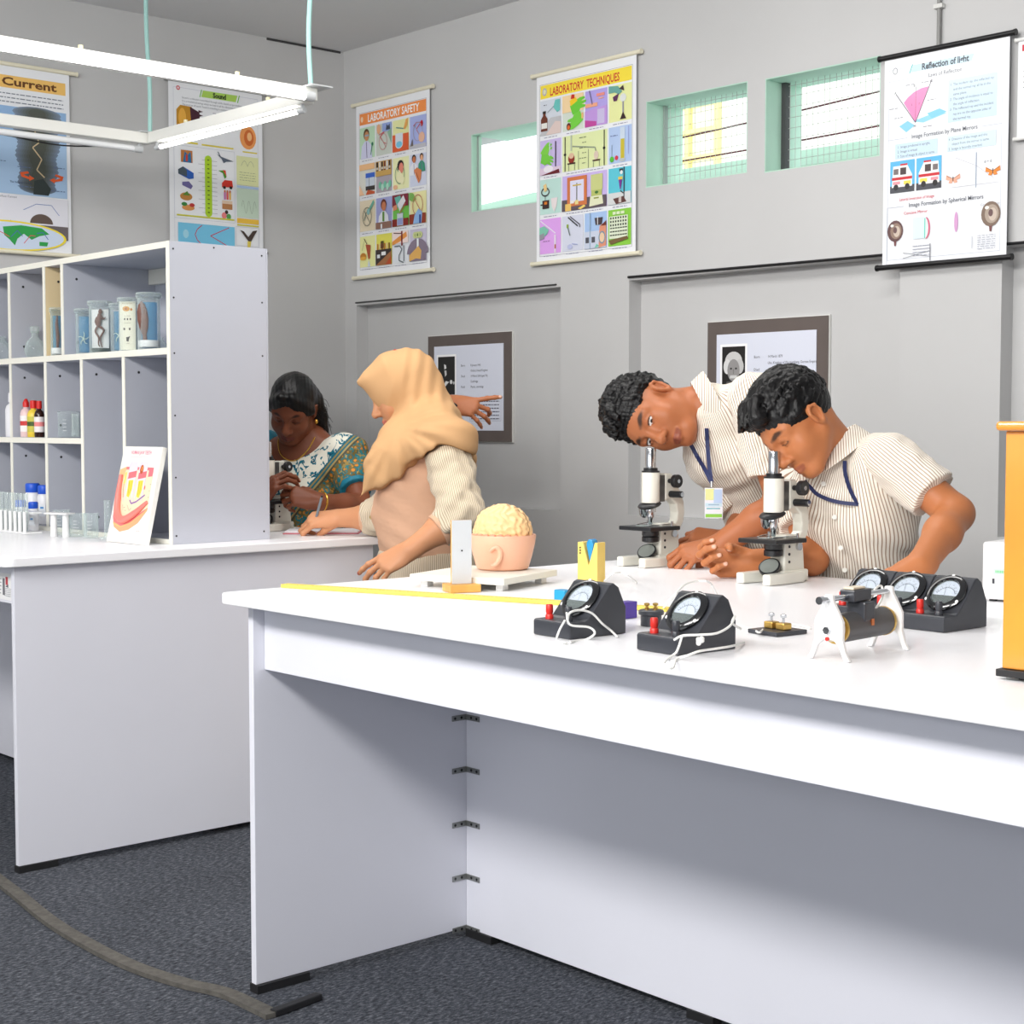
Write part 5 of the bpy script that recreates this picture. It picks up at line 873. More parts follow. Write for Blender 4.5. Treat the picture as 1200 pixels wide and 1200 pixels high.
jar('jar showing a dark frog against white card on the top shelf', -4.633, 0, 2.400, .0335, .158, 'frog')
jar('blue jar at the left of the frog jar, half behind it', -4.740, 0, 2.405, .031, .140, 'blue')
jar('blue jar between the frog jar and the insect card', -4.545, 0, 2.425, .031, .148, 'blue')
jar('narrow dark jar in the tan pigeonhole', -4.884, 0, 2.378, .021, .150, 'thin')
def flask(label, u, v, y, z, r, h, stop=False):
    p = at_y(u, v, y); t = thing('glass_flask', label, 'flask', (p[0], y, z+.0005))
    MB().lathe([(r*.5, 0), (r*.85, .006), (r, r*.8), (r*.8, r*1.5), (r*.34, r*1.95), (r*.30, h-.004), (r*.42, h)], n=26, cap=False).build('bulb', m_gl, t)
    if stop: MB().lathe([(r*.33, h-.006), (r*.42, h+.001), (r*.42, h+.015), (r*.3, h+.018)], n=16).build('stopper', m_gl2, t)
    return t
flask('clear round flask with stopper in the pigeonhole left of the tan one', 41, 408, 2.42, Z1, .036, .090, True)
flask('clear rounded flask at the far left edge of the top shelf', 3, 410, 2.43, Z1, .036, .085)
flask('small clear flask in the corner behind the blue fish jar', 189, 392, 2.50, Z1, .018, .045)
m_pw = mat('white_bottle_plastic', (238, 238, 242), .35); m_yb = mat('yellow_bottle_plastic', (240, 210, 70), .35); m_amb = mat('dark_amber_glass', (50, 24, 18), .2); m_redc = mat('red_cap_plastic', (216, 36, 32), .4); m_bluec = mat('blue_cap_plastic_dark', (34, 92, 214), .4); m_pk = mat('pink_bottle_plastic', (236, 206, 206), .35)
def bottle3(label, u, v, y, z, r, h, body, cap, lab, cone=False, group=None):
    p = (u, 0, 0); t = thing('reagent_bottle', label, 'bottle', (p[0], y, z+.0005), YAW, group)
    MB().lathe([(r*.94, 0), (r, .004), (r, h*.62), (r*.8, h*.71), (r*.42, h*.76), (r*.42, h*.80)], n=24).build('body', body, t)
    MB().lathe([(r*.5, h*.785), (r*.55, h*.79), (r*.55, h*.9), (r*.22, h) if cone else (r*.52, h), (r*.1, h+.001)], n=20).build('cap', cap, t)
    if lab:
        m = MB(); n = 14; a0, a1 = -PI*.98, -PI*.02; rr = r+.0006
        for k in range(n):
            a, b = a0+(a1-a0)*k/n, a0+(a1-a0)*(k+1)/n
            for z0_, z1_, c in ((.14, .30, lab[0]), (.30, .42, lab[1]), (.42, .56, lab[0])): m.add([(rr*math.cos(a), rr*math.sin(a), h*z0_), (rr*math.cos(b), rr*math.sin(b), h*z0_), (rr*math.cos(b), rr*math.sin(b), h*z1_), (rr*math.cos(a), rr*math.sin(a), h*z1_)], [(0, 1, 2, 3)], 0, False, lin(c))
        m.build('label', m_print, t)
    return t
bottle3('pinkish bottle with pointed red cap, leftmost of the three on the middle shelf', -5.128, 0, 2.380, Z2, .0195, .128, m_pk, m_redc, ((244, 240, 240), (206, 60, 60)), True)
bottle3('yellow bottle with red cap on the middle shelf', -5.072, 0, 2.380, Z2, .0205, .122, m_yb, m_redc, ((206, 196, 80), (70, 90, 40)))
bottle3('dark bottle with pink label and red cap against the pigeonhole wall', -5.022, 0, 2.377, Z2, .0165, .120, m_amb, m_redc, ((244, 236, 236), (236, 140, 140)))
bottle3('tall white plastic bottle at the left edge of the middle shelf', -5.245, 0, 2.385, Z2, .024, .150, m_pw, m_pw, None)
def beaker3(label, u, v, y, z, r, h, ink=None, group=None, byz=False):
    p = at_z(u, v, z) if byz else at_y(u, v, y); p = (u, v, 0) if byz else p; t = thing('glass_beaker', label, 'beaker', (p[0], p[1], z+.0005), YAW, group)
    MB().lathe([(0, .001), (r*.95, .001), (r, .005), (r, h-.003), (r*1.07, h)], n=28, cap=False).build('wall', m_gl, t)
    g = MB()
    for k in range(4): g.box(-.006, -r-.0006, h*.25+k*h*.14, .006, -r-.0001, h*.25+k*h*.14+.0012)
    o = g.build('graduation_marks', m_wht, t); o['kind'] = 'stuff'
    return t
beaker3('wide clear beaker on the middle shelf holding a little glassware', 80, 506, 2.43, Z2, .043, .085)
t = thing('measuring_glass', 'small clear glass standing inside the wide beaker', 'glass', (at_y(87, 506, 2.425)[0], 2.43, Z2+.003)); MB().lathe([(.012, 0), (.013, .003), (.012, .07), (.0125, .075)], n=18, cap=False).build('wall', m_gl2, t)
# on the bench in front of the pigeonholes
for k, (u, v, y, lab) in enumerate([(-5.105, 0, 2.388, 'largest white bottle with blue cap in the lower pigeonhole'), (-5.045, 0, 2.40, 'white bottle with blue cap touching the pigeonhole wall'), (-5.02, 0, 2.306, 'white bottle with blue cap at the left edge behind the test tubes'), (-4.94, 0, 2.312, 'small white bottle with blue cap behind the test tubes')]):
    p = (u, 0, 0); r = [.026, .022, .019, .017][k]; h = [.135, .130, .098, .095][k]; z = Z3 if y > 2.353 else ZB
    t = thing('blue_cap_bottle', lab, 'bottle', (p[0], y, z), YAW, 'blue capped white bottles')
    MB().lathe([(r*.95, 0), (r, .004), (r, h*.72), (r*.8, h*.78)], n=24).build('body', m_pw, t); MB().lathe([(r*.86, h*.775), (r*.92, h*.79), (r*.92, h*.97), (r*.8, h)], n=24).build('cap', m_bluec, t)
    m = MB(); m.box(-r*.5, -r-.001, h*.2, r*.5, -r-.0003, h*.5, col=lin((236, 240, 246))); S = Sheet(m, -r*.5, h*.5, -r-.0012, r*.01); S.rect(20, 30, 70, 60, (80, 150, 210)); m.build('label', m_print, t)
# test-tube rack with a row of tubes
ra, rb_ = np.array([-5.27, 2.245, ZB]), np.array([-4.80, 2.245, ZB]); d = rb_-ra; Lr = np.linalg.norm(d); t = thing('tube_rack', 'white plastic rack filled with clear test tubes', 'rack', ra, math.atan2(d[1], d[0]))
MB().box(0, -.03, 0, Lr, .03, .006).build('base', m_wht, t, bevel=.001)
n_t = 13
for k in range(n_t+1): MB().cyl((.008+(Lr-.016)*k/n_t, -.024, .006), (.008+(Lr-.016)*k/n_t, -.024, .070), .0058, n=12).build('pillar', m_wht, t)
top = MB().box(0, .0, .064, Lr, .03, .070).build('upper_plate', m_wht, t)
ca, sa = d[0]/Lr, d[1]/Lr
tp = None
for k in range(n_t):
    x_ = .008+(Lr-.016)*(k+.5)/n_t; px_, py_ = ra[0]+x_*ca+.012*sa, ra[1]+x_*sa-.012*ca
    if tp is None:
        tp = thing('test_tube', 'clear test tube standing in the white rack', 'test tube', (px_, py_, ZB+.0065), 0, 'test tubes in the white rack'); MB().lathe([(0, 0), (.004, .0012), (.0068, .006), (.0068, .120), (.0078, .122)], n=14, cap=False).build('glass', m_gl2, tp); MB().lathe([(0, .002), (.0056, .007), (.0056, .030+.0)], n=12).build('content', mat('white_powder', (236, 238, 240), .7), tp)
    else: c = copy_tree(tp); c.location = (px_, py_, ZB+.0065)
# small white stand
t = thing('plastic_stand', 'small white plastic stand with two legs beside the test tubes', 'stand', at_z(70, 629, ZB), rad(20))
MB().prism(rounded(-.048, -.022, .048, .022, .008), .070, .075).build('plate', m_wht, t, bevel=.001)
for x in (-.024, .026): MB().lathe([(.012, 0), (.011, .002), (.0095, .07)], (x, 0, 0), 16).build('leg', m_wht, t)
beaker3('clear beaker nearest the white stand on the bench', -4.605, 2.300, 0, ZB, .028, .072, byz=True, group='beakers below the pigeonholes'); beaker3('clear beaker behind the white stand, in front of the lower pigeonhole', -4.715, 2.300, 0, ZB, .026, .078, byz=True, group='beakers below the pigeonholes'); beaker3('clear beaker just left of the illustrated tooth board', -4.525, 2.305, 0, ZB, .022, .075, byz=True, group='beakers below the pigeonholes')
t = thing('measuring_cylinder', 'slim clear cylinder half hidden by the tooth board', 'cylinder', (-4.445, 2.318, ZB)); MB().lathe([(.022, 0), (.022, .005), (.0095, .008), (.0095, .115), (.0115, .118)], n=18, cap=False).build('wall', m_gl, t)
# tooth model board leaning on the shelf
b0, b1 = at_z(122, 633, ZB), at_z(187, 641, ZB)
b0 = at_z(124, 633, ZB); w_ = .215; h_ = .290; bx0 = np.array([-4.352, 2.268, ZB]); 
t = thing('tooth_board', 'white relief board of a tooth and gum leaning on the shelf unit', 'board', bx0+np.array([w_/2, 0, .001]), rad(2)); t.rotation_euler = (rad(-13), 0, rad(2))
MB().box(-w_/2, 0, 0, w_/2, .018, h_).build('panel', mat('white_board_plastic', (244, 242, 236), .4), t, bevel=.002)
m = MB(); S = Sheet(m, -w_/2, h_, -.0004, w_/100)
S.text('HUMAN JAW TEETH', 49, 11, 7, (236, 130, 160), 'c', width=52, bold=.01); S.line([(22, 15), (76, 15)], .5, (224, 206, 210))
S.P([(2, 33), (18, 29), (88, 29), (92, 88), (74, 106), (53, 116), (31, 120), (14, 114), (6, 100), (5, 83), (8, 61), (2, 49)], (240, 128, 128)); S.P([(2, 33), (18, 29), (17, 42), (12, 52), (2, 50)], (250, 196, 142))
S.P([(18, 33), (89, 33), (92, 84), (60, 98), (36, 101), (20, 92), (19, 74), (13, 55)], (250, 230, 196)); S.P([(8, 106), (31, 112), (53, 107), (74, 97), (92, 84), (92, 88), (74, 106), (53, 116), (31, 120), (14, 114)], (248, 176, 130)); S.line([(10, 109), (31, 113), (54, 107), (91, 87)], 1, (252, 206, 120))
for x in (27, 53): S.P([(x-1, 78), (x-1, 28), (x+3, 22), (x+18, 22), (x+20, 28), (x+20, 78), (x+15, 60), (x+9, 74), (x+4, 60)], (236, 226, 236)); S.line([(x-1, 78), (x-1, 28), (x+3, 22)], .8, (196, 190, 220)); S.line([(x+20, 28), (x+20, 76)], .8, (196, 190, 220)); S.P([(x, 37), (x+20, 34), (x+20, 43), (x, 46)], (238, 120, 126)); S.P([(x+3, 48), (x+15, 47), (x+16, 60), (x+11, 72), (x+5, 70)], (240, 222, 74)); S.line([(x+6, 50), (x+8, 68)], 1, (176, 160, 60)); S.line([(x+12, 49), (x+11, 66)], 1, (196, 180, 70))
S.ell(59, 32, 4.4, 6.4, (196, 84, 40)); S.ell(59.6, 31, 2.2, 3.6, (236, 150, 84)); S.P([(78, 31), (89, 29), (89, 41), (78, 42)], (238, 124, 134)); S.line([(42, 75), (48, 80), (60, 77), (79, 67)], 2.2, (150, 112, 176)); S.line([(19, 44), (20, 60), (24, 72)], 1, (176, 130, 100)); S.P([(18, 38), (22, 36), (22, 52), (18, 54)], (240, 226, 110)); S.ell(75, 57, 1.6, 3, (230, 130, 100))
for k in range(6): S.line([(26+k*4, 82+(k % 3)*4), (30+k*4, 90-(k % 2)*4)], .5, (130, 120, 110))
for k in range(4): S.ell(88+k*.5, 52+k*9, .6, .8, (110, 110, 110))
S.scrib(74, 94, 117, .9, (196, 186, 184), 2); S.frame(80, 122, 92, 131, .5, (226, 222, 220)); m.build('print', m_print, t)
r = MB(); r.tube([(-w_*.40, -.004, h_-.088), (-w_*.36, -.006, h_-.15), (-w_*.28, -.007, h_-.205), (-w_*.1, -.008, h_-.222), (w_*.16, -.007, h_-.2), (w_*.40, -.004, h_-.165)], [.006, .009, .011, .011, .009, .005], 10, smooth=6)
r.build('gum_relief', mat('coral_gum_plastic', (238, 132, 122), .35), t)
# third microscope, notebook and pen
SC3 = microscope('white microscope half hidden by the shelf unit, used by the sari woman', -4.440, 2.893, rad(12), ZB)
nb = at_z(379, 624, ZB); t = thing('notebook', 'thin open notebook with red-edged cover under the writing hand', 'notebook', nb, rad(52))
MB().prism([(-.125, -.075), (.115, -.075), (.125, .075), (-.115, .075)], 0, .003).build('cover', mat('rose_cover', (214, 120, 130), .5), t, bevel=.0005); MB().prism([(-.120, -.068), (.112, -.073), (.122, .073), (-.112, .073)], .0031, .009).build('pages', mat('white_pages', (244, 242, 246), .6), t, bevel=.001)
# ================================================================= implicit-surface modelling for the figures
V = lambda *a: np.array(a, float)
def nrm(a): a = np.array(a, float); return a/(np.linalg.norm(a)+1e-12)
class Field:
    """smooth union of tapered capsules and ellipsoids, sampled on a grid and skinned"""
    def __init__(s): s.p = []
    def cap(s, a, b, ra, rb=None, k=.01, op='u', flat=None, cut=None):
        s.p.append(('c', V(*a), V(*b), ra, ra if rb is None else rb, k, op, flat, cut)); return s
    def ell(s, c, r, R=None, k=.01, op='u', cut=None):
        s.p.append(('e', V(*c), V(*r), np.eye(3) if R is None else np.array(R, float), None, k, op, None, cut)); return s
    def chain(s, pts, rs, k=.01, **kw):
        for i in range(len(pts)-1): s.cap(pts[i], pts[i+1], rs[i], rs[i+1], k, **kw)
        return s
    def one(s, pr, P):
        t = pr[0]
        if t == 'c':
            _, a, b, ra, rb, k, op, flat, cut = pr; ab = b-a; L2 = ab@ab+1e-12
            pa = P-a; h = np.clip((pa@ab)/L2, 0, 1); q = pa-h[..., None]*ab
            if flat is not None: n, f = flat; n = nrm(n); q = q+(q@n)[..., None]*n*(1/f-1)
            d = np.sqrt((q*q).sum(-1))-(ra+(rb-ra)*h)
            if flat is not None: d = d*min(1, flat[1]**.5)
        else:
            _, c, r, R, _, k, op, flat, cut = pr; q = (P-c)@R; k0 = np.sqrt(((q/r)**2).sum(-1)); k1 = np.sqrt(((q/(r*r))**2).sum(-1))+1e-9; d = k0*(k0-1)/k1
        if cut is not None:
            for (cp, cn) in (cut if isinstance(cut, list) else [cut]): d = np.maximum(d, (P-np.array(cp))@nrm(cn))
        return d
    def bounds(s):
        lo, hi = V(9, 9, 9)*99, -V(9, 9, 9)*99
        for pr in s.p:
            if pr[6] != 'u': continue
            if pr[0] == 'c': r = max(pr[3], pr[4]); a, b = np.minimum(pr[1], pr[2])-r, np.maximum(pr[1], pr[2])+r
            else: e = np.sqrt(((pr[3]*pr[2])**2).sum(1)); a, b = pr[1]-e, pr[1]+e
            lo = np.minimum(lo, a); hi = np.maximum(hi, b)
        return lo, hi
    def grid(s, h, warp=None, clip=None, pad=.012):
        lo, hi = s.bounds(); lo = lo-pad; hi = hi+pad
        n = np.ceil((hi-lo)/h).astype(int)+1; D = np.full(n, .5, np.float32); ax = [lo[i]+h*np.arange(n[i]) for i in range(3)]
        for pr in s.p:
            k = pr[5]; m = k*1.2+h*3+.01
            if pr[0] == 'c': r = max(pr[3], pr[4]); a, b = np.minimum(pr[1], pr[2])-r-m, np.maximum(pr[1], pr[2])+r+m
            else: e = np.sqrt(((pr[3]*pr[2])**2).sum(1)); a, b = pr[1]-e-m, pr[1]+e+m
            i0 = np.clip(np.floor((a-lo)/h).astype(int), 0, n); i1 = np.clip(np.ceil((b-lo)/h).astype(int)+1, 0, n)
            if (i1 <= i0).any(): continue
            sl = tuple(slice(i0[i], i1[i]) for i in range(3))
            P = np.stack(np.meshgrid(*[ax[i][sl[i]] for i in range(3)], indexing='ij'), -1)
            d = s.one(pr, P).astype(np.float32); o = D[sl]
            if pr[6] == 'u':
                t = np.clip(.5+.5*(o-d)/k, 0, 1); D[sl] = o*(1-t)+d*t-k*t*(1-t)
            elif pr[6] == 's':
                t = np.clip(.5-.5*(o+d)/k, 0, 1); D[sl] = o*(1-t)-d*t+k*t*(1-t)
            else: D[sl] = np.maximum(o, d)
        if warp is not None or clip is not None:
            P = np.stack(np.meshgrid(*ax, indexing='ij'), -1)
            if warp is not None: D = D+warp(P).astype(np.float32)
            if clip is not None: D = np.maximum(D, clip(P).astype(np.float32))
        return D, lo
    def skin(s, h, warp=None, clip=None, smooth=1):
        D, lo = s.grid(h, warp, clip); return nets(D, lo, h, smooth)
def nets(D, lo, h, smooth=1):
    D = D.copy(); 
    for ax in range(3):
        sl = [slice(None)]*3; sl[ax] = 0; D[tuple(sl)] = np.maximum(D[tuple(sl)], 1e-3); sl[ax] = -1; D[tuple(sl)] = np.maximum(D[tuple(sl)], 1e-3)
    S = D < 0; nx, ny, nz = D.shape
    cs = [(i, j, k) for i in (0, 1) for j in (0, 1) for k in (0, 1)]
    cnt = sum(S[i:nx-1+i, j:ny-1+j, k:nz-1+k].astype(np.int8) for i, j, k in cs)
    act = np.argwhere((cnt > 0) & (cnt < 8))
    vid = np.full((nx-1, ny-1, nz-1), -1, np.int64); vid[tuple(act.T)] = np.arange(len(act))
    acc = np.zeros((len(act), 3)); w = np.zeros(len(act))
    val = {c: D[act[:, 0]+c[0], act[:, 1]+c[1], act[:, 2]+c[2]].astype(float) for c in cs}
    for a in cs:
        for ax in range(3):
            if a[ax]: continue
            b = list(a); b[ax] = 1; b = tuple(b); va, vb = val[a], val[b]; m = (va < 0) != (vb < 0)
            t = np.where(m, va/np.where(m, va-vb, 1), 0); p = np.repeat(np.array([a], float), len(act), 0); p[:, ax] = t
            acc += p*m[:, None]; w += m
    v = lo+h*(act+acc/w[:, None]); F = []
    for ax in range(3):
        s0 = [slice(1, None)]*3; s1 = [slice(1, None)]*3; s0[ax] = slice(0, -1); s1[ax] = slice(1, None)
        # edges along ax at grid points with the other two indices >= 1
        lo_, hi_ = S[tuple(s0)], S[tuple(s1)]; e = np.argwhere(lo_ != hi_)
        if len(e) == 0: continue
        o1, o2 = (ax+1) % 3, (ax+2) % 3; g = e.copy(); g[:, o1] += 1; g[:, o2] += 1
        ok = (g[:, o1] < D.shape[o1]-1) & (g[:, o2] < D.shape[o2]-1); e = e[ok]; g = g[ok]
        def c(d1, d2): q = g.copy(); q[:, o1] -= d1; q[:, o2] -= d2; return vid[q[:, 0], q[:, 1], q[:, 2]]
        quad = np.stack([c(1, 1), c(0, 1), c(0, 0), c(1, 0)], 1); ins = lo_[tuple(e.T)]
        quad[~ins] = quad[~ins][:, ::-1]; F.append(quad)
    F = np.concatenate(F); F = F[(F >= 0).all(1)]
    for _ in range(smooth):
        a = np.zeros_like(v); n = np.zeros(len(v))
        for i in range(4):
            p, q = F[:, i], F[:, (i+1) % 4]; np.add.at(a, p, v[q]); np.add.at(n, p, 1); np.add.at(a, q, v[p]); np.add.at(n, q, 1)
        v = v*.45+.55*a/np.maximum(n, 1)[:, None]
    return v, F
def join(parts):
    vs, fs, cs, o = [], [], [], 0
    for p in parts: vs.append(p[0]); fs.append(p[1]+o); o += len(p[0]); cs.append(p[2] if len(p) > 2 else np.ones((len(p[0]), 3)))
    return np.concatenate(vs), np.concatenate(fs), np.concatenate(cs)
def mesh_obj(name, v, f, m, parent, off, col=None, st=None):
    me = bpy.data.meshes.new(name); me.from_pydata((v-np.array(off)).tolist(), [], f.tolist()); me.materials.append(m)
    me.polygons.foreach_set('use_smooth', [True]*len(f))
    if col is not None:
        a = me.color_attributes.new('col', 'FLOAT_COLOR', 'POINT'); a.data.foreach_set('color', np.concatenate([col, np.ones((len(col), 1))], 1).astype(np.float32).ravel())
    if st is not None:
        a = me.attributes.new('st', 'FLOAT_VECTOR', 'CORNER'); a.data.foreach_set('vector', st.astype(np.float32).ravel())
    me.update(); o = bpy.data.objects.new(name, me); COL.objects.link(o); o.parent = parent; return o
def wrap_coord(v, f, c, up, fr, rad_):
    """cloth coordinate: distance round the limb/torso (x) and along it (y), per face corner, unwrapped face by face"""
    up = nrm(up); fr = nrm(fr-up*(np.array(fr)@up)); l = np.cross(up, fr); q = v-np.array(c); a = np.arctan2(q@l, q@fr); A = a[f]; A = A-2*PI*np.round((A-A[:, :1])/(2*PI))
    return np.stack([A*rad_, (q@up)[f], np.zeros_like(A)], -1).reshape(-1, 3)
def lump(P, s, amp, seed=0):
    r = np.random.RandomState(seed); out = 0
    for k in range(4):
        w = r.normal(size=3)*s*(1+.5*k); out = out+np.sin(P@w+r.uniform(0, 6))*amp/(1+.5*k)
    return out

# ---------------------------------------------------------------- head
def head_field(neck, nr, fem=False, closed=True, wide=1.0):
    F = Field(); w = wide
    F.ell((0, -.014, .030), (.073*w, .092, .082), k=.02).ell((0, .028, -.006), (.060*w, .060, .084), k=.03).ell((0, .032, -.060), (.049*w, .050, .044), k=.03)
    F.ell((0, .066, -.096), (.019, .017, .015), k=.025)
    for s in (-1, 1):
        F.cap((s*.052*w, -.004, -.046), (s*.020, .058, -.094), .016, .013, k=.025).ell((s*.039*w, .050, -.036), (.022, .024, .022), k=.03)
        F.cap((s*.046*w, .062, .017), (s*.013, .078, .015), .009, .009, k=.018)
    F.cap((0, .080, .008), (0, .1035, -.033), .0078, .0105, k=.014).ell((0, .104, -.036), (.0125, .011, .0105), k=.010)
    for s in (-1, 1): F.ell((s*.0125, .093, -.040), (.0082, .0095, .0072), k=.007)
    for s in (-1, 1): F.cap((s*.0065, .101, -.0475), (s*.0075, .098, -.046), .0030, k=.004, op='s')
    for s in (-1, 1): F.ell((s*.031, .089, -.001), (.0165, .013, .0125), k=.014, op='s')
    for s in (-1, 1): F.ell((s*.031, .0655, -.001), (.0142, .0138, .0138), k=.004)
    for s in (-1, 1):     # lids
        F.chain([(s*.017, .0745, .0005), (s*.024, .0790, .0055), (s*.033, .0795, .0065), (s*.044, .0735, .0015)], [.0030, .0036, .0036, .0030], k=.004)
        F.chain([(s*.018, .0745, -.004), (s*.030, .0785, -.0080), (s*.043, .0735, -.004)], [.0026, .0028, .0026], k=.004)
    for s in (-1, 1):
        F.cap((s*.021, .0785, -.0690), (0, .0885, -.0665), .0036, .0050, k=.008).cap((s*.018, .0785, -.0745), (0, .0870, -.0760), .0042, .0058, k=.008)
        F.cap((s*.022, .0845, -.0712), (0, .0960, -.0708), .0014, .0018, k=.004, op='s')
    for s in (-1, 1):     # ears
        e = s*.074*w; R = np.array(Matrix.Rotation(s*rad(-18), 3, 'Z') @ Matrix.Rotation(rad(-12), 3, 'X'))
        F.ell((e, -.008, -.010), (.0075, .0185, .0300), R, k=.008); F.ell((e+s*.006, -.005, -.008), (.0055, .0105, .0180), R, k=.005, op='s')
        F.chain([(e+s*.006, .006, -.022), (e+s*.007, .008, -.002), (e+s*.009, -.004, .016), (e+s*.009, -.018, .010), (e+s*.007, -.021, -.008), (e+s*.004, -.012, -.030)], [.0028, .003, .0036, .0036, .0032, .0042], k=.004)
        F.ell((e+s*.004, .002, -.012), (.004, .004, .006), k=.005)
    F.cap((0, -.028, -.040), neck, .052*nr, .056*nr, k=.025)
    return F
def seg_d(P, a, b):
    a, b = V(*a), V(*b); ab = b-a; h = np.clip(((P-a)@ab)/(ab@ab), 0, 1); return np.linalg.norm(P-a-h[:, None]*ab, axis=1)
def sm(x, a, b): t = np.clip((x-a)/(b-a), 0, 1); return t*t*(3-2*t)
def head_colour(v, skin, lip, brow, eyes, fade=None, brow_w=.0042):
    c = np.repeat(np.array([lin(skin)]), len(v), 0); mixc = lambda c, m, col: c*(1-m[:, None])+np.array(lin(col))*m[:, None]
    dk = tuple(int(x*.72) for x in skin)
    for s in (-1, 1):
        d = np.minimum(seg_d(v, (s*.020, .081, -.069), (0, .0915, -.0668)), seg_d(v, (s*.017, .081, -.0745), (0, .091, -.0762))); c = mixc(c, .8*(1-sm(d, .0038, .0070))*(v[:, 1] > .07), lip)
        d = np.minimum(seg_d(v, (s*.012, .086, .0185), (s*.034, .081, .0245)), seg_d(v, (s*.034, .081, .0245), (s*.050, .064, .0195))); c = mixc(c, .9*(1-sm(d, brow_w, brow_w+.0035)), brow)
        ex, ez = v[:, 0]-s*.031, v[:, 2]+.001; front = (v[:, 1] > .066) & (np.hypot(ex, ez) < .02)
        if eyes == 'open':
            lens = (np.abs(ez+.0012) < .0044*np.sqrt(np.clip(1-(ex/.0125)**2, 0, 1))) & front; c = mixc(c, lens*1.0, (226, 224, 222)); ir = np.hypot(ex+.0015, ez+.0062); c = mixc(c, (lens & (ir < .0055))*1.0, (38, 22, 16))
            c = mixc(c, (front & (np.abs(ez+.0012-.0046*np.sqrt(np.clip(1-(ex/.0135)**2, 0, 1))) < .0016) & (np.abs(ex) < .0135))*.85, (30, 18, 14))
        else:
            c = mixc(c, (front & (np.abs(ez+.0035+.0025*(1-(ex/.013)**2)) < .0015) & (np.abs(ex) < .0135))*.9, (34, 18, 14)); c = mixc(c, (1-sm(np.hypot(ex, ez*1.2), .010, .017))*front*.25, dk)
    d = np.minimum(np.linalg.norm(v-V(.0068, .1, -.048), axis=1), np.linalg.norm(v-V(-.0068, .1, -.048), axis=1)); c = mixc(c, .7*(1-sm(d, .003, .0055)), (60, 30, 20))
    if fade is not None: c = mixc(c, fade(v), brow)
    return c
def hair_field(shell=1.0, hairline=.052, nape=-.045, side=-.005, seed=1, locks=140, lr=.006, sweep=(0, .5, .3), fringe=None, top=0.0, w=1.0):
    """short hair: a cap over the skull, open at the face, roughened with swept locks"""
    F = Field(); F.ell((0, -.016, .034+top*.5), (.078*w*shell, .097*shell, .084*shell+top), k=.01)
    rr = np.random.RandomState(seed); sw = V(*sweep)
    for _ in range(locks):
        d = nrm(rr.normal(size=3)); d[2] = abs(d[2])*1.1-.25; d = nrm(d); p = V(0, -.016, .034+top*.5)+d*V(.078*w, .097, .084+top)*shell*.97
        if p[1] > .045 and p[2] < hairline+.01: continue
        if p[2] < side and p[1] > -.03: continue
        t = nrm(sw*V(1, 1, 1)+rr.normal(size=3)*.55); t = t-d*(t@d)*.75; L = rr.uniform(.012, .028); F.cap(p-t*L*.4, p+t*L*.6+d*.004, lr, lr*.35, k=.006)
    if fringe:
        for a, b, r in fringe: F.cap(a, b, r, r*.4, k=.008)
    F.ell((0, .098, hairline-.082), (.066*w, .058, .080), k=.008, op='s')
    for s in (-1, 1): F.ell((s*.078, .022, side-.048), (.034, .050, .050), k=.008, op='s'); F.ell((s*.088, -.006, -.008), (.017, .024, .034), k=.006, op='s')
    F.ell((0, .01, nape-.075), (.10, .12, .075), k=.012, op='s')
    return F
def place(v, c, Rm, s): return (v*s)@np.array(Rm).T+np.array(c)
def basis(f, u):      # rows: camera right, camera up, towards camera -> world columns right, forward, up of the head
    cam_ = np.stack([CR, CU, -CF], 1); f = nrm(cam_@V(*f)); u = cam_@V(*u); u = nrm(u-f*(u@f)); r = np.cross(f, u); return np.stack([r, f, u], 1)
def camdir(a, b, c): return nrm(CR*a+CU*b-CF*c)

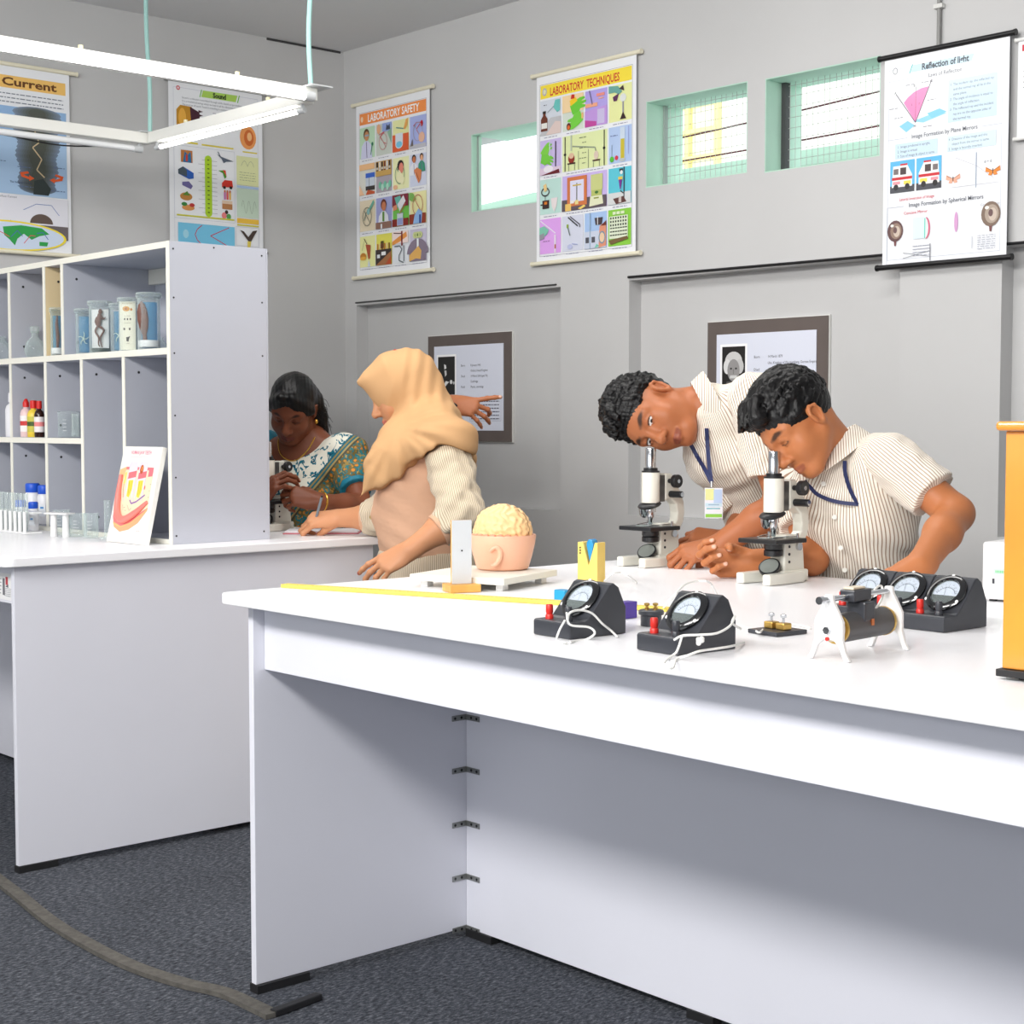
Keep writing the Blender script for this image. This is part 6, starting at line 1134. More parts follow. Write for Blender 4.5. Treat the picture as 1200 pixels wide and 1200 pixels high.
# ---------------------------------------------------------------- hand
def hand(F, W, D, B, left, curl, spread=(6, 1, -4, -10), thumb=(35, 20, 20, 25), s=1.0):
    """W wrist, D finger direction, B back-of-hand normal; curl: per finger (mcp, pip, dip) in degrees; returns nail spots"""
    D = nrm(D); B = nrm(np.array(B)-D*(np.array(B)@D)); X = np.cross(D, B)*(1 if left else -1); W = np.array(W, float)
    T = lambda x, y, z: W+s*(X*x+D*y+B*z); nails = []
    base = [(.027, .082), (.009, .087), (-.0095, .083), (-.026, .074)]; seg = [(.040, .025, .020), (.044, .028, .021), (.041, .026, .020), (.032, .020, .018)]; rr = [.0088, .0090, .0085, .0074]
    R3 = np.stack([X, D, B], 1)
    F.ell(T(0, .046, -.001), (.037*s, .050*s, .0140*s), R3, k=.012).cap(T(0, -.012, 0), T(0, .02, 0), .024*s, .026*s, k=.02, flat=(B, .68))
    for i in range(4):
        bx_, by_ = base[i]; F.cap(T(bx_*.45, .020, 0), T(bx_, by_, .001), .011*s, (rr[i]+.0012)*s, k=.010)
        p = T(bx_, by_, 0); a = rad(spread[i]); dd = D*math.cos(a)+X*math.sin(a); n = B.copy(); ang = 0; ax = np.cross(dd, n)
        r0 = rr[i]
        for j in range(3):
            ang += rad(curl[i][j]); v_ = dd*math.cos(ang)-n*math.sin(ang); q = p+v_*seg[i][j]*s; r1 = r0*(.93 if j < 2 else .86); F.cap(p, q, r0*s, r1*s, k=.0035); F.ell(q, (r1*1.03*s,)*3, k=.003) if j < 2 else None
            if j == 2: nails.append((q+(n*math.cos(ang)+dd*math.sin(ang))*r1*.75*s-v_*.001*s, .0062*s))
            p = q; r0 = r1
    ab, fl, c1, c2 = [rad(t) for t in thumb]; p = T(.022, .014, -.006); dd = nrm(D*math.cos(ab)+X*math.sin(ab)); pn = -B
    ang = fl; r0 = .0125
    for j, L in enumerate((.044, .031, .025)):
        if j: ang += (c1, c2)[j-1]
        v_ = dd*math.cos(ang)+nrm(pn*.8-X*.6)*math.sin(ang); q = p+v_*L*s; r1 = (.0108, .0098, .0082)[j]; F.cap(p, q, r0*s, r1*s, k=.008 if j == 0 else .004)
        if j == 2: nn = np.cross(np.cross(v_, B), v_); nails.append((q+nrm(nn)*r1*.75*s, .0070*s))
        p = q; r0 = r1
    return nails
def arm_part(S_, E_, W_, D, B, left, skin, curl, r=(.042, .036, .027), nail=(232, 190, 170), h=.0024, s=1.0, **kw):
    F = Field(); S_, E_, W_ = map(np.array, (S_, E_, W_)); F.cap(S_, E_, r[0], r[1], k=.02); m = E_*.62+W_*.38; F.cap(E_, m, r[1], r[1]*1.0, k=.015).cap(m, W_, r[1]*.98, r[2], k=.02)
    na = hand(F, W_, D, B, left, curl, s=s, **kw); v, f = F.skin(h, smooth=1); c = np.repeat(np.array([lin(skin)]), len(v), 0)
    for p, q in na: m_ = .8*(1-sm(np.linalg.norm(v-p, axis=1), q*.75, q)); c = c*(1-m_[:, None])+np.array(lin(nail))*m_[:, None]
    return v, f, c

# ---------------------------------------------------------------- cloth materials
m_skin = attr_mat('skin', rough=.46, spec=.35, sss=.12, bump=.06, bscale=260)
def cloth(name, build, rough=.85, bump=.25, bscale=500):
    m = bpy.data.materials.new(name); m.use_nodes = True; nt = m.node_tree; b = nt.nodes['Principled BSDF']; b.inputs['Roughness'].default_value = rough; b.inputs['Specular IOR Level'].default_value = .2; b.inputs['Sheen Weight'].default_value = .15
    out = build(nt); nt.links.new(out, b.inputs['Base Color'])
    tc = nt.nodes.new('ShaderNodeTexCoord'); n = nt.nodes.new('ShaderNodeTexNoise'); n.inputs['Scale'].default_value = bscale; nt.links.new(tc.outputs['Object'], n.inputs['Vector'])
    bp = nt.nodes.new('ShaderNodeBump'); bp.inputs['Strength'].default_value = bump; bp.inputs['Distance'].default_value = .001; nt.links.new(n.outputs['Fac'], bp.inputs['Height']); nt.links.new(bp.outputs[0], b.inputs['Normal']); return m
def stripes(pitch, base, line, duty=.36):
    def bld(nt):
        a = nt.nodes.new('ShaderNodeAttribute'); a.attribute_name = 'st'; sx = nt.nodes.new('ShaderNodeSeparateXYZ'); nt.links.new(a.outputs['Vector'], sx.inputs[0])
        d = nt.nodes.new('ShaderNodeMath'); d.operation = 'DIVIDE'; d.inputs[1].default_value = pitch; nt.links.new(sx.outputs[0], d.inputs[0])
        fr = nt.nodes.new('ShaderNodeMath'); fr.operation = 'FRACT'; nt.links.new(d.outputs[0], fr.inputs[0])
        r = nt.nodes.new('ShaderNodeValToRGB'); e = r.color_ramp.elements; e[0].position = 0; e[0].color = lin(line)+(1,); e[1].position = duty+.12; e[1].color = lin(base)+(1,); k = e.new(duty); k.color = lin(line)+(1,); k = e.new(.93); k.color = lin(base)+(1,); k = e.new(1.0); k.color = lin(line)+(1,)
        nt.links.new(fr.outputs[0], r.inputs[0]); return r.outputs[0]
    return bld
# ================================================================= people
m_shirt = cloth('striped_school_shirt', stripes(.0085, (244, 238, 226), (164, 134, 110), .20))
m_hair = mat('black_hair', (13, 12, 13), .34, spec=.28, bump=.35, bscale=420); m_lany = mat('navy_lanyard', (28, 38, 84), .6); m_trou = mat('charcoal_trousers', (52, 54, 66), .85); m_shoe = mat('black_shoe', (22, 22, 24), .4)
m_btn = mat('shirt_button', (236, 234, 226), .35)
def legs_part(root, off, hips, feet, rad_=(.095, .07, .06), name='trousers', m_=None):
    F = Field(); hips = [np.array(h) for h in hips]; feet = [np.array(f) for f in feet]; F.cap(hips[0], hips[1], .12, .12, k=.04)
    for h_, f_ in zip(hips, feet): kn = (h_+f_)/2+V(0, -.03, .02); F.chain([h_, kn, f_+V(0, 0, .07)], rad_, k=.04)
    v, f = F.skin(.011, clip=lambda P: .06-P[..., 2]); mesh_obj(name, v, f, m_ or m_trou, root, off)
    for f_ in feet:
        G = Field(); G.cap(f_+V(0, .03, .042), f_+V(0, -.13, .034), .045, .036, k=.02).cap(f_+V(0, .03, .04), f_+V(0, .03, .085), .045, .042, k=.02)
        v, f = G.skin(.007, clip=lambda P: -P[..., 2]+.0005); mesh_obj('shoe', v, f, m_shoe, root, off)
def collar_mb(N, up, front, r, back_h=.034, tip=.062, gap=.012, stw=None):
    """folded shirt collar: band round the neck, leaf falling outwards, longer towards two points in front"""
    up = nrm(up); front = nrm(np.array(front)-up*(np.array(front)@up)); rt = np.cross(front, up); m = MB(); rows = []; n = 40
    for i in range(n+1):
        a = gap+(2*PI-2*gap)*i/n; t = abs(math.cos(a/2))**4; d = front*math.cos(a)+rt*math.sin(a)
        leaf = back_h+(tip-back_h)*t; sl = d*1.0
        top = N+d*r*(.98)+up*(.022-.020*t); fold = N+d*r*1.10+up*(.026-.020*t); low = N+d*(r*1.13+leaf*.55)-up*(leaf*.62-.012+.014*t)
        inn = N+d*r*.95-up*(.012)
        rows.append((inn, top, fold, low, low-d*.004-up*.001))
    vs = [p for r_ in rows for p in r_]; fs = [(5*i+k, 5*i+k+1, 5*i+k+6, 5*i+k+5) for i in range(n) for k in range(4)]
    m.add(vs, fs, 0, True); return m
def flat_attr(o, sc=1.0, ax=0):
    me = o.data; a = me.attributes.new('st', 'FLOAT_VECTOR', 'CORNER'); L = [me.vertices[l.vertex_index].co for l in me.loops]
    a.data.foreach_set('vector', np.array([((p[0]*.75+p[1]*.66)*1.5, 0, 0) for p in L], np.float32).ravel())
def fold_warp(amp=.004, s=28, seed=3, dirs=None):
    return lambda P: lump(P, s, amp, seed)+lump(P, s*2.3, amp*.35, seed+1)

def boy(name_label, N, c, Rm, hs, SL, SR, chest, waist, pelvis, front, armL, armR, skin, lip, hairF, eyes, fade, sleeve, root_xy, feet, collar_up, collar_front, lany, seed, lean, cw=1.0):
    off = (root_xy[0], root_xy[1], 0); r = thing('person', name_label, 'person', off, 0)
    N, c, SL, SR, chest, waist, pelvis = [np.array(q, float) for q in (N, c, SL, SR, chest, waist, pelvis)]
    # head and neck in head space
    nl = (N-c)@Rm/hs; HF = head_field(nl, .98, wide=.98); hv, hf = HF.skin(.0026, smooth=1); hc = head_colour(hv, skin, lip, (26, 20, 18), eyes, fade)
    parts = [(place(hv, c, Rm, hs), hf, hc)]
    for (E_, W_, D, B, left, curl, kw), S_ in ((armL, SL), (armR, SR)): parts.append(arm_part(S_, E_, W_, D, B, left, skin, curl, **kw))
    T = Field(); T.cap(waist, chest, .06, .065, k=.05).cap(chest, N, .065, .05, k=.05); v, f = T.skin(.012); parts.append((v, f, np.repeat(np.array([lin(skin)]), len(v), 0)))
    v, f, cc = join(parts); mesh_obj('body', v, f, m_skin, r, off, cc)
    hv, hf = hairF.skin(.0026, warp=lambda P: lump(P, 300, .0012, seed), smooth=1); mesh_obj('hair', place(hv, c, Rm, hs), hf, m_hair, r, off)
    up = nrm(chest-waist); fr = nrm(np.array(front)-up*(np.array(front)@up)); lat = np.cross(fr, up); R3 = np.stack([lat, fr, up], 1)
    S = Field(); S.ell(chest, (.150*cw, .108, .150), R3, k=.05).ell(waist, (.140*cw, .110, .15), R3, k=.06).ell(pelvis, (.150*cw, .120, .13), R3, k=.06)
    S.cap(N-up*.03, SL*.94+N*.06, .050, .058, k=.05).cap(N-up*.03, SR*.94+N*.06, .050, .058, k=.05).cap(N-up*.05, chest, .060, .10, k=.05)
    nd = nrm(c-N); S.cap(N+nd*.0-collar_front*.0, N+nd*.2, .052, .060, k=.01, op='s')
    v, f = S.skin(.0055, warp=fold_warp(.0042, 24, seed), smooth=2); sh = mesh_obj('shirt', v, f, m_shirt, r, off, None, wrap_coord(v, f, waist, up, fr, .13))
    for (E_, W_, *_), S_, (ln, r0, r1) in ((armL, SL, sleeve[0]), (armR, SR, sleeve[1])):
        E_ = np.array(E_); d = nrm(E_-S_); A = Field(); e = S_+d*ln; A.cap(S_-d*.01, e+d*.02, r0, r1, k=.02, cut=(e, d)); v, f = A.skin(.0045, warp=fold_warp(.0022, 40, seed+5), smooth=1)
        mesh_obj('sleeve', v, f, m_shirt, r, off, None, wrap_coord(v, f, S_, d, fr, .075))
    cm = collar_mb(N+nrm(collar_up)*.004, collar_up, collar_front, .062); co_ = cm.build('collar', m_shirt, r, off=off); md = co_.modifiers.new('thick', 'SOLIDIFY'); md.thickness = .0025; flat_attr(co_)
    legs_part(r, off, [pelvis+lat*.08+V(0, 0, -.03), pelvis-lat*.08+V(0, 0, -.03)], feet)
    lany(r, off, S)
    return r, S, R3
def on_surf(F, u, v, d0, lift=.003):
    """first point of the cloth met along a sight line, lifted a little off it"""
    t = d0-.25; dr = ray(u, v)
    for _ in range(400):
        p = CP+dr*t; dd = 1e9; acc = None
        for pr in F.p:
            if pr[6] != 'u': continue
            d = float(F.one(pr, p[None])[0])
            if acc is None: acc = d
            else: k = pr[5]; h = min(max(.5+.5*(acc-d)/k, 0), 1); acc = acc*(1-h)+d*h-k*h*(1-h)
        if acc < lift: return p
        t += max(acc-lift, .0008)*.6
        if t > d0+.4: break
    return CP+dr*d0

# ---- right boy
def lany2(r, off, S):
    nn = camdir(0, .1, 1)
    a = [on_surf(S, u, v, 3.6, .007) for u, v in ((943, 556), (948, 568), (956, 578), (970, 585), (986, 589), (1006, 591))]; b = [on_surf(S, u, v, 3.6, .007) for u, v in ((990, 540), (990, 552), (994, 568), (1000, 582), (1006, 591))]
    m = MB(); m.ribbon(a, .0085, nn, .0015, smooth=4); m.ribbon(b, .0085, nn, .0015, smooth=4); m.build('lanyard', m_lany, r, off=off)
    for u, v in ((965, 567), (978, 606), (985, 642), (990, 668)): p = on_surf(S, u, v, 3.65, .002); MB().cyl(p, p+camdir(-.3, 0, 1)*.003, .0055, n=12).build('button', m_btn, r, off=off)
f0 = V(-.66, -.72, 0); u0 = V(-.70, .69, 0); cy_, sy_ = math.cos(rad(20)), math.sin(rad(20)); f2 = V(f0[0]*cy_, f0[1]*cy_, sy_)
Rm2 = basis(f2, u0); c2 = at_d(935, 496, 3.575); sweepF = [((-.04, .05, .112), (-.036, .098, .086), .014), ((-.02, .06, .115), (-.02, .110, .090), .014), ((.0, .06, .117), (.0, .114, .092), .015), ((.02, .06, .115), (.02, .108, .088), .014), ((.04, .05, .110), (.036, .094, .082), .013), ((0, .02, .118), (.004, .085, .112), .018), ((-.03, .075, .080), (.03, .075, .080), .024), ((-.025, .085, .074), (.025, .085, .074), .016)]
H2 = hair_field(1.035, .052, -.035, -.004, 2, 420, .0052, (.1, 1.6, -.2), sweepF, .010)
SK_B = (188, 118, 74)
P2 = dict(N=at_d(977, 526, 3.64), c=c2, Rm=Rm2, hs=.96, SL=at_d(1046, 540, 3.53), SR=at_d(932, 566, 3.80), chest=at_d(1003, 592, 3.68), waist=at_d(1010, 660, 3.78), pelvis=at_d(1012, 730, 3.86), front=camdir(-.62, -.15, .75),
          armL=(at_d(1120, 602, 3.44), at_d(1078, 664, 3.27), camdir(-.75, -.5, .45), camdir(.3, .75, .5), True, [(35, 40, 30)]*4, dict(r=(.044, .038, .028))),
          armR=(at_d(952, 655, 3.70), at_d(880, 659, 3.66), camdir(-.97, -.02, .1), camdir(.05, -.45, -.85), False, [(30, 72, 40), (36, 74, 40), (40, 76, 40), (44, 76, 40)], dict(r=(.044, .036, .026), thumb=(30, 35, 25, 20))))
boy('boy in striped shirt at right, peering with one eye into the nearer microscope', skin=SK_B, lip=(146, 78, 58), hairF=H2, eyes='shut', fade=None, sleeve=[(.122, .060, .062), (.12, .060, .062)], root_xy=(-2.26, 3.2), feet=[at_z(0, 0, 0)*0+V(-2.17, 3.24, 0), V(-2.36, 3.25, 0)], collar_up=camdir(-.42, .86, -.05), collar_front=camdir(-.6, -.45, .62), lany=lany2, seed=11, lean=0, **P2)

# ---- left boy
m_card = attr_mat('id_card', rough=.35, spec=.4)
def lany1(r, off, S):
    nn = camdir(-.3, -.1, 1); end = at_d(834, 566, 3.90)
    a = [on_surf(S, 828, 502, 4.0, .006), on_surf(S, 829, 520, 4.0, .006), at_d(831, 545, 3.93), end]; b = [on_surf(S, 807, 516, 4.05, .006), on_surf(S, 817, 535, 4.03, .006), at_d(826, 550, 3.93), end]
    m = MB(); m.ribbon(a, .010, nn, .0015, smooth=5); m.ribbon(b, .010, nn, .0015, smooth=5); m.build('lanyard', m_lany, r, off=off)
    MB().cyl(end+CU*.004, end-CU*.010, .004, n=10).build('lanyard_clip', m_chr, r, off=off)
    m = MB(); x, y = nrm(CR*.97-CF*-.2), CU; p0 = end-CU*.012-x*.018; q = lambda a, b, t=0: p0+x*a*.046-y*b*.074+camdir(0, 0, 1)*t
    m.add([q(0, 0), q(1, 0), q(1, 1), q(0, 1), q(0, 0, .0015), q(1, 0, .0015), q(1, 1, .0015), q(0, 1, .0015)], [(0, 1, 2, 3), (7, 6, 5, 4), (0, 4, 5, 1), (1, 5, 6, 2), (2, 6, 7, 3), (3, 7, 4, 0)], 0, False, lin((238, 242, 250)))
    def rc(a0, b0, a1, b1, t, c_): m.add([q(a0, b0, t), q(a1, b0, t), q(a1, b1, t), q(a0, b1, t)], [(3, 2, 1, 0)], 0, False, lin(c_))
    rc(.04, .03, .55, .4, .0018, (236, 240, 170)); rc(.5, .05, .96, .5, .0020, (190, 214, 246)); rc(.04, .5, .96, .62, .0018, (206, 232, 246)); rc(.1, .66, .86, .70, .0018, (120, 190, 206)); rc(.04, .86, .96, .97, .0018, (150, 214, 90)); rc(.2, .54, .8, .57, .002, (150, 180, 210))
    m.build('identity_card', m_card, r, off=off)
u1 = V(-.97, .15, -.19); f1 = V(-.24, -.59, .77); Rm1 = basis(f1, u1); c1 = at_d(767, 485, 4.03)
fade1 = lambda v: .75*sm(v[:, 2], .012, .05)*sm(-v[:, 1], -.058, -.02)*(np.abs(v[:, 0]) > .045)
H1 = hair_field(1.03, .058, -.02, .030, 5, 420, .0052, (0, .3, .2), [((-.03, .05, .105), (-.03, .088, .078), .014), ((0, .06, .105), (0, .092, .08), .014), ((.03, .05, .105), (.03, .086, .078), .014)], .012)
P1 = dict(N=at_d(830, 476, 4.01), c=c1, Rm=Rm1, hs=1.02, SL=at_d(884, 470, 3.88), SR=at_d(836, 540, 4.14), chest=at_d(864, 520, 4.05), waist=at_d(905, 606, 4.15), pelvis=at_d(935, 690, 4.20), front=camdir(-.6, -.3, .72),
          armL=(at_d(917, 590, 3.86), at_d(842, 640, 3.90), camdir(-.93, -.22, .2), camdir(-.25, .75, .6), True, [(34, 62, 35), (40, 66, 35), (44, 68, 35), (48, 68, 35)], dict(r=(.046, .038, .029), thumb=(20, 45, 30, 20))),
          armR=(at_d(880, 606, 4.12), at_d(852, 636, 4.05), camdir(-.9, .12, .1), camdir(.2, .6, .75), False, [(50, 60, 40)]*4, dict(r=(.044, .036, .028), thumb=(52, 10, 10, 10))))
boy('boy in striped shirt with lanyard card, head tilted sideways over the far microscope', skin=(176, 108, 70), lip=(136, 70, 56), hairF=H1, eyes='open', fade=fade1, sleeve=[(.178, .064, .066), (.13, .062, .066)], root_xy=(-2.58, 3.38), feet=[V(-2.45, 3.42, 0), V(-2.68, 3.42, 0)], collar_up=camdir(-.93, -.22, -.1), collar_front=camdir(-.1, -.75, .66), lany=lany1, seed=21, lean=1, **P1)

# ---- woman in the beige headscarf, writing
m_scarf = cloth('beige_headscarf', lambda nt: flatcol(nt, (226, 186, 138)), .8, .12, 300) if False else mat('beige_headscarf', (206, 162, 116), .75, spec=.2, noise=.03, nscale=6, bump=.15, bscale=400)
m_tun = mat('peach_tunic', (216, 172, 142), .8, spec=.2, noise=.03, nscale=8, bump=.2, bscale=400)
m_str2 = cloth('striped_sleeve_cloth', stripes(.0062, (220, 206, 182), (178, 160, 136), .34))
def scarf_woman():
    off = (-3.74, 2.97, 0); r = thing('person', 'woman in beige headscarf writing in a notebook at the left bench', 'person', off, 0); skin = (206, 146, 106)
    c = at_d(470, 459, 4.88); Rm = basis(V(-.90, -.40, .10), V(-.41, .91, .02)); hs = .96; N = at_d(487, 522, 4.86); SL = at_d(527, 545, 4.66); SR = at_d(482, 552, 5.02)
    hv, hf = head_field((N-c)@Rm/hs, .9, wide=.97).skin(.0028); hc = head_colour(hv, skin, (186, 92, 86), (40, 26, 20), 'shut', brow_w=.0025); parts = [(place(hv, c, Rm, hs), hf, hc)]
    EL, WL = at_d(541, 603, 4.56), at_d(480, 645, 4.52); ER, WR = at_d(452, 606, 4.98), at_d(396, 607, 5.03)
    parts.append(arm_part(SL, EL, WL, camdir(-.80, -.45, .05), camdir(-.2, .5, .85), True, skin, [(12, 18, 10), (20, 24, 12), (26, 30, 14), (30, 34, 16)], r=(.05, .042, .027), spread=(8, 2, -4, -9), thumb=(30, 25, 12, 12), nail=(150, 60, 60)))
    parts.append(arm_part(SR, ER, WR, camdir(-.95, -.08, .15), camdir(.1, .75, .6), False, skin, [(40, 55, 30), (46, 62, 32), (52, 70, 34), (56, 72, 34)], r=(.048, .04, .027), thumb=(30, 35, 22, 15), nail=(150, 60, 60)))
    T = Field(); T.cap(at_d(500, 640, 4.85), at_d(492, 570, 4.86), .08, .08, k=.05).cap(at_d(492, 570, 4.86), N, .08, .05, k=.05); v, f = T.skin(.014); parts.append((v, f, np.repeat(np.array([lin(skin)]), len(v), 0)))
    v, f, cc = join(parts); mesh_obj('body', v, f, m_skin, r, off, cc)
    # tunic body
    fr = camdir(-1, 0, .1); up = V(0, 0, 1); lat = np.cross(fr, up); R3 = np.stack([lat, fr, up], 1)
    S = Field(); S.ell(at_d(492, 580, 4.86), (.165, .135, .16), R3, k=.06).ell(at_d(494, 632, 4.86), (.165, .140, .15), R3, k=.06).ell(at_d(505, 700, 4.88), (.185, .150, .17), R3, k=.06); S.cap(N, SL, .05, .055, k=.05).cap(N, SR, .05, .055, k=.05)
    v, f = S.skin(.0065, warp=lambda P: lump(P*V(1, 1, 1.8), 20, .005, 4)+lump(P*V(.6, .6, 1.8), 40, .0026, 6), smooth=2, clip=lambda P: (.80-P[..., 2])); mesh_obj('tunic', v, f, m_tun, r, off)
    K = Field(); a = at_d(508, 690, 4.88); K.chain([a+V(0, 0, .08), V(a[0], a[1], .55), V(a[0]+.02, a[1], .12)], [.165, .19, .22], k=.05); v, f = K.skin(.012, warp=fold_warp(.006, 16, 9), smooth=1, clip=lambda P: np.maximum(.10-P[..., 2], P[..., 2]-.815)); mesh_obj('skirt', v, f, m_str2, r, off, None, wrap_coord(v, f, a, up, fr, .17))
    for s_ in (-1, 1):
        G = Field(); q = V(a[0], a[1], 0)+lat*.09*s_; G.cap(q+V(0, 0, .04), q+fr*V(1, 1, 0)*.16+V(0, 0, .034), .045, .036, k=.02); v, f = G.skin(.008, clip=lambda P: -P[..., 2]+.0005); mesh_obj('shoe', v, f, m_shoe, r, off)
    for S_, E_, W_, t_, r0 in ((SL, EL, WL, .42, .070), (SR, ER, WR, .40, .068)):
        e = E_+(W_-E_)*t_; d = nrm(W_-E_); A = Field(); A.cap(S_, E_, r0, .062, k=.03).cap(E_, e+d*.03, .060, .047, k=.03, cut=(e, d)); v, f = A.skin(.005, warp=lambda P: lump(P, 38, .003, 8)+lump(P, 80, .0012, 9)); mesh_obj('sleeve', v, f, m_str2, r, off, None, wrap_coord(v, f, S_, E_-S_, fr, .07))
        A = Field(); A.cap(e-d*.012, e+d*.012, .0495, .0485, k=.01, cut=[(e+d*.008, d), (e-d*.008, -d)]); v, f = A.skin(.0035, smooth=0); mesh_obj('cuff', v, f, m_tun, r, off)
    # headscarf
    Hf = Field(); Rw = np.array(Rm)
    Hf.ell(c+Rw@V(0, -.020, .026), (.093, .112, .100), Rw, k=.03)
    Hf.cap(at_d(452, 437, 4.88), at_d(422, 448, 4.87), .050, .010, k=.03, flat=(camdir(0, 0, 1), 1.5)); Hf.cap(c+Rw@V(0, .02, .03), at_d(440, 447, 4.87), .085, .032, k=.03)
    # drape: round the chin, over the chest to a tip, over both shoulders and down the back
    h1a, h1b, h2b = at_d(421, 585, 4.75), at_d(514, 523, 4.75), at_d(556, 534, 4.75)
    def low(a_, b_): d_ = nrm(b_-a_); n_ = nrm(np.cross(d_, CF)); return (a_, n_ if n_@CU < 0 else -n_)
    fc = [low(h1a, h1b)]; bc = [low(h1b, h2b)]
    Hf.cap(at_d(488, 470, 4.88), at_d(489, 498, 4.86), .085, .066, k=.03).cap(at_d(489, 498, 4.85), at_d(477, 522, 4.82), .066, .086, k=.03)
    Hf.cap(at_d(477, 522, 4.81), at_d(464, 546, 4.78), .086, .086, k=.03, cut=fc).cap(at_d(464, 546, 4.77), at_d(450, 562, 4.76), .086, .056, k=.03, cut=fc).cap(at_d(450, 562, 4.76), at_d(424, 582, 4.74), .050, .008, k=.025, cut=fc)
    Hf.cap(at_d(488, 530, 4.74), at_d(508, 522, 4.68), .085, .072, k=.03, cut=fc)
    Hf.cap(at_d(490, 468, 4.9), at_d(520, 512, 4.86), .085, .078, k=.04).cap(at_d(508, 500, 4.8), at_d(529, 520, 4.67), .080, .078, k=.04, cut=bc).cap(at_d(518, 512, 4.84), at_d(537, 536, 4.82), .074, .040, k=.04, cut=bc)
    Hf.cap(at_d(484, 500, 4.95), at_d(476, 550, 5.0), .085, .085, k=.04, cut=fc)
    Hf.cap(at_d(534, 500, 4.92), at_d(549, 535, 4.92), .030, .026, k=.02, flat=(camdir(1, .3, 0), .6)).cap(at_d(549, 535, 4.92), at_d(552, 562, 4.92), .024, .010, k=.02, flat=(camdir(1, .3, 0), .6))
    # opening for the face, below the slanting front edge
    ax_ = nrm(at_d(463, 499, 4.88)-at_d(415, 449, 4.88)); pr_ = nrm(np.cross(CF, ax_)); pr_ = pr_ if pr_@(-CU) > 0 else -pr_; ce = at_d(439, 474, 4.88)+pr_*.046
    Hf.ell(ce, (.078, .046, .14), np.stack([ax_, pr_, np.cross(ax_, pr_)], 1), k=.006, op='s')
    chin = at_d(464, 503, 4.82)
    def wr(P):
        q = P-chin; x_, y_ = q@CR, q@CU; rr_ = np.sqrt(x_*x_+y_*y_); ph = np.arctan2(y_, x_)
        w_ = sm(rr_.ravel(), .03, .14).reshape(rr_.shape)*sm((-(y_-.11)).ravel(), -.02, .10).reshape(rr_.shape)
        up_ = sm((y_-.02).ravel(), 0, .08).reshape(y_.shape)*sm((x_+.02).ravel(), 0, .06).reshape(y_.shape); return w_*(.0060*np.sin(ph*9+q@CF*9+.6)+.0028*np.sin(ph*21+rr_*20))+up_*.0022*np.sin(x_*150-y_*26+q@CF*20)+.001*np.sin(x_*60+y_*30)
    v, f = Hf.skin(.0048, warp=wr, smooth=2); mesh_obj('headscarf', v, f, m_scarf, r, off)
    p = at_d(463, 411, 4.86); MB().ell(p, (.006, .006, .005), 10, 8).build('scarf_pin', mat('red_pin', (170, 40, 30), .3), r, off=off)
    p = on_surf(S, 436, 606, 4.86, .004); MB().cyl(p, p+camdir(-.6, 0, .8)*.004, .007, n=14).build('button', mat('olive_button', (176, 150, 90), .4), r, off=off)
    # ring on the hanging hand
    return WR
WRs = scarf_woman()
tip = at_d(367, 620, 5.02); tail = at_d(377, 583, 5.0); t = thing('pen', 'grey ballpoint pen held by the woman in the headscarf', 'pen', tip)
MB().cyl((0, 0, 0), (tail-tip)*.12, .0008, .0038, n=10).build('nib', m_chr, t); MB().cyl((tail-tip)*.12, (tail-tip)*1.0, .0042, .0042, n=12).build('barrel', mat('grey_pen_plastic', (120, 130, 138), .35), t); MB().cyl((tail-tip)*1.0, (tail-tip)*1.06, .003, n=10).build('button', m_bkp, t)

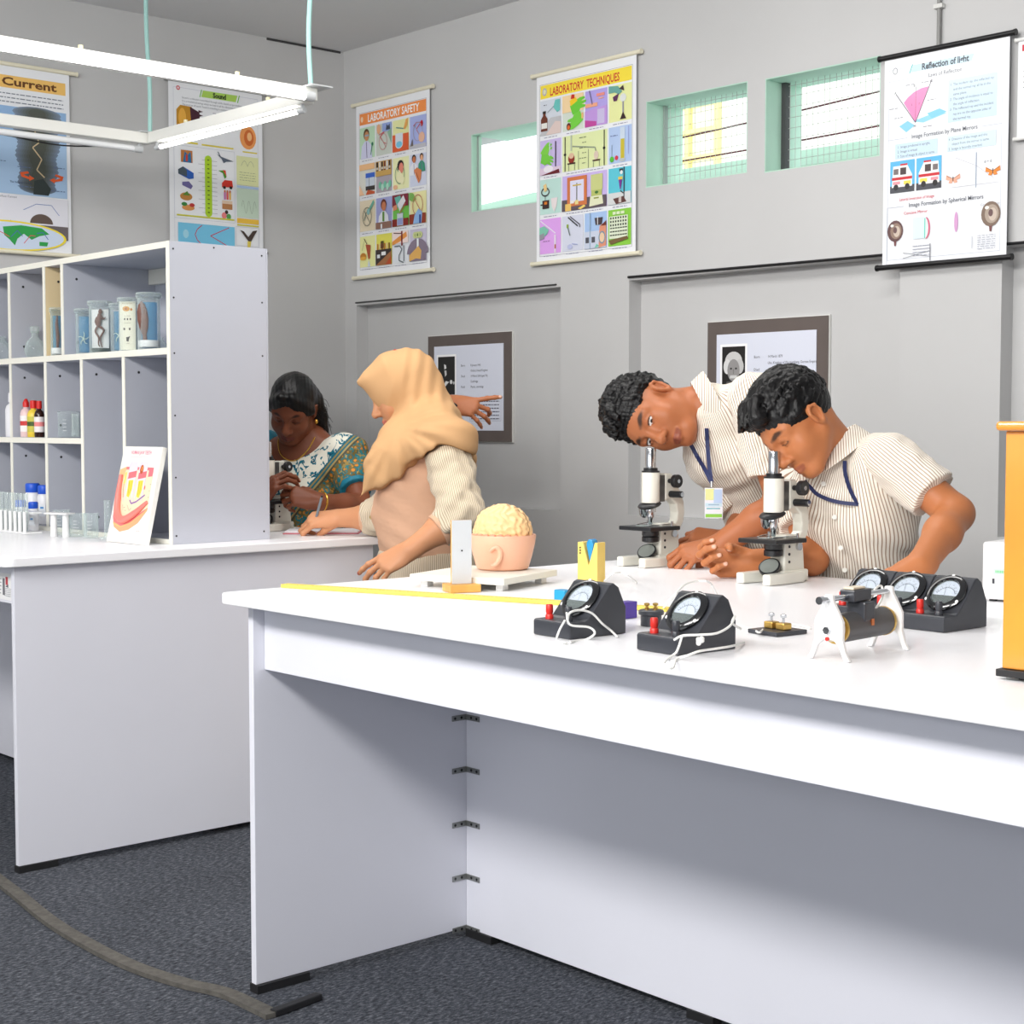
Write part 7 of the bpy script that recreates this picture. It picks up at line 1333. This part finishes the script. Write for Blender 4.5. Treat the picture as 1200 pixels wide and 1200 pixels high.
# ---- woman in the sari at the third microscope
def sari_mat():
    m = bpy.data.materials.new('printed_sari'); m.use_nodes = True; nt = m.node_tree; b = nt.nodes['Principled BSDF']; b.inputs['Roughness'].default_value = .6; b.inputs['Specular IOR Level'].default_value = .3
    N_ = nt.nodes.new; L_ = nt.links.new; at = N_('ShaderNodeAttribute'); at.attribute_name = 'col'; sx = N_('ShaderNodeSeparateColor'); L_(at.outputs['Color'], sx.inputs[0]); tc = N_('ShaderNodeTexCoord')
    def vor(scale, rnd=1.0): v = N_('ShaderNodeTexVoronoi'); v.inputs['Scale'].default_value = scale; v.inputs['Randomness'].default_value = rnd; L_(tc.outputs['Object'], v.inputs['Vector']); return v
    def ramp(src, stops, const=True):
        r = N_('ShaderNodeValToRGB'); r.color_ramp.interpolation = 'CONSTANT' if const else 'LINEAR'; e = r.color_ramp.elements; e[0].position = stops[0][0]; e[0].color = lin(stops[0][1])+(1,); e[1].position = stops[1][0]; e[1].color = lin(stops[1][1])+(1,)
        for p, c_ in stops[2:]: k = e.new(p); k.color = lin(c_)+(1,)
        L_(src, r.inputs[0]); return r.outputs[0]
    def mix(f, a, c_): x = N_('ShaderNodeMix'); x.data_type = 'RGBA'; L_(f, x.inputs['Factor']); L_(a, x.inputs['A']); L_(c_, x.inputs['B']); return x.outputs['Result']
    n1 = N_('ShaderNodeTexNoise'); n1.inputs['Scale'].default_value = 26; n1.inputs['Detail'].default_value = 2; n1.inputs['Distortion'].default_value = 1.6; L_(tc.outputs['Object'], n1.inputs['Vector'])
    body = ramp(n1.outputs['Fac'], [(0, (228, 226, 212)), (.56, (20, 110, 130)), (.64, (16, 70, 96)), (.68, (222, 222, 206))])
    v1 = vor(60); fl = ramp(v1.outputs['Distance'], [(0, (226, 130, 40)), (.28, (196, 140, 60)), (.42, (110, 96, 50)), (.62, (30, 110, 120)), (.8, (170, 150, 90))])
    n2 = N_('ShaderNodeTexNoise'); n2.inputs['Scale'].default_value = 40; L_(tc.outputs['Object'], n2.inputs['Vector']); tl = ramp(n2.outputs['Fac'], [(0, (150, 130, 70)), (.46, (36, 120, 130)), (.56, (120, 104, 60))])
    sel = ramp(n2.outputs['Color'], [(0, (0, 0, 0)), (.5, (255, 255, 255))]); pallu = mix(sel, fl, tl)
    bord = ramp(sx.outputs[1], [(0, (20, 96, 116)), (.22, (150, 130, 76)), (.4, (30, 104, 120)), (.6, (170, 150, 96)), (.8, (80, 76, 60))])
    g1 = ramp(sx.outputs[0], [(0, (0, 0, 0)), (.25, (255, 255, 255))]); g2 = ramp(sx.outputs[0], [(0, (0, 0, 0)), (.75, (255, 255, 255))])
    L_(mix(g2, mix(g1, body, bord), pallu), b.inputs['Base Color']); return m
m_sari = sari_mat(); m_teal = mat('teal_blouse', (16, 116, 140), .6, noise=.06, nscale=20); m_gold = mat('gold', (226, 176, 80), .25, metal=.9)
def sari_woman():
    c = at_d(343, 478, 5.42); off = (c[0], c[1]+.1, 0); r = thing('person', 'woman in teal and white sari looking down at the half-hidden microscope', 'person', off, 0); skin = (124, 70, 46)
    Rm = basis(V(-.14, -.60, .78), V(.04, .79, .61)); hs = .97; N = at_d(362, 516, 5.50); SL = at_d(405, 536, 5.46); SR = at_d(312, 532, 5.52)
    hv, hf = head_field((N-c)@Rm/hs, .9, wide=.98).skin(.0028); hc = head_colour(hv, skin, (110, 52, 46), (22, 14, 12), 'shut', brow_w=.003); parts = [(place(hv, c, Rm, hs), hf, hc)]
    EL, WL = at_d(424, 594, 5.30), at_d(374, 588, 5.20); ER, WR = at_d(296, 600, 5.36), at_d(305, 588, 5.22)
    parts.append(arm_part(SL, EL, WL, camdir(-.93, .22, .1), camdir(.25, .45, .85), True, skin, [(35, 45, 25), (42, 52, 28), (48, 58, 30), (52, 60, 30)], r=(.045, .036, .026), thumb=(45, 20, 15, 15), nail=(150, 96, 80)))
    parts.append(arm_part(SR, ER, WR, camdir(.5, .6, .2), camdir(-.5, .5, .6), False, skin, [(35, 45, 25)]*4, r=(.045, .036, .026)))
    ch = at_d(358, 572, 5.52); wa = at_d(358, 640, 5.56); T = Field(); T.cap(wa, ch, .08, .085, k=.05).cap(ch, N, .085, .05, k=.05).cap(N, SL*.8+N*.2, .045, .045, k=.04).cap(N, SR*.8+N*.2, .045, .045, k=.04).ell(at_d(352, 540, 5.49), (.105, .052, .075), np.stack([CR, -CF, CU], 1), k=.05); v, f = T.skin(.006); parts.append((v, f, np.repeat(np.array([lin(skin)]), len(v), 0)))
    v, f, cc = join(parts); mesh_obj('body', v, f, m_skin, r, off, cc)
    # hair: centre parting, smooth to the sides, loose plait behind the ear
    F = Field(); F.ell((0, -.016, .036), (.080, .099, .084), k=.01).ell((0, .10, -.030), (.068, .062, .083), k=.01, op='s'); F.cap((0, .105, .095), (0, -.01, .128), .003, .003, k=.006, op='s')
    for s_ in (-1, 1): F.ell((s_*.082, .028, -.055), (.036, .05, .06), k=.01, op='s'); F.cap((s_*.02, .07, .085), (s_*.070, .03, .018), .016, .018, k=.02)
    F.ell((0, .01, -.13), (.1, .12, .075), k=.012, op='s'); F.ell((-.045, -.075, -.02), (.045, .05, .06), k=.03); F.chain([(-.05, -.07, -.02), (-.075, -.06, -.07), (-.085, -.05, -.12), (-.09, -.045, -.15)], [.035, .03, .024, .01], k=.02)
    v, f = F.skin(.003, warp=lambda P: .0006*np.sin(P[..., 0]*520+P[..., 1]*160)+lump(P, 60, .0006, 3)); hr = mesh_obj('hair', place(v, c, Rm, hs), f, m_hair, r, off)
    m = MB(); rr = np.random.RandomState(4)
    for _ in range(26):
        a = V(-.082, -.05+rr.uniform(-.03, .03), rr.uniform(-.10, .03)); pts = [a, a+V(-rr.uniform(.01, .03), rr.uniform(-.01, .01), -rr.uniform(0, .03)), a+V(-rr.uniform(.005, .04), rr.uniform(-.02, .02), -rr.uniform(.03, .07))]; m.tube([place(q[None], c, Rm, hs)[0] for q in pts], .0007, 4, smooth=4)
    o = m.build('stray_hair', m_hair, hr, off=off); o['kind'] = 'stuff'
    for S_, E_ in ((SL, EL), (SR, ER)):
        d = nrm(E_-S_); A = Field(); e = S_+d*.165; A.cap(S_-d*.03, e+d*.02, .058, .056, k=.02, cut=(e, d)); v, f = A.skin(.005, warp=fold_warp(.002, 40, 3)); mesh_obj('blouse_sleeve', v, f, m_teal, r, off)
    up = nrm(N-wa); S = Field(); R3 = np.stack([CR, -CF, CU], 1); S.ell(ch, (.152, .128, .13), R3, k=.05).ell(wa, (.155, .12, .15), R3, k=.06).cap(N-up*.045+CR*.02, SL, .052, .062, k=.05).cap(ch, SL, .085, .066, k=.06).cap(SL, SL*.55+EL*.45+CR*.0, .066, .066, k=.04)
    # neckline: cut on a slant from the right shoulder of the wearer up to her left shoulder
    p1 = at_d(322, 538, 5.4); p2 = at_d(384, 507, 5.4); dn = nrm(p2-p1); cutn = nrm(np.cross(dn, CF)); cutn = cutn if cutn@CU > 0 else -cutn
    v, f = S.skin(.0050, warp=lambda P: .0028*np.sin(((P-ch)@(CU*.75-CR*.65))*95)+lump(P, 30, .002, 2), smooth=1, clip=lambda P: np.maximum((P-p1)@cutn, .80-P[..., 2]))
    q1 = at_d(402, 520, 5.4); q2 = at_d(352, 580, 5.4); dl = nrm(q2-q1); bn = nrm(np.cross(CF, dl)); bn = bn if bn@CR > 0 else -bn; z_ = (v-q1)@bn
    col = np.stack([np.where(z_ < 0, 0, np.where(z_ < .030, .5, 1.0)), np.clip(z_/.030, 0, 1), np.zeros(len(v))], 1); mesh_obj('sari', v, f, m_sari, r, off, col)
    K = Field(); b_ = V(wa[0], wa[1], 0); K.cap(b_+V(0, 0, .86), b_+V(.05, -.05, .12), .15, .20, k=.05); v, f = K.skin(.013, warp=fold_warp(.007, 18, 3), clip=lambda P: np.maximum(.03-P[..., 2], P[..., 2]-.84)); mesh_obj('sari_skirt', v, f, m_sari, r, off, np.zeros((len(v), 3)))
    p = place(V(-.082, -.002, -.048)[None], c, Rm, hs)[0]; MB().ell(p, (.006, .006, .009), 12, 8).build('earring', m_gold, r, off=off)
    T2 = T; pts = [on_surf(T2, u, v_, 5.45, .003) for u, v_ in ((328, 508), (326, 520), (330, 534), (345, 540), (360, 528), (369, 512))]; MB().tube(pts, .0022, 6, smooth=4).build('necklace', m_gold, r, off=off)
    x = nrm(EL-WL); MB().torus(WL+x*.012, .031, .0035, x, 24, 8).build('bangle', m_gold, r, off=off)
sari_woman()

# ---- person hidden behind the headscarf woman, only a pointing hand and some cloth in view
def hidden_person():
    b_ = at_d(512, 640, 5.55); off = (b_[0], b_[1], 0); r = thing('person', 'person almost hidden behind the headscarf woman, dark-banded hand pointing right', 'person', off, 0); skin = (176, 110, 74)
    c = at_d(478, 462, 5.6); Rm = basis(V(.75, -.2, .5), V(.05, 1, .1)); hs = .92; N = at_d(486, 512, 5.62); hv, hf = head_field((N-c)@Rm/hs, .9).skin(.005); hc = head_colour(hv, skin, (150, 80, 70), (20, 14, 12), 'shut'); parts = [(place(hv, c, Rm, hs), hf, hc)]
    W_ = at_d(528, 473, 5.42); E_ = at_d(505, 535, 5.38); SL = at_d(515, 545, 5.52); SR = at_d(460, 545, 5.7)
    parts.append(arm_part(SL, E_, W_, camdir(.95, -.16, .1), camdir(.15, .3, .9), False, skin, [(-10, 8, 6), (30, 50, 20), (26, 34, 16), (24, 30, 14)], r=(.045, .036, .026), spread=(16, 2, -14, -30), thumb=(20, 30, 15, 10)))
    parts.append(arm_part(SR, at_d(455, 600, 5.7), at_d(470, 640, 5.6), camdir(.3, -.9, 0), camdir(0, .2, .9), False, skin, [(20, 20, 10)]*4, h=.005))
    v, f, cc = join(parts); mesh_obj('body', v, f, m_skin, r, off, cc)
    F = Field(); F.ell(c+V(0, 0, .025), (.088, .088, .098), k=.02).cap(c, at_d(488, 525, 5.62), .08, .09, k=.05).cap(at_d(488, 525, 5.62), at_d(515, 560, 5.6), .10, .12, k=.05).cap(at_d(515, 545, 5.58), at_d(520, 640, 5.58), .115, .125, k=.05); F.cap(N, SL, .06, .06, k=.04).cap(N, SR, .06, .06, k=.04)
    a = at_d(505, 640, 5.6); F.chain([a, V(a[0], a[1], .45), V(a[0], a[1], .1)], [.14, .16, .19], k=.05); F.ell(c+Rm@V(0, .11, -.02), (.05, .06, .075), Rm, k=.01, op='s')
    v, f = F.skin(.0085, warp=fold_warp(.004, 24, 5), clip=lambda P: .02-P[..., 2]); mesh_obj('robe', v, f, mat('tan_robe', (206, 160, 112), .8, noise=.03, nscale=8), r, off)
    d = nrm(W_-E_); MB().torus(W_-d*.006, .031, .0055, d, 24, 8).build('wrist_band', m_bkp, r, off=off)
hidden_person()
